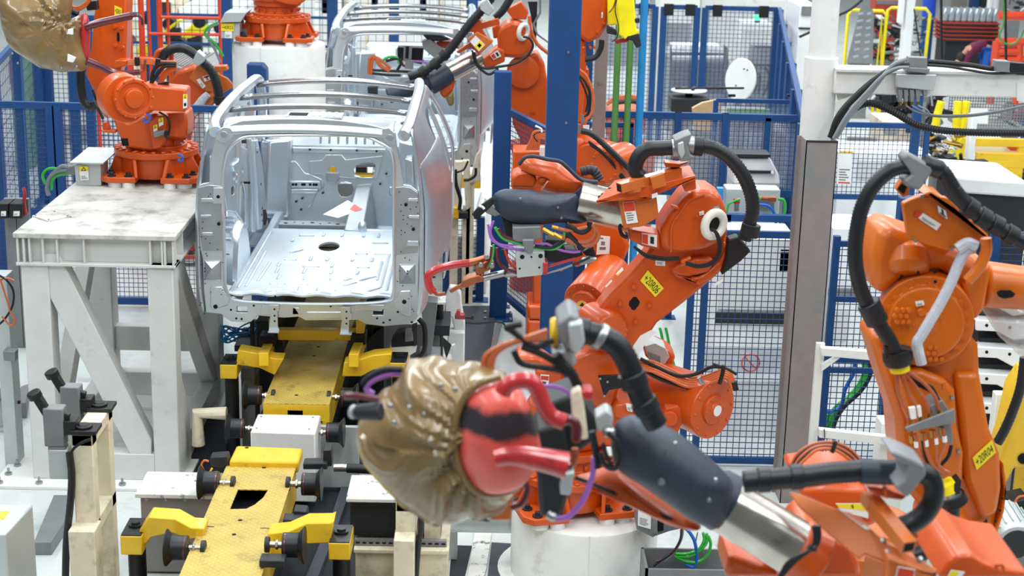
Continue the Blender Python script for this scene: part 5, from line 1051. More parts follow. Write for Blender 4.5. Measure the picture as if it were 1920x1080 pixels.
# gun inside the far car
gun = MB('rubber_cover'); inflate(gun, W('a7', '690,200 720,165 800,158 880,180 905,215 860,245 740,248', 20.2), 0, .15, 5); g_ = gun.build('welding_gun', t)
m = MB('cast_grey'); m.pr('a7', '690,255 740,240 800,290 860,310 840,370 760,350 700,300', 20.1, .2); m.pr('a7', '590,370 640,375 635,425 585,420', 20.0, .1); m.mat('black'); m.pr('a7', '540,290 700,295 690,395 540,365', 20.3, .2); m.mat('steel_plain'); m.pr('a7', '580,280 630,282 625,380 575,375', 20.15, .05); m.mat('hole'); m.pr('a7', '592,285 612,285 608,358 588,358', 20.14, .02); m.build('gun_body', g_)
m = MB('orange'); m.pr('a7', '750,270 800,250 940,260 930,300 780,290', 20.25, .15); m.build('gun_bracket', g_)
for mt, s, r in (('cable_orange', '365,455 370,370 400,345 430,400 490,440', 9), ('cable_orange', '380,460 385,380 410,360 450,410 500,430', 9), ('cable_orange', '360,360 400,350 440,370 500,420', 9), ('cable_green', '450,370 490,350 540,355 550,390', 8), ('black', '390,430 480,435 600,440 660,450', 8), ('black', '385,450 480,460 560,462', 8), ('cable_purple', '640,375 700,380 740,400', 7), ('black', '470,375 540,360 560,390 540,430', 9), ('gun_dark', '560,360 575,400 620,410', 8)): MB(mt).tb('a7', s, 20.1, r).build('gun_cable', g_)
m = MB('dark'); m.pr('a7', '355,530 415,525 415,600 360,600', 19.6, .2); m.build('gun_cylinder', g_, bev=.02)
# ---- robot behind the wide blue post
Y = 16.6; t = thing('welding_robot', 'orange robot standing behind the wide blue post at centre', 'robot', tuple(aty(1040, 560, Y))[:2]+(0,))
m = MB('orange'); m.pr('o', '962,284 1046,284 1044,576 1000,576 998,470 960,400', Y, .4); m.build('riser', t, bev=.015); m = MB('orange'); m.pr('o', '988,574 1090,570 1090,602 990,600', Y-.1, .6); q = aty(1040, 600, Y); m.bx(q.x-.3, q.x+.35, Y-.1, Y+.6, 0, q.z+.02); m.build('base', t, bev=.03)
m = MB('orange'); m.pr('d1', '50,800 110,765 180,800 260,835 330,850 385,900 385,1000 330,1050 180,1050 60,990', Y-.1, .5); m.build('frame', t, bev=.05)
p = pl(Y-.3, -35, 1140); m = MB('orange'); m.dk('d1', '255,925', p, 105, .12, prof=[(-2.5, 1.02), (.6, 1.02), (1, .9)]); m.dk('d1', '160,900', p, 95, .1, prof=[(-2, 1), (1, 1)]); ringbolts(m, W('d1', '255,925', p)[0]+p.n*.1, p.n, .15, 12, .016, .03); m.build('shoulder_drum', t, bev=.01)
m = MB('orange'); m.pr('d1', '40,190 115,235 118,420 95,690 40,700', Y, .3); m.pr('o', '1075,300 1100,240 1105,130 1080,120', Y+.05, .3); m.build('upper_arm', t, bev=.02); m = MB('orange'); m.pr('d1', '60,-60 240,-60 235,150 195,212 130,245 70,205', Y-.1, .4); ringbolts(m, W('d1', '100,265', Y-.05)[0], (0, 0, 1), .12, 10, .014, .02); m.build('elbow_housing', t, bev=.04); decal(t, 'd1', '203,65 212,65 210,100 202,100', Y-.115, lines=2)
m = MB('orange'); bolts(m, 'd1', '205,60 180,180 215,130', Y-.1, 9, .02); m.build('bolt', t)
for mt, s, r in (('cable_orange', '75,390 120,430 155,530 150,630 110,685', 9), ('black', '72,420 110,460 140,540 130,630 90,665', 7), ('black', '70,430 100,480 125,560 115,630', 6), ('black', '205,225 200,270 170,320 110,335', 16)): MB(mt).tb('d1', s, Y-.25, r).build('cable', t)
hose(t, 'd1', '90,735 150,755 220,815 300,890 360,950 385,985', Y-.5, 17, rib=0)
for i in range(3): MB('black').tb('d1', f'{130+i*4},{795+i*9} {200+i*4},{848+i*8} {270+i*4},{925+i*6} {320+i*10},1010', Y-.45, 7).build('cable', t)
m = MB('steel_plain'); m.pr('d1', '85,640 105,650 110,690 90,700', Y-.3, .04); m.pr('d1', '68,700 90,705 90,750 68,748', Y-.4, .1); m.build('connector', t); m = MB('label_white'); m.pr('d1', '100,705 135,703 135,730 100,732', Y-.2, .01); m.build('label_plate', t)
for i in range(6): MB('cable_orange').tb('d6', f'{545+i*17},565 {580+i*12},490 {600+i*6},{440+i*9} {650},{430+i*10} {700},{445+i*9}', Y-.15, 8).build('cable', t)
m = MB('black'); m.tb('d6', '695,435 620,445 600,470 625,505', Y-.25, 5); m.build('cable_tie', t); m = MB('label_white'); m.tb('d6', '610,395 650,415 655,440', Y-.25, 7); m.pr('d6', '640,545 695,545 695,620 640,620', Y-.05, .05); m.build('white_tie', t)
m = MB('orange'); p = pl(Y-.3, 25, 1000); m.pr('d6', '440,735 520,705 590,715 625,760 620,830 440,830', Y-.35, .3); m.pr('d6', '620,770 670,735 710,760 640,815', Y-.4, .2); m.build('wrist_motor', t, bev=.02)
# hoist
t = thing('hanging_hoist', 'bright yellow hanging lift tool beside the light blue pipe', 'hoist', tuple(aty(1170, 60, 16.3))); m = MB('yellow_bright'); m.pr('d1', '238,-50 290,-50 300,140 240,145', 16.4, .15); m.build('back_bar', t, bev=.02); m = MB('yellow_bright'); m.pr('d1', '288,-50 385,-50 400,165 415,170 415,190 335,222 300,195', 16.2, .15); m.build('body', t, bev=.02)
m = MB('dark'); m.pr('d1', '340,200 415,188 428,260 400,272 380,230 345,222', 16.2, .1); m.pr('d1', '385,105 418,100 420,128 390,130', 16.2, .08); m.pr('d1', '235,145 290,170 290,200 235,190', 16.4, .1); m.build('hook', t, bev=.01); m = MB('gun_red'); m.pr('d1', '268,225 330,215 360,222 355,238 290,248', 16.3, .06); m.build('handle', t, bev=.01)
m = MB('black'); m.tb('d1', '290,-10 280,60 300,150 290,210 262,235', 16.15, 3); m.mat('copper'); m.tb('d1', '290,-20 270,40 245,70', 16.3, 5); m.build('cord', t)
# orange robot foot far behind the pipes
t = thing('welding_robot', 'orange robot body behind the middle fence and the green pipes', 'robot', tuple(aty(1180, 260, 23))[:2]+(0,)); m = MB('orange'); m.pr('d1', '230,660 300,620 400,620 455,650 455,740 420,790 260,800 230,760', 22.8, .8); q = aty(1175, 270, 23); m.cyl((q.x, 23.2, 0), (q.x, 23.2, q.z), .45); m.build('body', t, bev=.08)
for i in range(3): MB('cable_orange').tb('d1', f'{230+i*5},{590-i*8} 290,{560-i*7} 380,{552-i*6} 430,{570-i*5}', 22.7, 8).build('cable', t)
MB('black').tb('d1', '280,580 340,572 400,575 432,600', 22.6, 12).build('cable', t)
# ---- middle robot 06
YM = 11.2
c5 = (0.80, 11.5); Z5 = .55
drum('white drum plinth under the middle robot, at bottom centre', c5, .57, Z5, 15)
t = thing('welding_robot', 'middle orange robot with yellow plate 20R06 holding a bare spot welding gun', 'robot', (c5[0], c5[1], Z5))
robot_base(t, (.66, 11.5, Z5), .98, .25)
m = MB('orange'); m.lathe((.66, 11.6, Z5), (0, 0, 1), [(.5, .3), (.62, .34), (.8, .34), (.85, .3)], 32)
m.pr('b3', '290,650 380,612 480,620 525,720 515,800 490,895 400,895 330,830 300,760', 11.25, .4); m.pr('b3', '380,880 520,900 560,860 700,925 725,1010 560,1080 380,1080', 11.3, .5); m.build('frame', t, bev=.03)
p = pl(11.15, 25, 1140); m = MB('orange'); m.dk('b3', '458,505', p, 92, .08, prof=[(-3, 1.02), (.6, 1), (1, .9)]); ringbolts(m, W('b3', '458,505', p)[0]+p.n*.06, p.n, .12, 9, .018, .025, 20, 200); m.build('shoulder_drum', t, bev=.01)
m = MB('orange'); m.pr('b3', '20,640 130,640 220,700 170,720 110,690 15,680', 11.5, .3); m.pr('b3', '110,700 250,700 260,820 190,850 120,790', 11.45, .3); m.build('rear_bracket', t, bev=.03); decal(t, 'b3', '138,725 180,728 176,780 134,772', 11.44, bgm='label_white', blocks=[(.05, .1, .95, .5, 'label_red'), (.3, .65, .7, .9, 'ink')])
m = MB('black'); m.pr('b3', '415,735 520,730 535,790 470,800 445,835', 11.1, .03); m.mat('steel_plain'); m.dk('b3', '425,745 445,828 460,760', 11.1, 6, .01); m.build('cable_bracket', t)
m = MB('orange'); m.pr('b3', '485,900 500,870 575,855 590,930 500,945', 11.15, .25); m.build('small_motor', t, bev=.02); decal(t, 'b3', '548,865 585,870 580,905 556,900', 11.14, lines=3)
# arm
m = MB('orange'); m.pr('b3', '365,475 395,440 470,345 560,255 640,165 665,120 760,20 900,20 1025,20 1042,80 1036,190 1000,240 900,325 800,405 700,480 655,550 606,650 560,620 520,545 450,505', YM, .28); m.build('upper_arm', t, bev=.03)
m = MB('orange'); m.pr('b3', '755,210 800,235 850,262 900,255 930,240 1000,180 1040,110 1036,190 960,262 900,300 850,275 790,260', YM-.05, .08); m.build('arm_rib', t, bev=.015)
m = MB('orange'); bolts(m, 'b3', '585,300 520,380 660,388 595,466', YM, 12, .035); bolts(m, 'b2', '975,740 805,570', YM-.18, 9, .03); bolts(m, 'b3', '870,262 895,278', YM-.05, 10, .03); m.mat('hole'); m.pr('b3', '565,375 585,352 600,352 616,375 612,390 592,416 578,412 563,390', YM-.004, .01); m.build('arm_bolt', t)
decal(t, 'b3', '655,222 732,310 690,352 618,272', YM-.006, bgm='label_yellow', text='+20R06', name='number_plate'); decal(t, 'b3', '690,165 738,168 738,202 692,198', YM-.006, lines=3)
m = MB('label_white'); m.prism([p_+V((0, -.004, 0)) for p_ in W('b3', '618,538 672,510 690,520 640,580 606,640 575,600', YM)], (0, .004, 0)); m.build('side_label', t)
# elbow
m = MB('orange'); m.pr('b2', '585,660 640,570 690,510 720,470 790,415 895,420 960,462 995,560 1000,700 950,745 860,780 700,808 640,806 588,775', YM-.18, .42); m.build('elbow_housing', t, bev=.045, seg=3)
m = MB('orange'); m.tb('b2', '650,800 652,640 700,560 760,480 860,440', YM-.19, 7); m.pr('b2', '385,655 585,690 588,790 470,760 390,720', YM-.14, .22); m.pr('b2', '650,505 700,520 690,535 650,525', YM-.2, .05); m.pr('b2', '705,850 770,822 778,838 715,875', YM-.2, .05); m.pr('b2', '640,910 700,870 800,830 900,830 920,860 880,920 760,950 690,940', YM-.06, .1); m.build('elbow_motor', t, bev=.02)
decal(t, 'b2', '470,678 563,690 562,764 470,742', YM-.146, bgm='label_white', blocks=[(.02, .06, .4, .94, 'label_red'), (.55, .2, .8, .8, 'ink')]); decal(t, 'b2', '822,548 850,540 852,563 824,570', YM-.186, lines=2)
a = aty(*PX('b2', '913,625')[0], YM-.22); ax = V((.55, -.83, -.05)); m = MB('ceramic'); m.tor(a, ax, .085, .032, 36, 12); m.build('cable_ring', t); m = MB('steel_plain'); m.pr('b2', '840,665 855,600 880,540 945,500 950,535 900,700 870,720', YM-.185, .02); m.mat('hole'); m.lathe(a-ax*.01, ax, [(0, .075), (.005, .075)], 24); m.build('ring_plate', t)
for i in range(3): MB('black').tb('b2', f'{895+i*6},650 {925+i*8},690 {940+i*8},780 {900+i*6},{850+i*7} {820},{872+i*9} 740,{855+i*8}', YM-.28, 6).build('cable', t)
for i in range(2): MB('black').tb('b2', f'420,760 500,{810+i*14} 600,{830+i*12} 700,{828+i*10}', YM-.2, 8).build('cable', t)
MB('black').tb('b2', '345,600 335,650 350,690 380,705', YM-.15, 12).build('cable', t)
# hose bracket and cover plate over the elbow
m = MB('orange_light'); m.pr('b2', '325,462 480,470 560,455 575,580 470,640 358,650', YM-.3, .25); m.build('cover_box', t, bev=.008)
decal(t, 'b2', '350,488 420,482 446,612 376,622', YM-.306, bgm='label_white', blocks=[(.02, .02, .98, .44, 'label_red')], lines=4)
m = MB('orange'); m.hexa([*W('b2', '190,492 320,440 500,455 490,480', YM-.34), *W('b2', '440,410 560,365 800,325 700,420', YM+.05)][:8]) if 0 else m.prism(W('b2', '190,480 330,432 500,390 800,325 800,352 550,440 500,470 330,462 195,500', YM-.36), (0, .03, 0))
q1 = W('b2', '190,490 500,470 550,440 800,345', YM-.36); zt = q1[0].z; m.prism([V((q1[0].x, YM-.36, q1[0].z)), V((q1[1].x, YM-.36, q1[1].z)), V((q1[3].x, YM-.36, q1[3].z)), V((q1[3].x, YM+.0, q1[3].z+.01)), V((q1[0].x+.15, YM+.0, q1[0].z+.07))], (0, 0, .015)); m.pr('b2', '735,355 800,340 803,410 735,425', YM-.3, .2); m.build('hose_bracket', t, bev=.004)
m = MB('orange_light'); a, b = aty(*PX('b2', '330,400')[0], YM-.42), aty(*PX('b2', '700,300')[0], YM-.2); m.bar(a, b, .07, .065); m.mat('hole'); d = (a-b).normalized(); m.bar(a+d*.001, a+d*.003, .055, .05); m.mat('orange_light'); m.pr('b2', '522,340 605,312 622,385 540,410', YM-.42, .06); m.pr('b2', '385,410 465,405 462,425 390,435', YM-.4, .08); m.build('square_tube', t, bev=.004); decal(t, 'b2', '530,440 565,428 568,452 533,466', YM-.37)
m = MB('orange'); m.pr('b2', '612,245 700,255 755,238 750,250 690,275 615,275', YM-.25, .12); m.mat('rubber'); m.pr('b2', '650,275 700,268 715,310 650,325', YM-.22, .06); m.build('clamp_foot', t, bev=.004)
m = MB('cast_grey'); m.pr('b2', '670,110 735,80 775,68 770,100 750,140 770,200 795,210 740,240 705,240 690,190', YM-.4, .2); m.mat('box_grey'); m.pr('b2', '690,130 725,115 735,190 715,225 695,190', YM-.42, .05); m.build('hose_clamp', t, bev=.008)
hose(t, 'b2', '465,330 430,290 445,220 500,165 600,155 690,150', YM-.3, 48, rib=0); hose(t, 'b2', '740,150 830,145 920,160 1010,220 1090,320 1140,440 1150,540 1130,620 1100,720', YM-.3, 43, rib=.06, pitch=.024); 
band(t, 'b2', '675,160', '700,158', YM-.3, 56, .05); band(t, 'b2', '765,140', '790,142', YM-.3, 56, .05); band(t, 'b2', '800,145', '830,148', YM-.3, 54, .1, 'black'); band(t, 'b2', '1135,660', '1128,690', YM-.3, 56, .09, 'black'); m = MB('black'); m.pr('b2', '1000,720 1060,700 1140,790 1080,850 960,940 990,850', YM-.2, .12); m.build('hose_end_bracket', t, bev=.01)
m = MB('label_white'); m.pr('b2', '915,990 965,955 970,975 920,1005', YM-.16, .01); m.build('label_plate', t)
# forearm
m = MB('steel'); m.cy('b2', '430,560 85,480', (YM-.05, YM-.02), 118, 122); m.build('forearm_tube', t)
m = MB('ink'); 
for x, y, w_ in ((255, 425, 10), (233, 440, 12), (275, 408, 8), (215, 455, 7)): p_ = aty(*PX('b2', f'{x},{y}')[0], YM-.16); m.sph(p_, (.018, .006, .012), 8, 5)
m.build('tube_mark', t)
m = MB('rubber_cover'); inflate(m, W('b1', '484,385 500,345 560,318 650,322 720,322 770,335 900,348 1015,350 1030,400 1035,480 1080,522 1020,535 900,528 760,545 640,535 560,505 510,460', YM-.1), 0, .13, 6, sub=2); m.build('wrist_cover', t); m = MB('steel_plain'); m.dk('b1', '898,435 920,500 660,380', YM-.225, 8, .012); m.build('cover_screw', t)
m = MB('orange'); inflate(m, W('b1', '650,180 665,140 710,118 800,128 900,150 960,200 1060,268 1040,310 1005,345 900,350 790,325 850,275 770,215 690,205', YM+.12), 0, .12, 5, sub=2); m.build('wrist', t); m = MB('rubber_cover'); m.tb('b1', '650,165 690,120 750,112 830,130 910,145 960,185 1030,250 1080,268 1150,275', YM+.02, 13); m.build('wrist_seal', t)
m = MB('orange'); m.pr('b1', '600,250 640,215 720,200 765,250 750,315 610,312', YM+.05, .2); m.pr('b1', '765,265 810,230 848,245 795,310', YM+.02, .12); m.build('wrist_motor', t, bev=.02)
m = MB('dark'); hs = W('b1', '1040,210 1120,200 1160,260', YM+.2); m.tube(hs, .035, rib=.08, pitch=.02, n=14); m.build('hose', t)
# spot welding gun, bare
gY = YM-.05; gm = MB('cast_grey'); gm.pr('b1', '610,562 790,555 796,632 760,640 750,655 640,656 612,640', gY-.2, .2); gm.pr('b1', '670,640 748,640 740,725 700,728 680,680', gY-.24, .1); gm.pr('b1', '470,430 540,480 500,495 440,470 430,400', gY-.1, .15); gm.build('x', None) if 0 else None
gun = gm.build('welding_gun', t, bev=.008)
m = MB('box_grey'); m.pr('b1', '635,722 812,722 812,758 800,862 640,880 632,760', gY-.22, .25); m.mat('hole'); m.dk('b1', '672,748 788,742', gY-.22, 15, .002, n=14); m.dk('b1', '730,748 656,822 780,815', gY-.22, 7, .002, n=12); m.build('gun_block', gun, bev=.006)
m = MB('gun_red'); m.pr('b1', '805,785 835,785 832,860 802,862', gY-.24, .15); m.build('red_block', gun, bev=.006)
m = MB('steel_plain'); m.cy('b1', '410,885 560,850', (gY-.12, gY-.12), 22); m.cy('b1', '560,850 640,840', (gY-.1, gY-.1), 30); m.build('piston', gun)
m = MB('copper'); m.tb('b1', '455,752 400,770 330,788', gY-.12, 24, n=14); m.mat('gun_red'); m.tb('b1', '340,786 240,798 150,820 95,850 75,880 85,935 110,970', gY-.12, 25, n=14, r1=.03); m.mat('copper'); m.tb('b1', '108,965 140,985 185,980', gY-.12, 12, r1=.014); m.build('upper_electrode', gun)
m = MB('copper'); m.pr('b1', '290,905 330,880 400,862 425,880 430,905 380,915 320,945 295,940', gY-.18, .12); m.pr('b1', '380,815 440,775 490,780 500,820 420,850 400,880 375,850', gY-.16, .1); m.tb('b1', '300,925 255,945 215,968', gY-.12, 15, r1=.014); m.build('lower_electrode', gun, bev=.008)
m = MB('steel_plain'); m.dk('b1', '410,795 445,745 480,800', gY-.17, 16, .03, n=6); m.build('gun_bolt', gun)
for mt, s, r in (('cable_purple', '490,520 470,590 500,650 570,690 690,705', 9), ('cable_purple', '455,540 480,640 560,675 680,665 830,665', 8), ('cable_purple', '830,665 900,700 980,718 1040,715', 8), ('cable_green', '500,560 550,630 640,660 760,690 880,695 940,640 935,590', 10), ('cable_green', '490,670 485,740 460,800 440,820', 8), ('gun_dark', '520,570 560,620 620,640 680,640', 12), ('gun_dark', '510,690 520,770 560,820 640,850', 12), ('gun_dark', '480,680 470,760 440,820', 10), ('gun_red', '560,700 590,780 640,830', 9), ('gun_red', '835,810 930,780 1010,760', 9), ('dark', '545,700 580,800 560,860', 7), ('steel_plain', '830,850 920,825 1000,795', 7), ('dark', '990,800 1060,770 1100,750', 8), ('black', '750,680 850,690 930,650 960,600', 13), ('black', '950,540 1040,590 1090,570 1100,530', 18), ('black', '960,600 1020,660 1060,700', 17), ('cable_copper', '870,560 960,580 1080,560 1130,540', 13), ('cable_copper', '900,610 1000,650 1090,650 1130,600 1120,540', 13), ('cable_copper', '920,630 1020,670 1110,675 1155,620 1140,560', 13)): MB(mt).tb('b1', s, gY-.18, r).build('gun_cable', gun)
m = MB('brass'); m.cy('b1', '800,570 870,610', (gY-.2, gY-.2), 16, n=6); m.cy('b1', '870,600 920,630', (gY-.2, gY-.2), 14, n=6); m.cy('b1', '860,555 900,565', (gY-.2, gY-.2), 12, n=6); m.build('fitting', gun)
m = MB('dark'); m.pr('b1', '540,490 640,540 690,560 610,640 560,600', gY-.05, .15); m.pr('b1', '820,640 1000,650 1060,740 900,790 815,780', gY+.0, .15); m.pr('b1', '1050,720 1120,680 1148,770 1100,760', gY-.1, .08); m.build('gun_frame', gun, bev=.01); m = MB('steel_plain'); m.pr('b1', '930,670 990,660 1030,720 950,720', gY-.16, .1); m.pr('b1', '1030,775 1090,750 1148,765 1110,785 1040,805', gY-.18, .06); m.build('gun_bracket', gun, bev=.006)
for i in range(4): MB('black').tb('b1', f'485,{380+i*8} 440,{410+i*12} 400,{440+i*14} {360+i*10},{485+i*9}', gY-.1, 12).build('gun_cable', gun)
MB('label_white').tb('b1', '400,425 420,432 432,445', gY-.16, 8).build('cable_tie', gun)
# balancing cylinder and large motor
m = MB('orange'); a, b = aty(*PX('b3', '700,800')[0], 11.75), aty(*PX('b3', '968,892')[0], 11.15); ax = V((.64, -.77, -.0)).normalized(); R = .23; m.lathe(b-ax*.62, ax, [(0, R*.8), (.05, R*.92), (.5, R*.95), (.52, R), (.62, R), (.625, R*.97)], 40); m.lathe(b, ax, [(0, .115), (.025, .11), (.03, .055), (.045, .05)], 28); ringbolts(m, b, ax, R*.86, 10, .014, .015); ringbolts(m, b, ax, .095, 6, .012, .035); m.build('motor', t, bev=.006)
u, w = frame_of(ax); q = b+ax*.047; m = MB('label_white'); m.lathe(q, ax, [(0, .042), (.002, .042)], 20); m.mat('label_red'); m.add([q+ax*.003+u*.0+w*.038*math.cos(k*math.pi/8)+V((0, 0, .038*math.sin(k*math.pi/8))) for k in range(9)], [tuple(range(9))]); m.build('label_plate', t)
m = MB('orange'); m.pr('b3', '720,930 745,890 800,878 832,905 820,960 800,1010 740,1000', 11.1, .3); m.dk('b3', '762,935', 11.1, 38, .03); m.build('motor_bracket', t, bev=.025); m = MB('orange'); m.pr('b3', '650,590 700,580 760,610 790,640 770,690 730,695 640,640', 11.6, .25); m.build('x', None) if 0 else m.build('fan_cover', t, bev=.02)
m = MB('box_grey'); m.pr('b3', '640,590 690,575 740,600 760,640 735,680 660,655', 11.55, .2); m.mat('cast_grey')
for i in range(8): m.pr('b3', f'{655+i*8},{615+i*3} {659+i*8},{615+i*3} {659+i*8},{650+i*3} {655+i*8},{650+i*3}', 11.54, .02)
m.build('fan_motor', t, bev=.008)
p0 = '610,660 680,665 760,700 850,740 920,738 985,715 1040,700 1072,760'
for i in range(5): MB('cable_orange').tb('b3', ' '.join(f'{float(x)-i*2},{float(y)+i*11}' for x, y in (k.split(',') for k in p0.split())), [11.2-.02*i]*8, 8).build('cable', t)
for s, r in (('620,650 700,690 800,730 880,725 960,690 1010,690', 9), ('630,700 700,740 800,775 880,790 900,770', 10)): MB('black').tb('b3', s, 11.15, r).build('cable', t)
m = MB('black'); m.tb('b3', '1020,680 1015,720 1000,770', 11.05, 10); m.tb('b3', '970,675 1040,700 1082,725', 11.05, 7); m.tb('b3', '1070,760 1080,800', 11.0, 14); m.mat('steel_plain'); m.tb('b3', '900,740 915,765 925,760', 11.05, 11); m.build('cable_tie', t)
# second cylinder next to the post
m = MB('orange'); b = aty(*PX('b3', '352,385')[0], 11.75); a = b+V((.24, .5, .12)); ax = (b-a).normalized(); m.lathe(a, ax, [(0, .16), (.05, .18), ((b-a).length-.02, .18), ((b-a).length, .172)], 36); m.lathe(b, ax, [(0, .12), (.03, .11), (.04, .06), (.05, .05)], 28); ringbolts(m, b, ax, .15, 12, .011, .012); ringbolts(m, b, ax, .1, 8, .01, .035); m.build('balance_cylinder', t, bev=.004)
q = b+ax*.052; u = V((1, 0, 0)); w = ax.cross(u).normalized()
if w.z < 0: w = -w
u = w.cross(ax).normalized(); u = u if u.x > 0 else -u
m = MB('label_white'); m.lathe(q, ax, [(0, .05), (.002, .05)], 20); m.mat('label_yellow'); m.add([q+ax*.003+u*.048*math.cos(k*math.pi/8)+w*.048*math.sin(k*math.pi/8) for k in range(9)], [tuple(range(9))]); m.mat('ink'); m.add([q+ax*.004+u*x+w*y for x, y in ((-.025, .005), (.025, .005), (0, .042))], [(0, 1, 2)]); m.build('warning_label', t)
mid = a.lerp(b, .5); rt = u; up_ = w
for k, cols in ((.22, 'label_white'), (.62, 'label_white')):
    d0 = a.lerp(b, k); d1 = a.lerp(b, k+.22); n = ((CAM-mid)-ax*(CAM-mid).dot(ax)).normalized(); sd = ax.cross(n).normalized(); sd = sd if sd.x > 0 else -sd; qs = []
    for d_, an in ((d0, 10), (d0, 50), (d1, 50), (d1, 10)): an = math.radians(an); qs.append(d_+(n*math.cos(an)+sd*math.sin(an))*.1815)
    sticker(t, qs, 'label_white', blocks=[(.04, .55, .96, .96, 'label_yellow')], lines=0)
m = MB('orange'); m.pr('d6', '1090,990 1230,1020 1260,1080 1100,1080', 11.9, .3); m.build('x', None) if 0 else None
m = MB('orange'); m.pr('b2', '40,540 330,630 400,760 340,900 200,830 60,900 30,800', 12.2, .3); m.build('rear_housing', t, bev=.03); o = decal(t, 'b2', '200,690 275,700 270,805 190,810', 12.19, lines=0, blocks=[(.2, .1, .45, .18, 'ink_grey'), (.3, .3, .6, .5, 'ink_grey'), (.2, .6, .7, .75, 'ink_grey')])
# base connection box and cables on the drum
jb = thing('junction_box', 'grey connection box with a white label on the edge of the middle white drum', 'box', (1.05, 11.05, .6)); m = MB('cast_grey'); m.pr('d8', '682,-60 870,0 915,20 915,260 865,288 680,195', 10.9, .2); m.pr('d8', '915,10 1040,60 1180,100 1180,190 1060,215 915,265', 10.98, .16); m.mat('hole'); m.pr('d8', '920,20 990,40 985,215 920,225', 10.975, .01); m.build('body', jb, bev=.005)
decal(jb, 'd8', '700,-50 845,0 840,192 695,150', 10.89, lines=6); m = MB('steel_plain'); m.dk('d8', '890,20 885,232 910,250', 10.895, 12, .01); m.build('screw', jb)
for mt, s, r in (('dark', '1190,180 1170,320 1090,450 960,540 870,610', 14), ('gun_dark', '1180,200 1180,300 1130,400 1010,510 900,560', 12), ('cable_grey', '1210,170 1190,300 1120,430 1000,560', 10), ('cable_blue', '1200,160 1270,220 1330,320 1355,450 1350,570 1310,620 1230,590', 20), ('cable_green', '1430,230 1440,320 1380,420 1250,470 1120,470', 17), ('cable_green', '1470,240 1470,340 1400,430 1280,500 1110,500', 17), ('cable_green', '1490,270 1515,370 1470,490 1380,560 1250,560 1130,510', 18), ('black', '1370,230 1350,320 1360,400', 6)): MB(mt).tb('d8', s, 10.75, r).build('cable', jb)
t2_ = thing('cable_tray', 'dark metal cable tray with green and blue cables beside the middle drum', 'tray', (1.2, 10.7, 0)); f = W('d8', '775,610 1500,560', 10.55); m = MB('cast_grey'); x0, x1, z1 = f[0].x, f[1].x+.2, f[0].z
m.bx(x0, x1, 10.5, 10.52, 0, z1); m.bx(x0, x1, 10.85, 10.87, 0, z1); m.bx(x0, x0+.02, 10.5, 10.87, 0, z1); m.bx(x0, x1, 10.5, 10.87, 0, .05); m.mat('hole'); m.bx(x0+.02, x1, 10.52, 10.85, .05, .06); m.build('tray', t2_)
# ---- tall robot 04 at the right
YR = 8.3; t = thing('welding_robot', 'tall orange robot at right with yellow plate 20R04 and four orange hoses on its arm', 'robot', (2.6, 8.6, 0))
m = MB('orange_bright'); m.pr('d5', '-120,-20 0,-60 190,-60 330,-40 385,20 390,150 432,400 480,520 488,680 470,800 455,880 400,920 340,975 310,1000 60,700 20,640 0,360 -60,180', YR, .35); m.build('upper_arm', t, bev=.04)
m = MB('orange_bright'); m.pr('d5', '270,150 385,150 430,400 482,520 488,680 470,795 400,830 320,640 300,400', YR-.05, .08); m.pr('d5', '120,130 230,180 275,230 285,400 315,520 310,640 245,740 150,560 40,330 0,150', YR-.09, .1); m.build('arm_plate', t, bev=.03)
m = MB('orange_bright'); m.pr('d5', '455,870 480,800 500,690 488,600 495,560 510,650 500,780 470,880 420,930', YR-.02, .2); m.build('arm_flange', t, bev=.02)
decal(t, 'd5', '352,535 442,453 459,510 370,592', YR-.056, bgm='label_yellow', text='+20R04', name='number_plate')
m = MB('hole'); m.pr('d5', '345,880 420,820 422,840 380,900 345,920', YR-.056, .01); m.dk('d5', '488,722 478,778 457,828', YR-.025, 6, .004); m.pr('d5', '312,560 328,590 330,620 312,636', YR-.02, .02); m.build('arm_hole', t); m = MB('steel_plain'); m.dk('d5', '256,255 287,502', YR-.09, 10, .02, n=12); m.build('plate_screw', t); m = MB('orange_bright'); m.pr('d5', '212,195 226,192 230,215 216,222', YR-.095, .01); m.build('slot', t)
p = pl(YR-.06, -12, 1738); m = MB('orange_bright'); m.dk('b7', '365,600', p, 128, .1, prof=[(-2, 1.28), (.1, 1.28), (.12, 1.02), (.45, 1.0), (.5, .98), (.5, .3), (.62, .28), (.62, .0)], n=56); m.build('joint_disc', t, bev=.006)
m = MB('orange_bright'); c = W('b7', '365,600', p)[0]; ringbolts(m, c+p.n*.012, p.n, .205*1.0, 20, .018, .02)
for cx, cy in ((275, 580), (435, 582), (390, 710)):
    for i in range(-1, 2):
        for j in range(-1, 2): m.dk('b7', f'{cx+i*20+(j%2)*8},{cy+j*20}', pl(YR-.11, 0), 9, .02, n=8)
m.dk('b7', '349,567', pl(YR-.11, 0), 15, .02); m.build('disc_bolt', t); decal(t, 'b7', '328,532 356,528 360,543 332,548', YR-.125, lines=2)
m = MB('hole'); m.dk('b7', '280,443 338,430 397,428 398,462 520,572', YR-.11, 6, .004); m.build('disc_hole', t)
m = MB('orange_bright'); a = aty(*PX('b7', '225,390')[0], YR+.1); m.pr('b7', '178,400 200,300 235,265 300,290 470,350 560,400 585,480 540,560 430,420 300,440 210,520 180,480', YR, .4); m.cy('b7', '300,330 300,440', (YR+.1, YR+.0), 75, 80); m.build('elbow_housing', t, bev=.05); m = MB('ceramic'); m.pr('b7', '185,340 195,330 200,395 180,455 170,455 175,400', YR+.1, .15); m.build('cable_ring', t, bev=.02)
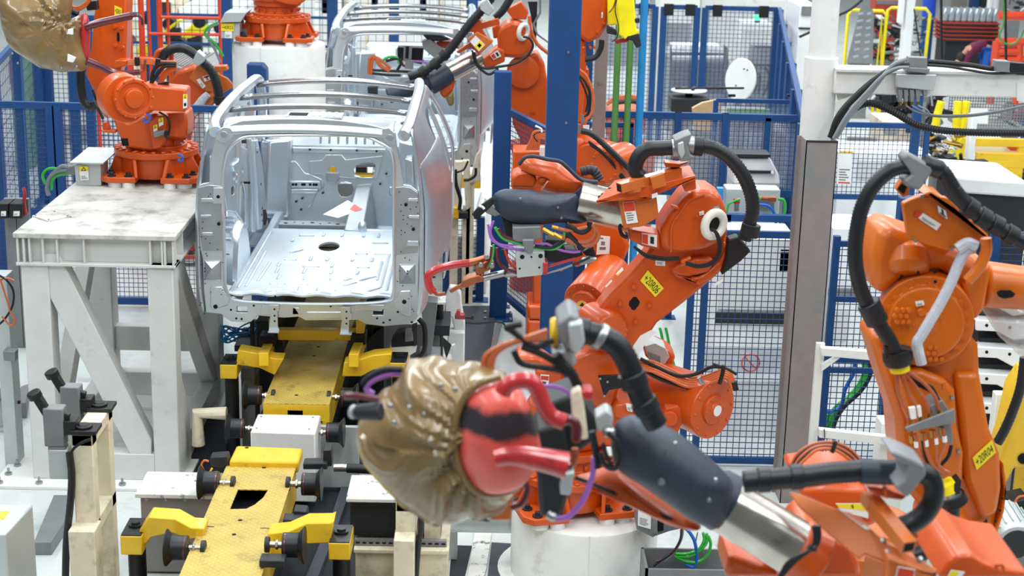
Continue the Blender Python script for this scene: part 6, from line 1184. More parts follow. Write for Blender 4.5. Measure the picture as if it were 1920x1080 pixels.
m = MB('orange_bright'); m.cy('b7', '560,470 760,490', (YR+.1, YR+.1), 82, 74, n=32); m.pr('b7', '500,470 590,400 590,450 570,560 540,600 500,540', YR-.05, .3); m.mat('hole'); m.pr('b7', '612,500 625,492 660,492 680,505 670,518 640,523 618,515', YR-.06, .01); m.build('forearm', t, bev=.02)
m = MB('orange_bright'); m.pr('b7', '285,190 330,170 355,160 440,170 560,285 580,330 545,330 440,355 305,315', YR-.2, .06); m.pr('b7', '355,160 385,145 470,200 585,300 582,330 560,300 440,180', YR-.22, .3); m.build('cover_plate', t, bev=.01)
m = MB('steel_plain'); m.dk('b7', '327,318 455,345 352,162', YR-.205, 7, .01, n=12); m.build('cover_screw', t); decal(t, 'b7', '355,222 418,262 402,283 338,240', YR-.206, lines=3); decal(t, 'b7', '328,215 352,222 340,238 324,232', YR-.206, bgm='label_red'); decal(t, 'b7', '405,195 435,215 440,245 410,222', YR-.206, blocks=[(.4, .1, .65, .9, 'ink'), (.15, .7, .85, .9, 'ink')])
m = MB('orange_bright'); m.pr('b7', '262,140 280,112 310,125 305,160 285,168', YR-.25, .06); m.mat('hole'); m.pr('b7', '266,138 281,120 300,130 288,158', YR-.252, .01); m.build('square_tube', t); m = MB('cast_grey'); m.pr('b7', '280,35 300,10 390,60 390,80 345,145 300,130 285,110 320,90', YR-.4, .12); m.build('hose_clamp', t, bev=.015)
hose(t, 'b7', '345,75 300,60 240,75 180,130 140,210 122,300 118,380 130,460 155,530 195,600 240,670 265,730', YR-.35, 27, rib=.055, pitch=.016); band(t, 'b7', '180,570', '190,590', YR-.35, 39, .12, 'rubber'); band(t, 'b7', '328,72', '340,75', YR-.35, 32, .03)
hose(t, 'b7', '370,60 420,75 470,150 530,215 600,260 660,300 740,340', YR-.35, 27, rib=.055, pitch=.016)
for a, b in (('520,205', '530,212'), ('565,238', '575,244'), ('610,265', '620,270'), ('660,298', '670,304')): band(t, 'b7', a, b, YR-.35, 33, .06, 'black')
band(t, 'b7', '385,60', '410,70', YR-.35, 31, .1, 'rubber')
m = MB('sleeve'); m.tb('b7', '535,345 505,355 480,400 455,460 420,530 385,590 350,650 335,680 350,750', YR-.26, 19); m.tb('b7', '475,350 510,330 540,340', YR-.27, 22); m.build('cable_sleeve', t); m = MB('orange_bright'); m.tb('b7', '575,310 575,360 545,420 510,460', YR-.3, 20); m.build('handle', t)
m = MB('black'); a, b = W('b7', '263,700 268,730', YR-.33); d = (b-a).normalized(); m.lathe(a, d, [(0, .075), (.045, .08), (.08, .07)], 24); m.pr('b7', '222,690 320,705 318,740 300,735 225,730', YR-.38, .04); m.build('hose_gland', t); m = MB('yellow_bright'); m.lathe(b+d*.04, d, [(0, .052), (.03, .052)], 24); m.mat('steel_plain'); m.lathe(b+d*.01, d, [(0, .05), (.03, .05)], 24); m.build('gland_ring', t)
for s1, s2, x2 in (('262,780 270,850 290,900 310,940', '310,985', 0), ('275,780 300,840 330,890 345,930', '347,975', 1), ('285,775 330,830 365,880 377,930', '378,965', 2), ('292,770 350,810 395,860 412,915', '414,955', 3)):
    MB('cable_copper').tb('b7', s1, YR-.3, 7).build('cable', t); m = MB('brass'); x, y = s2.split(','); m.cy('b7', f'{x},{int(y)-45} {x},{int(y)+2}', (YR-.3, YR-.3), 10, n=6); m.cy('b7', f'{x},{int(y)-25} {x},{int(y)-10}', (YR-.3, YR-.3), 13, n=6); m.cy('b7', f'{int(x)+6},{int(y)+15} {int(x)+8},{int(y)+40}', (YR-.3, YR-.3), 10, n=6); m.build('fitting', t)
m = MB('plastic_film'); m.mat('cast_grey'); m.pr('d5', '40,400 270,310 275,375 60,420', YR-.36, .02); m.pr('d5', '150,300 215,270 250,330 265,470 225,475 210,400 170,350', YR-.3, .15); m.build('manifold', t, bev=.006)
for i, s in enumerate(('85,425 100,480 115,540 150,590 225,625', '130,420 140,500 170,570 235,620', '175,410 185,500 190,560 240,612', '215,400 225,470 200,540 200,580 245,605')):
    MB('cable_copper').tb('d5', s, YR-.32, 9).build('cable', t); m = MB('label_white'); x, y = [float(v) for v in s.split()[0].split(',')]; m.cy('d5', f'{x+7},{y+35} {x+10},{y+62}', (YR-.32, YR-.32), 11, n=10); m.build('cable_marker', t)
for s in ('60,165 100,190 160,210 190,260', '55,175 110,205 170,235 195,270', '255,480 240,530 205,570', '120,430 130,500 150,560 230,620'): MB('black').tb('d5', s, YR-.28, 9).build('cable', t)
m = MB('label_white'); m.pr('d5', '62,310 90,305 95,355 70,360', YR-.34, .03); m.pr('d5', '100,305 115,300 120,345 105,350', YR-.34, .03); m.build('cable_marker', t)
m = MB('yellow_bright'); a, b = W('d5', '225,650 240,690', YR-.3); d = (b-a).normalized(); m.lathe(a, d, [(0, .062), (.05, .066)], 24); m.mat('steel_plain'); m.lathe(a+d*.05, d, [(0, .064), (.03, .064)], 24); m.build('gland_ring', t); m = MB('black'); m.lathe(a+d*.08, d, [(0, .08), (.05, .085), (.06, .07)], 24); m.pr('d5', '270,660 300,640 295,700 265,710', YR-.36, .1); m.build('hose_gland', t)
hose(t, 'd5', '245,720 255,790 240,860 200,920 140,965 60,990 -40,1000', YR-.3, 38, rib=.03, pitch=.02)
m = MB('orange_bright'); p = pl(YR-.1, -10, 1790); m.dk('d5', '220,880', p, 120, .12, prof=[(-3, 1), (.5, 1), (.8, .8), (1, .78)], n=48); m.lathe((2.25, YR+.4, 0), (0, 0, 1), [(.9, .4), (1.6, .38), (1.7, .3)], 32); m.build('shoulder_housing', t, bev=.02); m = MB('dark'); m.lathe((2.25, YR+.4, 0), (0, 0, 1), [(0, .5), (.9, .5)], 32); m.build('base', t)
m = MB('plastic_film'); inflate(m, W('b7', '565,545 620,540 720,560 760,640 700,720 660,690 600,620', YR+.2), 0, .15, 5, wr=.03, sub=3); m.build('film_cover', t, label='clear plastic film hanging from the forearm')
# cable coil and warm housing behind the near robot
for i in range(5):
    MB('cable_orange' if i % 2 == 0 else 'black').tb('b6', f'{290+i*12},350 {350+i*10},{250+i*12} {450+i*6},{190+i*10} {580},{178+i*12} {690-i*4},{220+i*14} {780-i*10},{310+i*6}', 7.4-.02*i, 11).build('cable', t)
MB('black').tb('b6', '600,170 590,210 575,245', 7.2, 16).build('cable_tie', t)
m = MB('orange'); m.pr('b6', '340,495 560,470 820,485 850,600 900,740 700,780 560,660 380,560', 7.3, .5); m.build('motor_housing', t, bev=.04); decal(t, 'b6', '600,590 820,590 820,690 640,640', 7.29, bgm='label_white', blocks=[(.0, .0, 1, .5, 'label_yellow'), (.46, .08, .52, .42, 'ink')])
# ---- nearest robot, forearm across the foreground
YN = 6.2; t = thing('welding_robot', 'nearest orange robot with a silver forearm and brown bagged gun across the foreground', 'robot', (1.9, 6.4, 0))
m = MB('steel'); m.cy('b5', '735,770 1060,965', (YN, YN-.05), 112, 118, n=40); m.build('forearm_tube', t); m = MB('orange'); m.cy('b5', '1050,958 1150,1020', (YN-.05, YN-.06), 124, 150, n=40); m.build('forearm_collar', t, bev=.015)
m = MB('rubber_cover'); inflate(m, W('b5', '315,520 335,465 390,436 450,445 540,480 640,545 740,630 800,690 808,740 770,860 725,878 640,845 540,775 420,690 340,640 318,590', YN-.12), 0, .16, 7, sub=2, back=1); m.build('wrist_cover', t); m = MB('rubber_cover'); a, b = W('b5', '735,760 760,775', YN); m.lathe(a, (b-a), [(-.03, .11), (.0, .128), (.05, .13), (.055, .12)], 36); m.build('cover_cuff', t)
m = MB('steel_plain'); m.dk('b5', '575,543 738,690 710,770', YN-.275, 9, .015); m.dk('b5', '518,695', YN-.28, 14, .02); m.build('cover_screw', t)
m = MB('orange'); inflate(m, W('b5', '170,680 230,660 330,640 460,730 640,850 680,885 600,875 420,790 260,715', YN+.05), 0, .12, 4, sub=2); m.build('wrist', t); m = MB('black'); m.tb('b5', '170,682 260,715 420,790 560,850', YN-.05, 8); m.build('wrist_seal', t)
hose(t, 'b5', '195,90 270,108 330,140 370,190 400,260 430,340 460,400 500,470', YN-.3, 48, rib=.035, pitch=.016); band(t, 'b5', '195,90', '215,95', YN-.3, 55, .05, 'rubber'); band(t, 'b5', '268,110', '278,116', YN-.3, 55, .03); band(t, 'b5', '405,285', '412,305', YN-.3, 56, .06, 'rubber'); band(t, 'b5', '455,390', '462,402', YN-.3, 54, .05, 'rubber')
m = MB('cast_grey'); m.pr('b5', '95,60 150,15 185,40 210,130 205,165 170,180 130,160 100,120', YN-.42, .22); m.mat('box_grey'); m.pr('b5', '140,60 200,50 210,130 180,190 150,170', YN-.45, .06); m.pr('b5', '75,175 150,160 180,220 120,250 80,230', YN-.38, .1); m.build('hose_clamp', t, bev=.012); m = MB('yellow'); a, b = W('b5', '68,92 95,92', YN-.3); m.lathe(a, b-a, [(0, .05), (.01, .058), (.03, .058)], 24); m.build('gland_ring', t)
gun = MB('dark'); gun.pr('b4', '960,600 1100,560 1150,800 1090,1010 985,1010 970,800', YN-.25, .25); gun.pr('b4', '1000,480 1160,420 1256,560 1250,640 1150,720 1010,620', YN-.2, .25); gun = gun.build('welding_gun', t, bev=.02)
m = MB('tarp'); inflate(m, W('b4', '138,575 190,500 240,430 300,400 345,330 370,290 450,278 560,285 680,305 790,338 810,365 720,370 640,430 590,560 592,700 620,840 680,900 790,900 860,870 800,940 640,980 500,995 420,975 300,900 210,780 150,680', YN-.45), 0, .26, 30, wr=.05, seed=3, sub=10, gather=aty(620+680/2.512, 570+600/2.512, YN-.5)); m.build('protective_bag', gun, label='brown protective bag gathered over the gun')
m = MB('steel_plain')
for q in PX('b4', '282,482 370,490 440,520 585,403 520,385 660,540 540,620 300,560'): m.sph(aty(q[0], q[1], YN-.7), .011, 8, 5)
m.build('bag_rivet', gun)
m = MB('gun_face_burnt'); inflate(m, W('b4', '620,470 690,395 800,362 890,400 955,560 975,680 925,800 840,872 730,888 660,845 605,740 590,600', YN-.7), 0, .13, 8, sub=3, axis=(.4, -.9, 0)); m.build('gun_face', gun); m = MB('tarp'); q = W('b4', '800,340 690,380 615,465 585,600 600,745 655,855 730,897 850,880 930,800', YN-.72); m.tube(q, .014); m.build('bag_hem', gun)
m = MB('gun_red'); m.tb('b4', '810,420 830,385 880,362 940,365 975,405 1000,470 1040,530 1100,555', YN-.88, 40, n=18); m.build('upper_electrode', gun); m = MB('gun_red'); m.tb('b4', '775,725 850,712 940,722 1050,745 1110,760', YN-.88, 42, n=18, r1=.05); m.build('lower_electrode', gun)
m = MB('gun_dark'); m.tb('b4', '1080,555 1130,545 1160,580 1158,640', YN-.8, 24, n=12); m.mat('copper'); m.tb('b4', '1158,620 1156,650', YN-.8, 17); m.tb('b4', '1150,680 1150,730 1135,760', YN-.8, 18); m.mat('gun_dark'); m.tb('b4', '1135,760 1100,770 1060,765', YN-.8, 22); m.build('electrode_tip', gun)
m = MB('cream'); m.pr('b4', '1130,420 1175,395 1190,440 1215,640 1165,645 1140,560', YN-.5, .05); m.build('side_plate', gun, bev=.01); m = MB('gun_red'); m.pr('b4', '1180,410 1235,405 1240,460 1185,455', YN-.5, .08); m.build('red_block', gun, bev=.01)
m = MB('box_grey'); m.pr('b4', '1100,800 1150,795 1130,905 1080,900', YN-.4, .1); m.pr('b5', '250,440 300,410 325,430 320,480 260,500', YN-.4, .1); m.mat('steel_plain'); m.cy('b5', '285,495 330,500', (YN-.4, YN-.4), 22, n=12); m.cy('b4', '1020,990 1060,1010', (YN-.4, YN-.4), 24, n=8); m.build('connector', gun, bev=.008)
m = MB('orange_light'); m.pr('b4', '770,880 862,868 850,1020 755,1020', YN-.1, .06); m.mat('dark'); m.pr('b4', '665,940 760,925 750,1030 660,1020', YN-.12, .1); m.mat('label_white'); m.pr('b4', '745,930 765,930 750,1020 735,1020', YN-.13, .05); m.build('orange_bracket', gun, bev=.008)
m = MB('dark'); m.cy('b4', '240,505 120,510', (YN-.75, YN-.72), 45, 36); m.mat('box_grey'); m.cy('b4', '118,510 95,505', (YN-.72, YN-.71), 35, 32); m.mat('gun_dark'); m.tb('b4', '60,435 130,435 230,450', YN-.75, 16); m.build('gun_cylinder', gun, bev=.008)
for mt, s, r in (('cable_purple', '340,325 260,335 190,365 170,400 200,425', 14), ('black', '340,310 250,310 180,345 150,380', 16), ('cable_purple', '1000,385 1060,390 1110,410 1140,440', 10), ('cable_purple', '1240,720 1235,800 1190,920 1120,1000 1040,1012', 14), ('gun_dark', '910,830 925,880 900,940 850,960', 16), ('cable_copper', '790,340 760,300 780,230 860,180 950,150 1020,125', 13), ('cable_copper', '760,330 745,270 800,200 900,170 1020,145', 13), ('cable_copper', '735,320 720,270 760,220 880,175 1020,160', 13), ('black', '1050,170 960,200 860,130 830,110 900,95', 15), ('black', '860,220 900,280 1000,300 1100,320 1180,380', 15), ('black', '900,200 1000,240 1080,290 1160,340', 17), ('black', '1060,240 1090,280 1130,320 1160,380', 24), ('black', '1230,600 1250,700 1256,770', 18)): MB(mt).tb('b4', s, YN-.4, r).build('gun_cable', gun)
for s, r in (('300,500 340,540 355,600 330,645 290,630 270,580', 11), ('280,540 300,600 320,640', 9)): MB('black').tb('b5', s, YN-.42, r).build('gun_cable', gun)
# near elbow with cover plate, square tube and hoses
m = MB('orange'); m.pr('b6', '290,950 420,800 700,860 760,1000 780,1100 200,1100', YN-.05, .4); m.pr('b6', '-120,940 60,1000 200,1030 350,1100 -150,1100', YN+.1, .3); m.build('elbow_housing', t, bev=.05)
pp = hit; P0 = aty(*PX('b6', '640,800')[0], YN-.25); pln = PL(P0, (-.25, -.72, .65)); m = MB('orange_light'); m.prism([hit(q, pln) for q in PX('b6', '285,512 345,522 620,632 700,650 775,690 860,780 960,862 1285,1032 1265,1075 1000,1010 800,930 755,962 560,800 350,610')], -pln.n*.012); m.prism([hit(q, pln)+pln.n*0 for q in PX('b6', '800,930 1000,1010 1265,1075 1280,1040 1290,1060 1250,1090 990,1030 795,950')], V((0, .02, -.1))); m.build('cover_plate', t, bev=.005)
sticker(t, [hit(q, pln) for q in PX('b6', '608,622 650,640 845,768 800,765')], blocks=[(.35, .1, .75, .8, 'label_red')]); m = MB('steel_plain')
for q in PX('b6', '925,840 955,918 1170,968'): c = hit(q, pln); m.lathe(c, pln.n, [(0, .012), (.006, .012), (.008, .006)], 12)
m.build('plate_screw', t); m = MB('orange_light'); m.pr('b6', '960,965 1190,1035 1180,1140 940,1140', YN-.42, .2); m.build('cover_box', t, bev=.006); decal(t, 'b6', '1020,1015 1135,1035 1130,1100 1000,1100', YN-.425, bgm='label_white', blocks=[(.04, .04, .96, .96, 'label_red')])
m = MB('orange_light'); a, b = aty(*PX('b6', '1095,885')[0], YN-.5), aty(*PX('b6', '815,540')[0], YN-.2); m.bar(a, b, .06, .055); d = (a-b).normalized(); m.mat('hole'); m.bar(a+d*.001, a+d*.003, .044, .038); m.mat('orange_light'); m.pr('b6', '1110,800 1150,790 1165,810 1130,860', YN-.35, .06); m.build('square_tube', t, bev=.004)
hose(t, 'b6', '-20,445 130,430 250,418 400,405 560,385 700,375 790,365', YN-.3, 76, rib=.035, pitch=.016); 
for a, b in (('115,430', '145,428'), ('335,410', '365,408')): band(t, 'b6', a, b, YN-.3, 87, .05, 'rubber')
m = MB('dark'); m.mat('rubber_cover'); m.cy('b6', '770,372 1040,385', (YN-.3, YN-.32), 86, 84, n=28); m.build('hose_sleeve', t); band(t, 'b6', '1020,385', '1045,387', YN-.32, 90, .03)
m = MB('cast_grey'); m.pr('b6', '965,250 1010,245 1120,290 1210,340 1215,400 1150,480 1090,555 1000,490 1060,440 1100,340 1040,320', YN-.48, .18); m.build('hose_clamp', t, bev=.012); hose(t, 'b6', '1170,380 1230,410 1262,480 1255,570 1200,660 1120,720 1040,750', YN-.35, 72, rib=0)
m = MB('orange'); m.pr('b6', '810,480 940,490 1085,545 1050,570 930,555 830,510', YN-.3, .1); m.pr('b6', '930,490 955,490 965,560 935,560', YN-.34, .05); m.build('clamp_foot', t, bev=.006)
for i in range(3): MB('black').tb('b6', f'{450+i*18},740 {460+i*15},820 {440+i*8},890 {330-i*20},980 {230-i*5},1090', YN-.35, 14).build('cable', t)
m = MB('black'); m.tb('b6', '415,880 445,900 470,890', YN-.4, 20); m.build('cable_tie', t)
m = MB('orange'); m.pr('b6', '1290,1100 1360,990 1420,940 1530,938 1600,985 1720,1025 1900,1050 1900,1100', YN-.1, .5); m.tb('b6', '1685,1040 1690,1005 1725,1010 1735,1045', YN-.15, 14); m.build('shoulder_motor', t, bev=.04); decal(t, 'b6', '1380,1040 1470,1052 1440,1100 1350,1100', YN-.11, blocks=[(.0, .0, .6, .9, 'label_yellow')])
m = MB('orange'); m.lathe((1.95, 6.5, 0), (0, 0, 1), [(.5, .45), (1.2, .42), (1.9, .36)], 32); m.build('frame', t); m = MB('white'); m.lathe((1.95, 6.5, 0), (0, 0, 1), [(0, .55), (.5, .55)], 32); m.build('base', t)
# ------------------------------------------------------------------ surroundings
CRS.update(e1=(1240, 180, 3.857), e2=(1560, 190, 4), e3=(1760, 520, 1.93), e4=(1540, 420, 2.456), e6=(230, 0, 7.68), e7=(560, 0, 5.333), e8=(1180, 0, 4.908))
def cab(lab, cat, name, cr, rect, Y, d, mat='white', ground=True, group=None, panels=(), bev=.01, top=None):
    a, b = W(cr, rect, Y); x0, x1, z1, z0 = a.x, b.x, a.z, b.z; zg = 0 if ground else z0
    t = thing(name, lab, cat, ((x0+x1)/2, Y+d/2, zg), group); MB(mat).bx(x0, x1, Y, Y+d, zg, z1).build('body', t, bev=bev)
    for nm, mt, u0, v0, u1, v1 in panels:
        MB(mt).bx(x0+(x1-x0)*u0, x0+(x1-x0)*u1, Y-.03, Y+.005, z1+(z0-z1)*v1, z1+(z0-z1)*v0).build(nm, t, bev=.004)
    if top: MB(top).bx(x0-.02, x1+.02, Y-.03, Y+d, z1, z1+.04).build('top', t, bev=.006)
    return t
# ---- back left: machines beyond the black fence
cab('tall cream machine housing at the back left behind the black wire fence', 'machine', 'machine_housing', 'o', '238,2 330,180', 36, 2, 'cream', panels=(('panel', 'white_clean', .05, .02, .5, .2), ('dark_panel', 'dark', .6, .0, .95, .14), ('panel', 'white', .1, .3, .9, .36)))
cab('long white machine housing behind the black wire fence, left of the white drum', 'machine', 'machine_housing', 'o', '335,14 455,180', 36.5, 2, 'white_clean', panels=(('stripe', 'dark', .0, .1, 1, .13), ('stripe', 'dark', .0, .4, 1, .43), ('panel', 'white', .1, .2, .9, .36)))
for i, (a, b, c_) in enumerate(((548, 640, 'left of the far car body roof'), (645, 730, 'above the far car body roof'), (735, 820, 'above the right end of the far car roof'), (825, 905, 'behind the hose of the far robot'))):
    cab(f'pale switch cabinet at the back {c_}', 'cabinet', 'switch_cabinet', 'o', f'{a},-30 {b},150', 37+i*.2, .8, ('white_clean', 'cream')[i % 2], group='back row switch cabinets', panels=(('door', 'grey_paint', .08, .1, .46, .7), ('door', 'grey_paint', .54, .1, .92, .7), ('dark_panel', 'dark', .6, .14, .75, .3)))
for lab, s in (('yellow sled frame behind the black fence, nearer its left post', '555,470 810,275 850,290 620,480'), ('second yellow sled frame behind the black fence, below the upper red rail', '790,560 880,460 1080,275 1210,290 1200,470 960,555'), ('low yellow sled frame behind the left red posts', '200,800 210,690 340,640 650,650 620,740 480,760 470,820')):
    YS = 33.4 if 'second' in lab else 32.2 if 'low' in lab else 33.0; t = thing('yellow_sled', lab, 'conveyor', tuple(W('e6', s, YS)[0])[:2]+(0,)); m = MB('yellow_bright'); m.pr('e6', s, YS, .25); m.build('frame', t, bev=.03); q = W('e6', s, YS); cx = sum(p.x for p in q)/len(q); zz = min(p.z for p in q)
    m = MB('dark'); m.bx(cx-.15, cx+.15, YS+.05, YS+.2, 0, zz+.1); m.build('stand', t)
    m = MB('rubber'); m.cyl(V((cx-.5, YS-.05, zz+.3)), V((cx-.5, YS+.25, zz+.3)), .13); m.cyl(V((cx+.55, YS-.05, zz+.25)), V((cx+.55, YS+.25, zz+.25)), .13); m.build('wheel', t)
t = thing('tube_guard', 'red tube guard frame standing behind the left robot arm', 'frame', tuple(aty(320, 300, 21.7))[:2]+(0,))
for x, r, y1 in ((242, 6, 0), (266, 5.5, 0), (300, 5, 0), (280.5, 2.6, 0), (316, 2.6, 0), (413, 2.6, 0), (186, 4, 200)):
    a = aty(x, 60 if y1 == 0 else 230, 21.7); rr = mpp('o', r, 21.7); m = MB('red_paint'); m.cyl((a.x, 21.7, 0), (a.x, 21.7, 4.3 if y1 == 0 else aty(186, 190, 21.7).z), rr, n=12); m.build('post', t)
for x0, x1, y in ((302, 412, 32), (280, 412, 63), (255, 300, 108), (205, 410, 530), (205, 410, 584)):
    a, b = aty(x0, y, 21.65), aty(x1, y+2, 21.65); m = MB('red_paint'); m.cyl(a, b, mpp('o', 2.8, 21.7), n=10); m.build('rail', t)
m = MB('maroon'); m.mat('leaf_green'); q = aty(28, 95, 26); 
t = cab('green and maroon machine cover at the far left behind the bagged gun', 'cover', 'machine_cover', 'o', '14,70 50,180', 26.5, .6, 'leaf_green', panels=(('maroon_panel', 'maroon', .0, .4, .6, .8),))
cab('pale grey machine body behind the left clear fence', 'machine', 'machine_housing', 'o', '88,120 180,330', 27, 1.5, 'grey_paint', panels=(('grey_panel', 'cast_grey', .1, .55, .9, .7), ('panel', 'white', .1, .1, .9, .4)))
# ---- back centre and right, beyond the far fence
cab('grey white machine hall cabinet behind the green pipes', 'cabinet', 'machine_cabinet', 'o', '1110,-20 1205,260', 33, 1, 'grey_paint', panels=(('vent', 'cast_grey', .3, .3, .9, .5), ('panel', 'white_clean', .1, .55, .9, .7)))
cab('tall white cabinet behind the far fence, left of the double blue post', 'cabinet', 'machine_cabinet', 'o', '1240,-40 1300,230', 34, 1, 'white', panels=(('dark_panel', 'cast_grey', .2, .3, .8, .45),))
cab('wide pale cabinet behind the far fence under the green lamp', 'cabinet', 'machine_cabinet', 'o', '1312,-40 1462,260', 35, 1, 'grey_paint', panels=(('door', 'grey_paint', .03, .12, .48, .95), ('door', 'grey_paint', .52, .12, .97, .95)))
t = cab('dark grey machine with a white hood behind the far fence', 'machine', 'grey_machine', 'e8', '370,540 900,940', 31.5, .9, 'cast_grey', panels=(('dark_front', 'dark', .05, .1, .42, .8), ('dark_front', 'dark', .56, .1, .94, .8)))
m = MB('white_clean'); m.pr('e8', '390,490 400,420 840,425 860,490', 31.6, .6); m.pr('e8', '395,515 870,515 870,550 395,550', 31.45, .05); m.build('hood', t, bev=.02); m = MB('dark'); m.pr('e8', '375,400 395,480 870,490 870,410 905,440 905,950 870,950 870,510 395,510 395,950 375,950', 31.35, .05); m.build('frame', t)
t = cab('white box with the green signal lamp on it behind the far fence', 'machine', 'white_box', 'e8', '1040,210 1300,400', 31.8, .7, 'white_clean', panels=(('seam', 'grey_paint', .0, .38, 1, .42),))
m = MB('dark'); m.cy('e8', '1170,275 1172,200', (31.9, 31.9), 14); m.cy('e8', '1170,280 1170,260', (31.9, 31.9), 28); m.cy('e8', '1174,215 1175,185', (31.9, 31.9), 24); m.build('lamp_stem', t); m = MB('green_lamp'); m.cy('e8', '1175,185 1176,135', (31.9, 31.9), 27); m.build('green_lamp', t, label='lit green signal lamp'); m = MB('gun_dark'); m.cy('e8', '1176,130 1177,88', (31.9, 31.9), 26); m.build('red_lamp', t, label='unlit red signal lamp')
t = cab('grey louvred unit under the white lamp box behind the far fence', 'machine', 'louvred_unit', 'e8', '1150,430 1300,610', 31.2, .5, 'cast_grey', panels=(('top_edge', 'dark', .0, -.06, 1, .02), ('bottom_edge', 'dark', .0, .9, 1, .99)))
for s in ('1250,620 1290,700 1270,800 1230,880', '1160,700 1195,740 1170,800 1130,860', '1150,690 1200,690 1190,860'): MB('black').tb('e8', s, 31.1, 12).build('cable', t)
t = thing('round_plate', 'white round plate held upright on a stand behind the far fence', 'plate', tuple(aty(1388, 157, 25.5))); c = aty(*PX('e8', '1022,730')[0], 25.5); m = MB('white_clean'); m.lathe(c, (-.8, -.58, .12), [(-.02, .335), (.0, .34), (.012, .33)], 40); m.build('disc', t); m = MB('dark'); m.dk('e8', '1055,635 1085,645 980,788 1050,810', 25.35, 8, .01); m.build('screw', t); m = MB('cast_grey'); m.cyl((c.x, c.y+.1, 0), (c.x, c.y+.1, c.z), .04); m.build('stand', t)
t = thing('round_plate', 'white round plate lying flat on a grey block behind the far fence', 'plate', tuple(aty(1291, 170, 25))); c = aty(*PX('e8', '550,835')[0], 25); m = MB('white_clean'); m.cyl(c, c+V((0, 0, .015)), .28, n=40); m.build('disc', t); m = MB('black'); m.bar(c+V((-.23, -.05, .04)), c+V((.85, .0, .06)), .03); m.bar(c+V((.03, -.14, .04)), c+V((.1, .12, .04)), .03); m.build('cross_arm', t); m = MB('dark'); m.bx(c.x-.3, c.x+.3, c.y-.25, c.y+.25, c.z-.3, c.z-.08); m.bx(c.x-.06, c.x+.06, c.y-.06, c.y+.06, c.z-.08, c.z); m.mat('cast_grey'); m.bx(c.x-.25, c.x+.25, c.y-.2, c.y+.2, 0, c.z-.3); m.build('block', t, bev=.02)
t = thing('cardboard_sheet', 'brown cardboard lid leaning behind the middle fence', 'cardboard', tuple(aty(1325, 240, 21.5))[:2]+(0,)); m = MB('card'); m.pr('e1', '225,90 300,50 400,30 440,40 430,110 380,260 240,250', 21.5, .1); m.build('lid', t); m = MB('cast_grey'); q = W('e1', '240,255 380,255', 21.5); m.bx(q[0].x, q[1].x, 21.5, 22, 0, q[0].z); m.build('support', t)
# clutter between the fences
cab('dark press unit behind the middle fence, right of the cardboard', 'machine', 'press_unit', 'e1', '430,140 800,420', 21.2, .8, 'cast_grey', panels=(('column', 'steel_plain', .05, .1, .2, .95), ('column', 'dark', .3, .2, .45, .95), ('block', 'steel_plain', .5, .45, .9, .7), ('block', 'dark', .55, .05, .8, .35), ('green_panel', 'leaf_green', .1, -.2, .9, -.02)))
cab('silver valve rack behind the middle fence beside the white column', 'machine', 'valve_rack', 'e1', '820,250 990,600', 21, .6, 'steel_plain', panels=(('dark_panel', 'dark', .1, .1, .4, .9), ('dark_panel', 'blue_dark', .55, .0, .8, .95)))
t = thing('white_hood', 'white hooded machine seen through the middle fence', 'machine', tuple(aty(1415, 330, 17.6))[:2]+(0,)); m = MB('white_clean'); q = W('e1', '520,450 790,450 850,565 860,640 520,640', 17.5); m.prism(q, (0, .5, 0)); m.build('hood', t, bev=.02); m = MB('dark'); m.pr('e1', '520,420 790,425 790,445 520,440', 17.45, .3); m.pr('e1', '600,540 820,545 820,562 600,560', 17.46, .05); m.build('slot', t); m = MB('white_clean'); m.dk('e1', '803,552', 17.44, 12, .02); m.build('button', t); m = MB('grey_paint'); m.bx(q[4].x, q[3].x, 17.55, 18.0, 0, q[4].z+.02); m.build('base', t)
t = cab('grey pneumatic block with a red regulator and green hoses', 'pneumatic unit', 'pneumatic_unit', 'e1', '470,670 850,860', 16.6, .25, 'box_grey', ground=True, panels=(('plate', 'steel_plain', .55, .3, .9, .8), ('plate', 'white_clean', .0, 1.25, 1, 1.6)))
m = MB('gun_red'); m.cy('e1', '545,740 545,775', (16.45, 16.45), 24); m.build('regulator_knob', t); m = MB('steel_plain'); m.cy('e1', '545,775 545,830', (16.45, 16.45), 18); m.build('regulator', t); m = MB('copper'); m.cy('e1', '720,738 830,745', (16.45, 16.45), 16, n=10); m.pr('e1', '780,735 830,735 830,765 780,765', 16.42, .06); m.build('fitting', t); m = MB('sky_blue'); m.pr('e1', '408,670 450,670 450,750 408,750', 16.5, .1); m.build('blue_valve', t)
for mt, s, r in (('cable_green', '690,738 720,738', 10), ('cable_green', '845,745 885,755 895,810 880,880 860,940 810,1000 770,1070', 11), ('cable_blue', '695,785 760,790 800,820 830,900 810,970', 10), ('cable_green', '570,745 520,765 480,800 470,960', 8)): MB(mt).tb('e1', s, 16.4, r).build('hose', t)
for mt, s in (('cable_green', '190,225 185,255 150,320 120,400 20,435'), ('cable_green', '195,225 180,270 140,345 90,410 15,440'), ('cable_blue', '170,230 150,300 110,390 20,428'), ('cable_green', '145,330 100,360 110,420')): MB(mt).tb('d2', ' '.join(f'{float(k.split(",")[0])+160},{k.split(",")[1]}' for k in s.split()), 16.2, 5).build('hose', t)
t = thing('blue_rail', 'blue double cross rail under the pneumatic block', 'rail', tuple(aty(1430, 410, 16.2))[:2]+(0,))
for y0, y1 in ((402, 416), (434, 441)): a, b = aty(1362, y0, 16.2), aty(1500, y1+2, 16.2); MB('blue').bx(a.x, b.x, 16.2, 16.28, b.z, a.z).build('rail', t, bev=.006)
for x in (1366, 1496): a = aty(x, 402, 16.2); MB('blue').bx(a.x-.03, a.x+.03, 16.2, 16.26, 0, a.z).build('post', t)
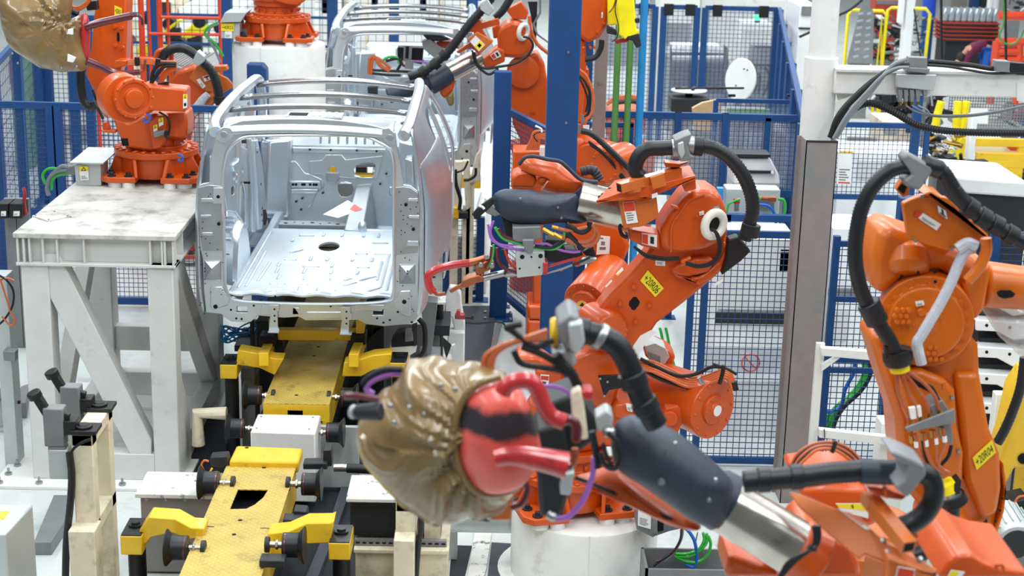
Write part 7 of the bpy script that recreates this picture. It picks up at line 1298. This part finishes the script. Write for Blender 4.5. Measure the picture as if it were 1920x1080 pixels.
t = cab('white control cabinet with a dark base behind the front mesh fence', 'cabinet', 'control_cabinet', 'd2', '130,265 375,545', 15.2, .6, 'white_clean', panels=(('door', 'grey_paint', .03, .02, .97, .92), ('dark_base', 'dark', .0, .96, 1, 1.1), ('label_plate', 'leaf_green', .8, .14, .92, .17), ('label_plate', 'label_white', .8, .17, .92, .42)))
t = thing('plastic_sheet', 'translucent sheet with faint red ring marks behind the front mesh fence', 'sheet', tuple(aty(1390, 680, 14.6))[:2]+(0,)); m = MB('plastic_film'); m.pr('d2', '65,648 375,655 368,778 62,772', 14.5, .01); m.build('sheet', t); m = MB('gun_face'); m.tor(aty(*PX('d2', '237,708')[0], 14.48), (0, 1, 0), .085, .008, 28, 6); c = aty(*PX('d2', '237,708')[0], 14.48); m.bar(c+V((-.06, 0, .06)), c+V((.06, 0, -.06)), .012); m.build('red_ring', t); q = W('d2', '65,778 368,778', 14.52); m = MB('white_clean'); m.bx(q[0].x, q[1].x, 14.53, 14.8, 0, q[0].z+.02); m.build('stand', t)
m = MB('cable_green'); t = None
for i, (x, lab) in enumerate(((712, 'left green hose hanging behind the arm of the middle robot'), (740, 'right green hose hanging behind the arm of the middle robot'))):
    cable(lab, 'b3', f'{x},500 {x+10},540 {x+20},600 {x+40},680 {x+50},740 {x+55},950 {x+55},1098', 14.2, 7, 'cable_green', name='air_hose', cat='hose')
# ---- right of the column
t = cab('white cabinet with grey shelf behind the right mesh fence', 'cabinet', 'control_cabinet', 'e4', '55,20 330,700', 16.4, .7, 'white_clean', panels=(('dark_slot', 'dark', .55, .16, .7, .22), ('shelf', 'cast_grey', .0, .4, .4, .45), ('grey_door', 'grey_paint', .0, .55, .3, .76)))
for i, (mt, dx) in enumerate((('cable_green', 0), ('cable_green', 16), ('cable_green', 30), ('cable_blue', -60), ('black', 40))):
    cable(('first', 'second', 'third', 'blue', 'black')[i]+(' green' if i < 3 else '')+' hose of the bundle sweeping down behind the right mesh fence', 'e4', f'{190+dx*.6},{620 if i != 3 else 640} {195+dx*.8},690 {150+dx*.8 if i != 3 else 110},{770 if i != 3 else 760} {60+dx if i != 3 else 80},850 {20+dx},{910+dx*.4} {18+dx},1000', 14.6-.03*i, 9, mt, name='air_hose', cat='hose')
t = thing('rail_frame', 'white two rail barrier in front of the right mesh fence', 'barrier', tuple(aty(1600, 700, 11.2))[:2]+(0,))
for s in ('0,570 260,590 260,632 0,608', '-10,945 393,990 393,1028 -10,985'): MB('white').pr('e4', s, 11.2, .06).build('rail', t, bev=.006)
MB('white').pr('e4', '0,650 75,610 85,618 0,680', 11.22, .04).build('brace', t); q = W('e4', '280,920 400,930', 11.3); MB('white').bx(q[0].x, q[1].x, 11.3, 11.5, 0, q[0].z).build('post', t, bev=.008); q = W('e4', '0,610 20,610', 11.26); MB('white').bx(q[0].x-.04, q[0].x+.02, 11.26, 11.3, 0, q[0].z+.1).build('post', t)
m = MB('dark'); m.pr('e4', '12,945 14,985 18,985 16,945', 11.18, .01); m.pr('e4', '312,980 314,1015 318,1015 316,980', 11.18, .01); m.build('tie', t)
MB('blue').bx(yx(1645, 13.9, 700), yx(1668, 13.9, 700), 13.9, 14.0, 0, 2.2).build('x') if 0 else None
tag(MB('blue').bx(yx(1678, 14.2, 500), yx(1712, 14.2, 500), 14.2, 14.35, 0, aty(1690, 372, 14.2).z).build('steel_post', bev=.01), 'short blue post behind the tall orange robot cover', 'post')
t = thing('machine_hood', 'white topped dark machine hood behind the tall orange robot', 'machine', tuple(aty(1860, 400, 13.5))[:2]+(0,)); m = MB('white_clean'); m.pr('e2', '880,570 1480,610 1480,725 960,690', 13.4, .9); m.build('top', t, bev=.02); m = MB('cast_grey'); m.mat('dark'); q = W('e2', '965,690 1480,725', 13.45); m.bx(q[0].x, q[1].x, 13.45, 14.2, 0, q[1].z+.05); m.build('body', t)
fence('blue mesh panel low behind the forearm of the tall orange robot', (yx(1840, 12.6, 600), 12.6), (yx(1960, 12.6, 600), 12.6), .9, aty(1880, 440, 12.6).z, posts=(.1,), rw=.05, cell=.055)
# stacked pressed parts
qs = [(555, 'top', ), (600, 'second'), (650, 'third'), (700, 'fourth'), (755, 'fifth')]
t = thing('parts_rack', 'dark rack holding pale pressed panels behind the tall orange robot', 'rack', tuple(aty(1880, 700, 11.6))[:2]+(0,)); q = W('o', '1832,540 1960,860', 11.9); MB('cast_grey').bx(q[0].x, q[1].x, 12.2, 12.3, 0, q[0].z).build('back', t)
for x in (1836, 1950): a = aty(x, 540, 11.6); MB('dark').bx(a.x-.03, a.x+.03, 11.6, 11.66, 0, a.z).build('post', t)
for i, (y, nm) in enumerate(qs):
    q = W('o', f'1830,{y} 1965,{y+8} 1965,{y+30} 1900,{y+38} 1870,{y+22} 1830,{y+20}', 11.5); tt = thing('pressed_panel', f'pale pressed metal panel in the rack behind the tall robot, {nm} from the top', 'panel', tuple(q[0]), 'pressed panels in the rack')
    m = MB('white_clean'); m.prism([p+V((0, .0, 0)) for p in q], (0, .03, 0)); m.prism([q[0], q[1], q[1]+V((0, .55, .05)), q[0]+V((0, .55, .05))], (0, 0, -.015)); m.build('panel', tt, bev=.008); m = MB('hole'); m.dk('o', f'1850,{y+10} 1893,{y+14}', 11.5, 3, .004); m.build('hole', tt)
    a = aty(1836, y+32, 11.62); b = aty(1950, y+32, 11.62); MB('dark').bx(a.x, b.x, 11.6, 12.2, a.z-.03, a.z).build('shelf', t)
t = thing('yellow_robot', 'dirty yellow robot arm at the right edge behind the tall orange robot', 'robot', tuple(aty(1900, 800, 10.4))[:2]+(0,)); m = MB('yellow'); m.pr('e3', '285,420 330,350 360,380 350,690 309,690 275,690 250,745 232,748 222,660 255,560', 10.4, .3); m.build('arm', t, bev=.03); m = MB('hole'); m.dk('e3', '306,655', 10.395, 20, .01); m.build('hole', t); hose(t, 'e3', '312,290 296,400 262,500 235,560 212,600', 10.2, 18, rib=.03); q = aty(1890, 890, 10.5); m = MB('yellow'); m.cyl((q.x+.4, 10.9, 0), (q.x+.4, 10.9, q.z+.1), .2); m.bar(V((q.x+.1, 10.55, q.z+.3)), V((q.x+.4, 10.9, q.z)), .15); m.build('column', t)
t = thing('gear_motor', 'silver finned gear motor at the lower right edge', 'motor', tuple(aty(1905, 1020, 9.9))[:2]+(0,)); m = MB('box_grey'); a, b = W('e3', '280,915 280,975', 9.85); c = aty(*PX('e3', '280,975')[0], 9.6); m.lathe(c+V((0, .35, .06)), (0, -1, -.1), [(0, .12), (.02, .14), (.3, .14), (.35, .12)], 24)
for k in range(18): an = 2*math.pi*k/18; m.bar(c+V((.145*math.cos(an), .3, .06+.145*math.sin(an))), c+V((.145*math.cos(an), .03, .03+.145*math.sin(an))), .01)
m.pr('e3', '212,900 245,890 250,960 212,970', 9.75, .15); m.build('motor', t, bev=.006); m = MB('dark'); m.cyl(c+V((0, .0, .02)), c+V((0, -.01, .02)), .1); m.build('fan_grille', t); m = MB('cast_grey'); m.bx(c.x-.08, c.x+.08, 9.7, 9.95, 0, c.z-.08); m.build('stand', t)
t = thing('control_box', 'black connector box with a small green light above the gear motor', 'box', tuple(aty(1900, 960, 10.3))[:2]+(0,)); m = MB('black'); m.pr('e3', '240,860 330,870 330,905 240,895', 10.2, .3); m.pr('e3', '262,815 330,800 330,865 262,862', 10.3, .2); m.build('body', t, bev=.01); m = MB('green_led'); m.dk('e3', '290,838', 10.29, 6, .01); m.build('light', t, label='small green light'); q = W('e3', '250,900', 10.3)[0]; MB('cast_grey').bx(q.x, q.x+.3, 10.3, 10.5, 0, q.z).build('stand', t)
for mt, s in (('cable_orange', '275,815 290,795 320,790'), ('cable_grey', '245,860 265,830 280,820'), ('black', '212,930 225,1000 250,1060')): MB(mt).tb('e3', s, 10.15, 4).build('cable', t)
t = thing('step_ladder', 'grey steel ladder frame behind the foot of the tall orange robot', 'ladder', tuple(aty(1850, 1040, 10.6))[:2]+(0,))
a = aty(1832, 1020, 10.6); b = aty(1868, 1000, 10.6)
for p_ in (a, b): MB('cast_grey').bx(p_.x-.02, p_.x+.02, 10.6, 10.64, 0, b.z+.15).build('stile', t)
for k in range(4): z = b.z+.1-k*.22; MB('cast_grey').bx(a.x, b.x, 10.6, 10.64, z-.02, z).build('rung', t)
q = W('o', '1868,860 1885,860', 11); tag(MB('white').bx(q[0].x-.05, q[0].x+.08, 11, 11.1, 0, aty(1875, 740, 11).z).build('steel_post', bev=.006), 'white post between the tall orange robot and the yellow arm', 'post')
# seen through the right middle fence
t = cab('cream bench machine behind the fence panel right of the white column', 'machine', 'bench_machine', 'e2', '380,150 600,330', 23, .8, 'cream', panels=(('screen', 'dark', .75, .2, 1, .45), ('grey_panel', 'steel_plain', .05, .1, .5, .5), ('dark_panel', 'dark', .2, .9, .9, 1.05)))
cab('brown board leaning behind the fence panel right of the white column', 'board', 'board', 'e2', '118,265 330,375', 22.5, .05, 'galv')
cab('long white work bench behind the fence panel right of the white column', 'bench', 'work_bench', 'e2', '60,385 720,640', 21, .9, 'white_clean', panels=(('yellow_edge', 'yellow', .0, -.06, .14, .02), ('drawer', 'grey_paint', .2, .2, .6, .8)))
t = thing('notice_sheet', 'white paper notice with a red foot stripe on the fence beside the column', 'paper', tuple(aty(1580, 320, 18.4))); q = W('e2', '45,390 150,392 145,625 35,620', 18.42); sticker(t, q, 'label_white', lines=5, blocks=[(.1, .92, .9, .97, 'label_red')], name='sheet')
tag(MB('blue').bx(yx(1708, 20, 270), yx(1724, 20, 270), 20, 20.1, 0, 2.55).build('steel_post', bev=.01), 'light blue grey post behind the right end of the fence panel', 'post')
# ---- top right: assembly area
def rack(lab, s_list, Y, r=7):
    t = thing('yellow_rack', lab, 'rack', tuple(W('b8', s_list[0], Y)[0])[:2]+(0,))
    for s in s_list:
        q = W('b8', s, Y); q[0] = V((q[0].x, q[0].y, 0)); 
        if len(q) > 2: q[-1] = V((q[-1].x, q[-1].y, 0))
        MB('yellow_bright').tube(q, mpp('b8', r, Y), n=8, smooth=False).build('tube', t)
    return t
rack('yellow tube rack left of the white hoist column', ['305,380 325,100 350,68 560,75 585,105 550,440', '552,0 552,110 590,200'], 34, 11)
rack('yellow tube rack right of the white hoist column', ['560,380 592,70 620,52 850,60 878,95 840,385'], 35, 11)
t = thing('sheet_part', 'grey ribbed sheet metal part leaning in the yellow rack', 'panel', tuple(W('b8', '400,420', 33.5)[0])[:2]+(0,)); m = MB('steel_plain'); m.pr('b8', '318,425 405,70 435,30 490,60 500,110 490,430', 33.5, .06); m.mat('zinc')
for i in range(7): m.pr('b8', f'{360+i*6},{380-i*48} {395+i*6},{372-i*48} {395+i*6},{384-i*48} {360+i*6},{392-i*48}', 33.45, .05); m.pr('b8', f'{430+i*4},{380-i*48} {465+i*3},{372-i*48} {465+i*3},{384-i*48} {430+i*4},{392-i*48}', 33.45, .05)
m.build('sheet', t); q = W('b8', '340,425 480,425', 33.5); MB('cast_grey').bx(q[0].x, q[1].x, 33.6, 33.8, 0, q[0].z).build('support', t)
def junk(lab, cr, rect, Y, seed, n=14, mats=('black', 'dark', 'steel_plain', 'cast_grey', 'rubber'), name='parts_pile'):
    rr = random.Random(seed); a, b = W(cr, rect, Y); t = thing(name, lab, 'parts', ((a.x+b.x)/2, Y, 0)); w = abs(b.x-a.x); h = abs(a.z-b.z); z0 = min(a.z, b.z); x0 = min(a.x, b.x)
    for mt in mats:
        m = MB(mt)
        for i in range(n//len(mats)+1):
            c = V((x0+w*rr.random(), Y+rr.uniform(0, .4), z0+h*rr.random())); k = rr.random(); L = w*rr.uniform(.12, .3)
            if k < .4: m.ob(c, (L, .15, L*rr.uniform(.3, .8)), rz=rr.uniform(0, 3), ry=rr.uniform(-.7, .7))
            elif k < .75: d = V((rr.uniform(-1, 1), .2, rr.uniform(-1, 1))).normalized()*L; m.cyl(c-d, c+d, L*.18, n=10)
            else: m.tor(c, (rr.uniform(-1, 1), 1, rr.uniform(-1, 1)), L*.4, L*.09, 16, 6)
        m.build({'black': 'black_part', 'dark': 'bracket', 'steel_plain': 'metal_part', 'cast_grey': 'casting', 'rubber': 'hose_part', 'white_clean': 'white_part', 'brass': 'brass_part'}[mt], t, bev=.01)
    MB('cast_grey').bx(x0+w*.2, x0+w*.8, Y+.1, Y+.4, 0, z0+.05).build('stand', t); return t
junk('black and silver engine parts hung in the yellow rack left of the hoist column', 'b8', '495,130 690,430', 34.6, 5, 60); junk('dark parts hung in the yellow rack right of the hoist column', 'b8', '770,110 860,380', 36, 6, 26); junk('black and silver parts piled under the white beam', 'b8', '560,620 980,800', 26, 8, 60)
junk('black plastic and metal parts piled beside the leaning yellow bar', 'e2', '755,250 960,480', 22.6, 9, 60, ('black', 'dark', 'steel_plain', 'white_clean', 'brass')); junk('long black bumper parts on the floor in front of the yellow table', 'e2', '850,465 1180,575', 22.2, 11, 30, ('black', 'dark', 'rubber'))
t = thing('hoist_column', 'white hoist column between the two yellow racks', 'column', tuple(W('b8', '740,380', 33)[0])[:2]+(0,)); q = W('b8', '705,200 765,200', 33); MB('white_clean').bx(q[0].x, q[1].x, 33, 33.3, 0, 5.5).build('mast', t, bev=.02); q = W('b8', '665,160 695,160', 33); MB('white_clean').bx(q[0].x, q[1].x, 32.95, 33.2, q[0].z, 5.5).build('side_arm', t, bev=.02); q = W('b8', '690,380 830,380', 33); MB('grey_paint').bx(q[0].x, q[1].x, 32.9, 33.4, 0, .3).build('foot', t); MB('black').tb('b8', '770,60 790,200 815,390', 32.8, 5).build('cord', t)
t = thing('drum', 'bright blue plastic drum at the back above the racks', 'drum', tuple(aty(1745, 30, 40))[:2]+(0,)); a, b = W('b8', '842,120 932,120', 40); r = (b.x-a.x)/2; MB('drum_blue').lathe(((a.x+b.x)/2, 40.3, a.z), (0, 0, 1), [(0, r*.95), (.03, r), (.5, r), (.52, r*1.04), (.56, r), (1.1, r), (1.15, r*.9)], 28).build('shell', t); MB('steel_plain').lathe(((a.x+b.x)/2, 40.3, a.z), (0, 0, 1), [(-.06, r), (.0, r*1.03)], 28).build('ring', t); MB('blue_dark').lathe(((a.x+b.x)/2, 40.3, 0), (0, 0, 1), [(0, r*.9), (a.z-.05, r*.9)], 20).build('stand', t)
# pallet stack of dark seats
base = W('b8', '965,280 1350,280', 41)
for i in range(5):
    y = 280-i*27; q = W('b8', f'965,{y} 1350,{y} 1350,{y-24} 965,{y-24}', 41); tt = thing('tray', f'{("lowest", "second lowest", "middle", "second highest", "topmost")[i]} red and black tray in the tall stack at the back', 'tray', tuple(q[0]), 'stacked red trays'); zt_, zb_ = q[3].z, q[0].z
    if i == 0: MB('dark').bx(q[0].x+.1, q[1].x-.1, 41.1, 42, 0, zb_-.005).build('foot', tt)
    MB('pallet_red').bx(q[0].x, q[1].x, 41, 42, zb_+(zt_-zb_)*.45, zt_-.004).build('tray', tt, bev=.01); MB('seat_black').bx(q[0].x+.03, q[1].x-.03, 40.98, 41.9, zb_+.002, zb_+(zt_-zb_)*.45).build('black_layer', tt, bev=.02)
q = W('b8', '965,148 1350,148', 41)
for i in range(9):
    u = i/9; x = q[0].x+(q[1].x-q[0].x)*u; tt = thing('chrome_part', 'shiny pressed part in the row on top of the red tray stack', 'part', (x+.15, 41.3, q[0].z), 'shiny parts on the tray stack'); m = MB('zinc'); w_ = (q[1].x-q[0].x)/9; m.prism([V((x, 41.1, q[0].z)), V((x+w_*.95, 41.1, q[0].z)), V((x+w_*.9, 41.1, q[0].z+.28)), V((x+w_*.5, 41.1, q[0].z+.36)), V((x+w_*.1, 41.1, q[0].z+.2))], (0, .5, 0)); m.build('shell', tt, bev=.03)
for x, lab, mt in ((952, 'thick black cable hanging in front of the red tray stack', 'black'), (1385, 'black cable hanging right of the red tray stack', 'black')): cable(lab, 'b8', f'{x},-60 {x+2},100 {x+3},260 {x+6},415', 30, 9, mt)
cable('green cable loop hanging at the right of the red tray stack', 'b8', '1370,-30 1375,150 1345,240 1380,290 1440,295 1490,250 1512,200', 29.5, 7, 'leaf_green')
junk('dark machine parts hanging in the top right corner', 'b8', '1430,0 1515,120', 40, 15, 14, ('black', 'dark', 'steel_plain'))
for i, (a, b, mt, lab) in enumerate(((1020, 1120, 'cast_grey', 'grey panel with poles'), (1165, 1210, 'blue_dark', 'dark blue panel'), (1215, 1270, 'dark', 'dark narrow panel'))): cab(f'{lab} standing behind the red tray stack', 'panel', 'equipment_board', 'b8', f'{a},-40 {b},110', 44, .3, mt)
for x in (1280, 1310): q = W('b8', f'{x},100', 43)[0]; tag(MB('white_clean').cyl((q.x, 43, 0), (q.x, 43, 5), .1, n=10).build('white_pipe'), ('left' if x == 1280 else 'right')+' white pipe of the pair behind the red tray stack', 'pipe')
t = cab('red orange box on top of the back rack', 'box', 'parts_box', 'b8', '1200,90 1255,125', 43, .5, 'red_paint', ground=True); cab('yellow and red shelf at the back between the drum and the tray stack', 'shelf', 'shelf_unit', 'b8', '975,100 1090,125', 43.5, .6, 'yellow_bright', panels=(('red_panel', 'pallet_red', .0, -1.2, 1, -.1),))
cab('red shelf behind the tops of the yellow racks', 'shelf', 'shelf_unit', 'b8', '510,0 660,60', 43, .6, 'pallet_red', panels=(('dark_row', 'cast_grey', .05, .0, .95, .5),))
t = thing('red_trolley', 'orange red tube trolley at the right edge below the tray stack', 'trolley', tuple(aty(1885, 90, 36))[:2]+(0,))
for s in ('1315,420 1330,280', '1480,410 1480,280', '1325,285 1512,285', '1322,350 1480,350', '1318,405 1512,405', '1340,105 1515,110'): MB('red_paint').tube(W('b8', s, 36), .1, n=8, smooth=False).build('tube', t)
for x in (1316, 1480): q = W('b8', f'{x},410', 36)[0]; MB('red_paint').cyl((q.x, 36, 0), q, .09, n=8).build('leg', t)
# yellow table
t = thing('yellow_table', 'yellow steel table frame at the right edge under the hanging hose', 'table', tuple(aty(1860, 280, 24))[:2]+(0,))
for s in ('960,300 1480,312', '1080,408 1480,418', '1090,465 1480,470', '1150,525 1420,525'): q = W('e2', s, 24); m = MB('yellow'); m.bar(q[0], q[1], .12, .12); m.build('rail', t, bev=.01)
for x, y in ((1425, 300), (1000, 300)): q = W('e2', f'{x},{y}', 24)[0]; MB('yellow').bar(V((q.x, 24, 0)), q, .1).build('leg', t, bev=.01)
MB('white_clean').pr('e2', '975,330 1480,330 1480,400 1090,400', 24.3, .05).build('panel', t); MB('red_paint').pr('e2', '1300,332 1425,334 1420,375 1340,372', 24.2, .08).build('red_bin', t, bev=.02)
for s, lab in (('930,190 945,0', 'yellow upright bar, left one of the pair beside the parts table'), ('918,490 965,270 1010,0', 'leaning yellow bar in front of the parts table'), ('745,360 790,100 820,0', 'yellow bar leaning behind the fence panel end')): q = W('e2', s, 23.5); q.insert(0, V((q[0].x-.1, 23.5, 0))); tag(MB('yellow_bright').tube(q, .06, n=8, smooth=False).build('yellow_bar'), lab, 'bar')
q = W('e2', '1050,100 1100,100', 23); tag(MB('white_clean').bx(q[0].x, q[1].x, 23, 23.2, 0, q[0].z).build('white_stanchion', bev=.02), 'white stanchion in front of the yellow table', 'post')
a, b = W('e2', '1010,20 1480,210', 26); t = thing('wire_basket', 'grey wire mesh basket with a paper card behind the yellow table', 'basket', ((a.x+b.x)/2, 26, 0)); m = MB('steel_plain')
for yy in (26, 27):
    for i in range(25): x = a.x+(b.x-a.x)*i/24; m.bar(V((x, yy, b.z)), V((x, yy, a.z)), .014)
    for i in range(9): z = b.z+(a.z-b.z)*i/8; m.bar(V((a.x, yy, z)), V((b.x, yy, z)), .014)
m.build('wire_mesh', t); m = MB('cast_grey'); m.bx(a.x, b.x, 26, 27, b.z-.04, b.z); m.bx(a.x+.1, a.x+.2, 26.2, 26.8, 0, b.z); m.bx(b.x-.2, b.x-.1, 26.2, 26.8, 0, b.z); m.build('tray', t)
q = W('e2', '1040,50 1170,52 1170,170 1040,165', 25.97); MB('label_white').prism(q, (0, .01, 0)).build('card', t)
cab('grey and white transfer machine behind the white column', 'machine', 'machine_housing', 'b8', '0,40 110,330', 26, 1.2, 'white_clean', panels=(('dark_panel', 'cast_grey', .1, .0, .6, .22), ('dark_panel', 'dark', .0, .5, 1, .54)))
cable('black cable slanting down behind the white column', 'b8', '420,0 330,70 200,130 100,200 -5,250', 25, 9, 'black')
# people bending over the parts
def person(lab, cr, pts, Y, shirt, trousers):
    """pts: hip chest neck head elbow hand knee in crop pixels"""
    hip, chest, neck, head, elbow, hand = W(cr, pts, Y); H = hip.z; foot = V((hip.x+.05, Y, .0)); knee = V((hip.x-.05, Y-.03, H*.52))
    t = thing('person', lab, 'person', (hip.x, Y, 0))
    def skin(name, mat, verts, edges, rad, parent):
        me = bpy.data.meshes.new(name); off = parent_loc(parent); me.from_pydata([v-off for v in verts], edges, []); me.materials.append(MATS[mat]); o = bpy.data.objects.new(name, me); COL.objects.link(o); o.parent = parent
        md = o.modifiers.new('skin', 'SKIN'); md.use_smooth_shade = True
        for i, r in enumerate(rad): me.skin_vertices[0].data[i].radius = (r, r)
        me.skin_vertices[0].data[0].use_root = True; s = o.modifiers.new('sub', 'SUBSURF'); s.levels = s.render_levels = 1; return o
    sd = V((0, .17, 0)); hd = V((0, .1, 0)); vs = [hip, chest, neck, head]; es = [(0, 1), (1, 2), (2, 3)]; rd = [.14, .16, .065, .10]
    for s in (-1, 1):
        b = len(vs); vs += [chest.lerp(neck, .6)+sd*s, elbow+sd*s, hand+sd*s*.8]; es += [(1, b), (b, b+1), (b+1, b+2)]; rd += [.075, .05, .035]; d = (hand-elbow).normalized()
        for k in range(5): vs.append(hand+sd*s*.8+d*(.07+.03*(k != 0)+.012*(k in (2, 3)))+V((.02*(k-2), .012*(k-2), -.01*k))); es.append((b+2, len(vs)-1)); rd.append(.009)
        b = len(vs); vs += [hip+hd*s, knee+hd*s, foot+hd*s+V((0, 0, .08))]; es += [(0, b), (b, b+1), (b+1, b+2)]; rd += [.09, .06, .045]
    body = skin('body', 'skin', vs, es, rd, t)
    vs = [hip, hip.lerp(chest, .5)+V((0, 0, .04)), chest, neck.lerp(chest, .35)]; es = [(0, 1), (1, 2), (2, 3)]; rd = [.17, .185, .19, .10]
    for s in (-1, 1): b = len(vs); vs += [chest.lerp(neck, .55)+sd*s, elbow+sd*s, hand.lerp(elbow, .25)+sd*s*.85]; es += [(2, b), (b, b+1), (b+1, b+2)]; rd += [.095, .07, .055]
    skin('shirt', shirt, vs, es, rd, t); vs = [hip]; es = []; rd = [.185]
    for s in (-1, 1): b = len(vs); vs += [hip+hd*s-V((0, 0, .08)), knee+hd*s, foot+hd*s+V((0, 0, .1))]; es += [(0, b), (b, b+1), (b+1, b+2)]; rd += [.12, .085, .075]
    skin('trousers', trousers, vs, es, rd, t); MB('hair').sph(head+V((0, 0, .03)), (.115, .115, .12), 14, 8).build('hair', t)
    m = MB('black')
    for s in (-1, 1): m.sph(foot+hd*s+V((-.06, 0, .05)), (.14, .055, .05), 12, 6)
    m.build('shoes', t); m = MB('skin'); d = (head-neck).normalized(); m.sph(head+d*.05+V((-.05, 0, -.05)), (.07, .075, .07), 12, 8); m.sph(head+V((-.12, 0, -.06)), (.02, .02, .02), 8, 5); m.build('face', body); return t
person('person in a maroon shirt and blue trousers bending over beside the tray stack', 'd7', '1290,600 1130,590 1010,660 960,740 1010,740 980,860', 38, 'maroon', 'denim')
person('person in maroon and blue leaning over the table at the right edge', 'b8', '1560,770 1500,750 1440,760 1410,745 1410,800 1330,825', 27.5, 'maroon', 'denim')
# fixtures beside the far car body
t = thing('fixture_stand', 'white clamp stand with black hoses under the corner of the far car body', 'stand', tuple(atz(862, 420, 0)))
for s in ('32,645 105,645 85,975 38,975', '100,640 150,640 165,960 125,990', '195,600 232,560 225,780 150,800'): q = W('d6', s, 18.9); m = MB('cream'); m.prism(q, (0, .12, 0)); q0 = min(q, key=lambda p: p.z); m.bx(q0.x-.04, q0.x+.06, 18.92, 19.0, 0, q0.z+.05); m.build('upright', t, bev=.01)
for s, r in (('50,700 55,800 85,900 80,980', 14), ('140,640 110,700 60,720', 7), ('195,690 190,740 150,770 110,775', 10)): MB('black').tb('d6', s, 18.75, r).build('hose', t)
m = MB('yellow'); m.pr('d6', '18,965 75,968 75,1045 18,1040', 18.8, .2); m.build('yellow_block', t, bev=.01); m = MB('dark'); m.pr('d6', '60,1000 140,1000 140,1045 60,1045', 18.82, .2); m.build('rest_pad', t, bev=.01)
t = thing('side_guide', 'long white guide wall running back beside the far car body', 'guide', tuple(atz(900, 400, 0))); a, b = aty(880, 420, 18.9), aty(912, 332, 21.5); m = MB('white'); m.hexa([V((a.x-.05, 19.4, 0)), V((a.x+.22, 19.4, 0)), V((b.x+.1, 22, 0)), V((b.x-.1, 22, 0)), V((a.x-.02, 19.4, .75)), V((a.x+.16, 19.4, .75)), V((b.x+.06, 22, .75)), V((b.x-.08, 22, .75))]); m.build('wall_box', t, bev=.02)
m = MB('dark'); m.bx(a.x-.3, a.x-.1, 19.4, 22, 0, .1); m.build('floor_rail', t)
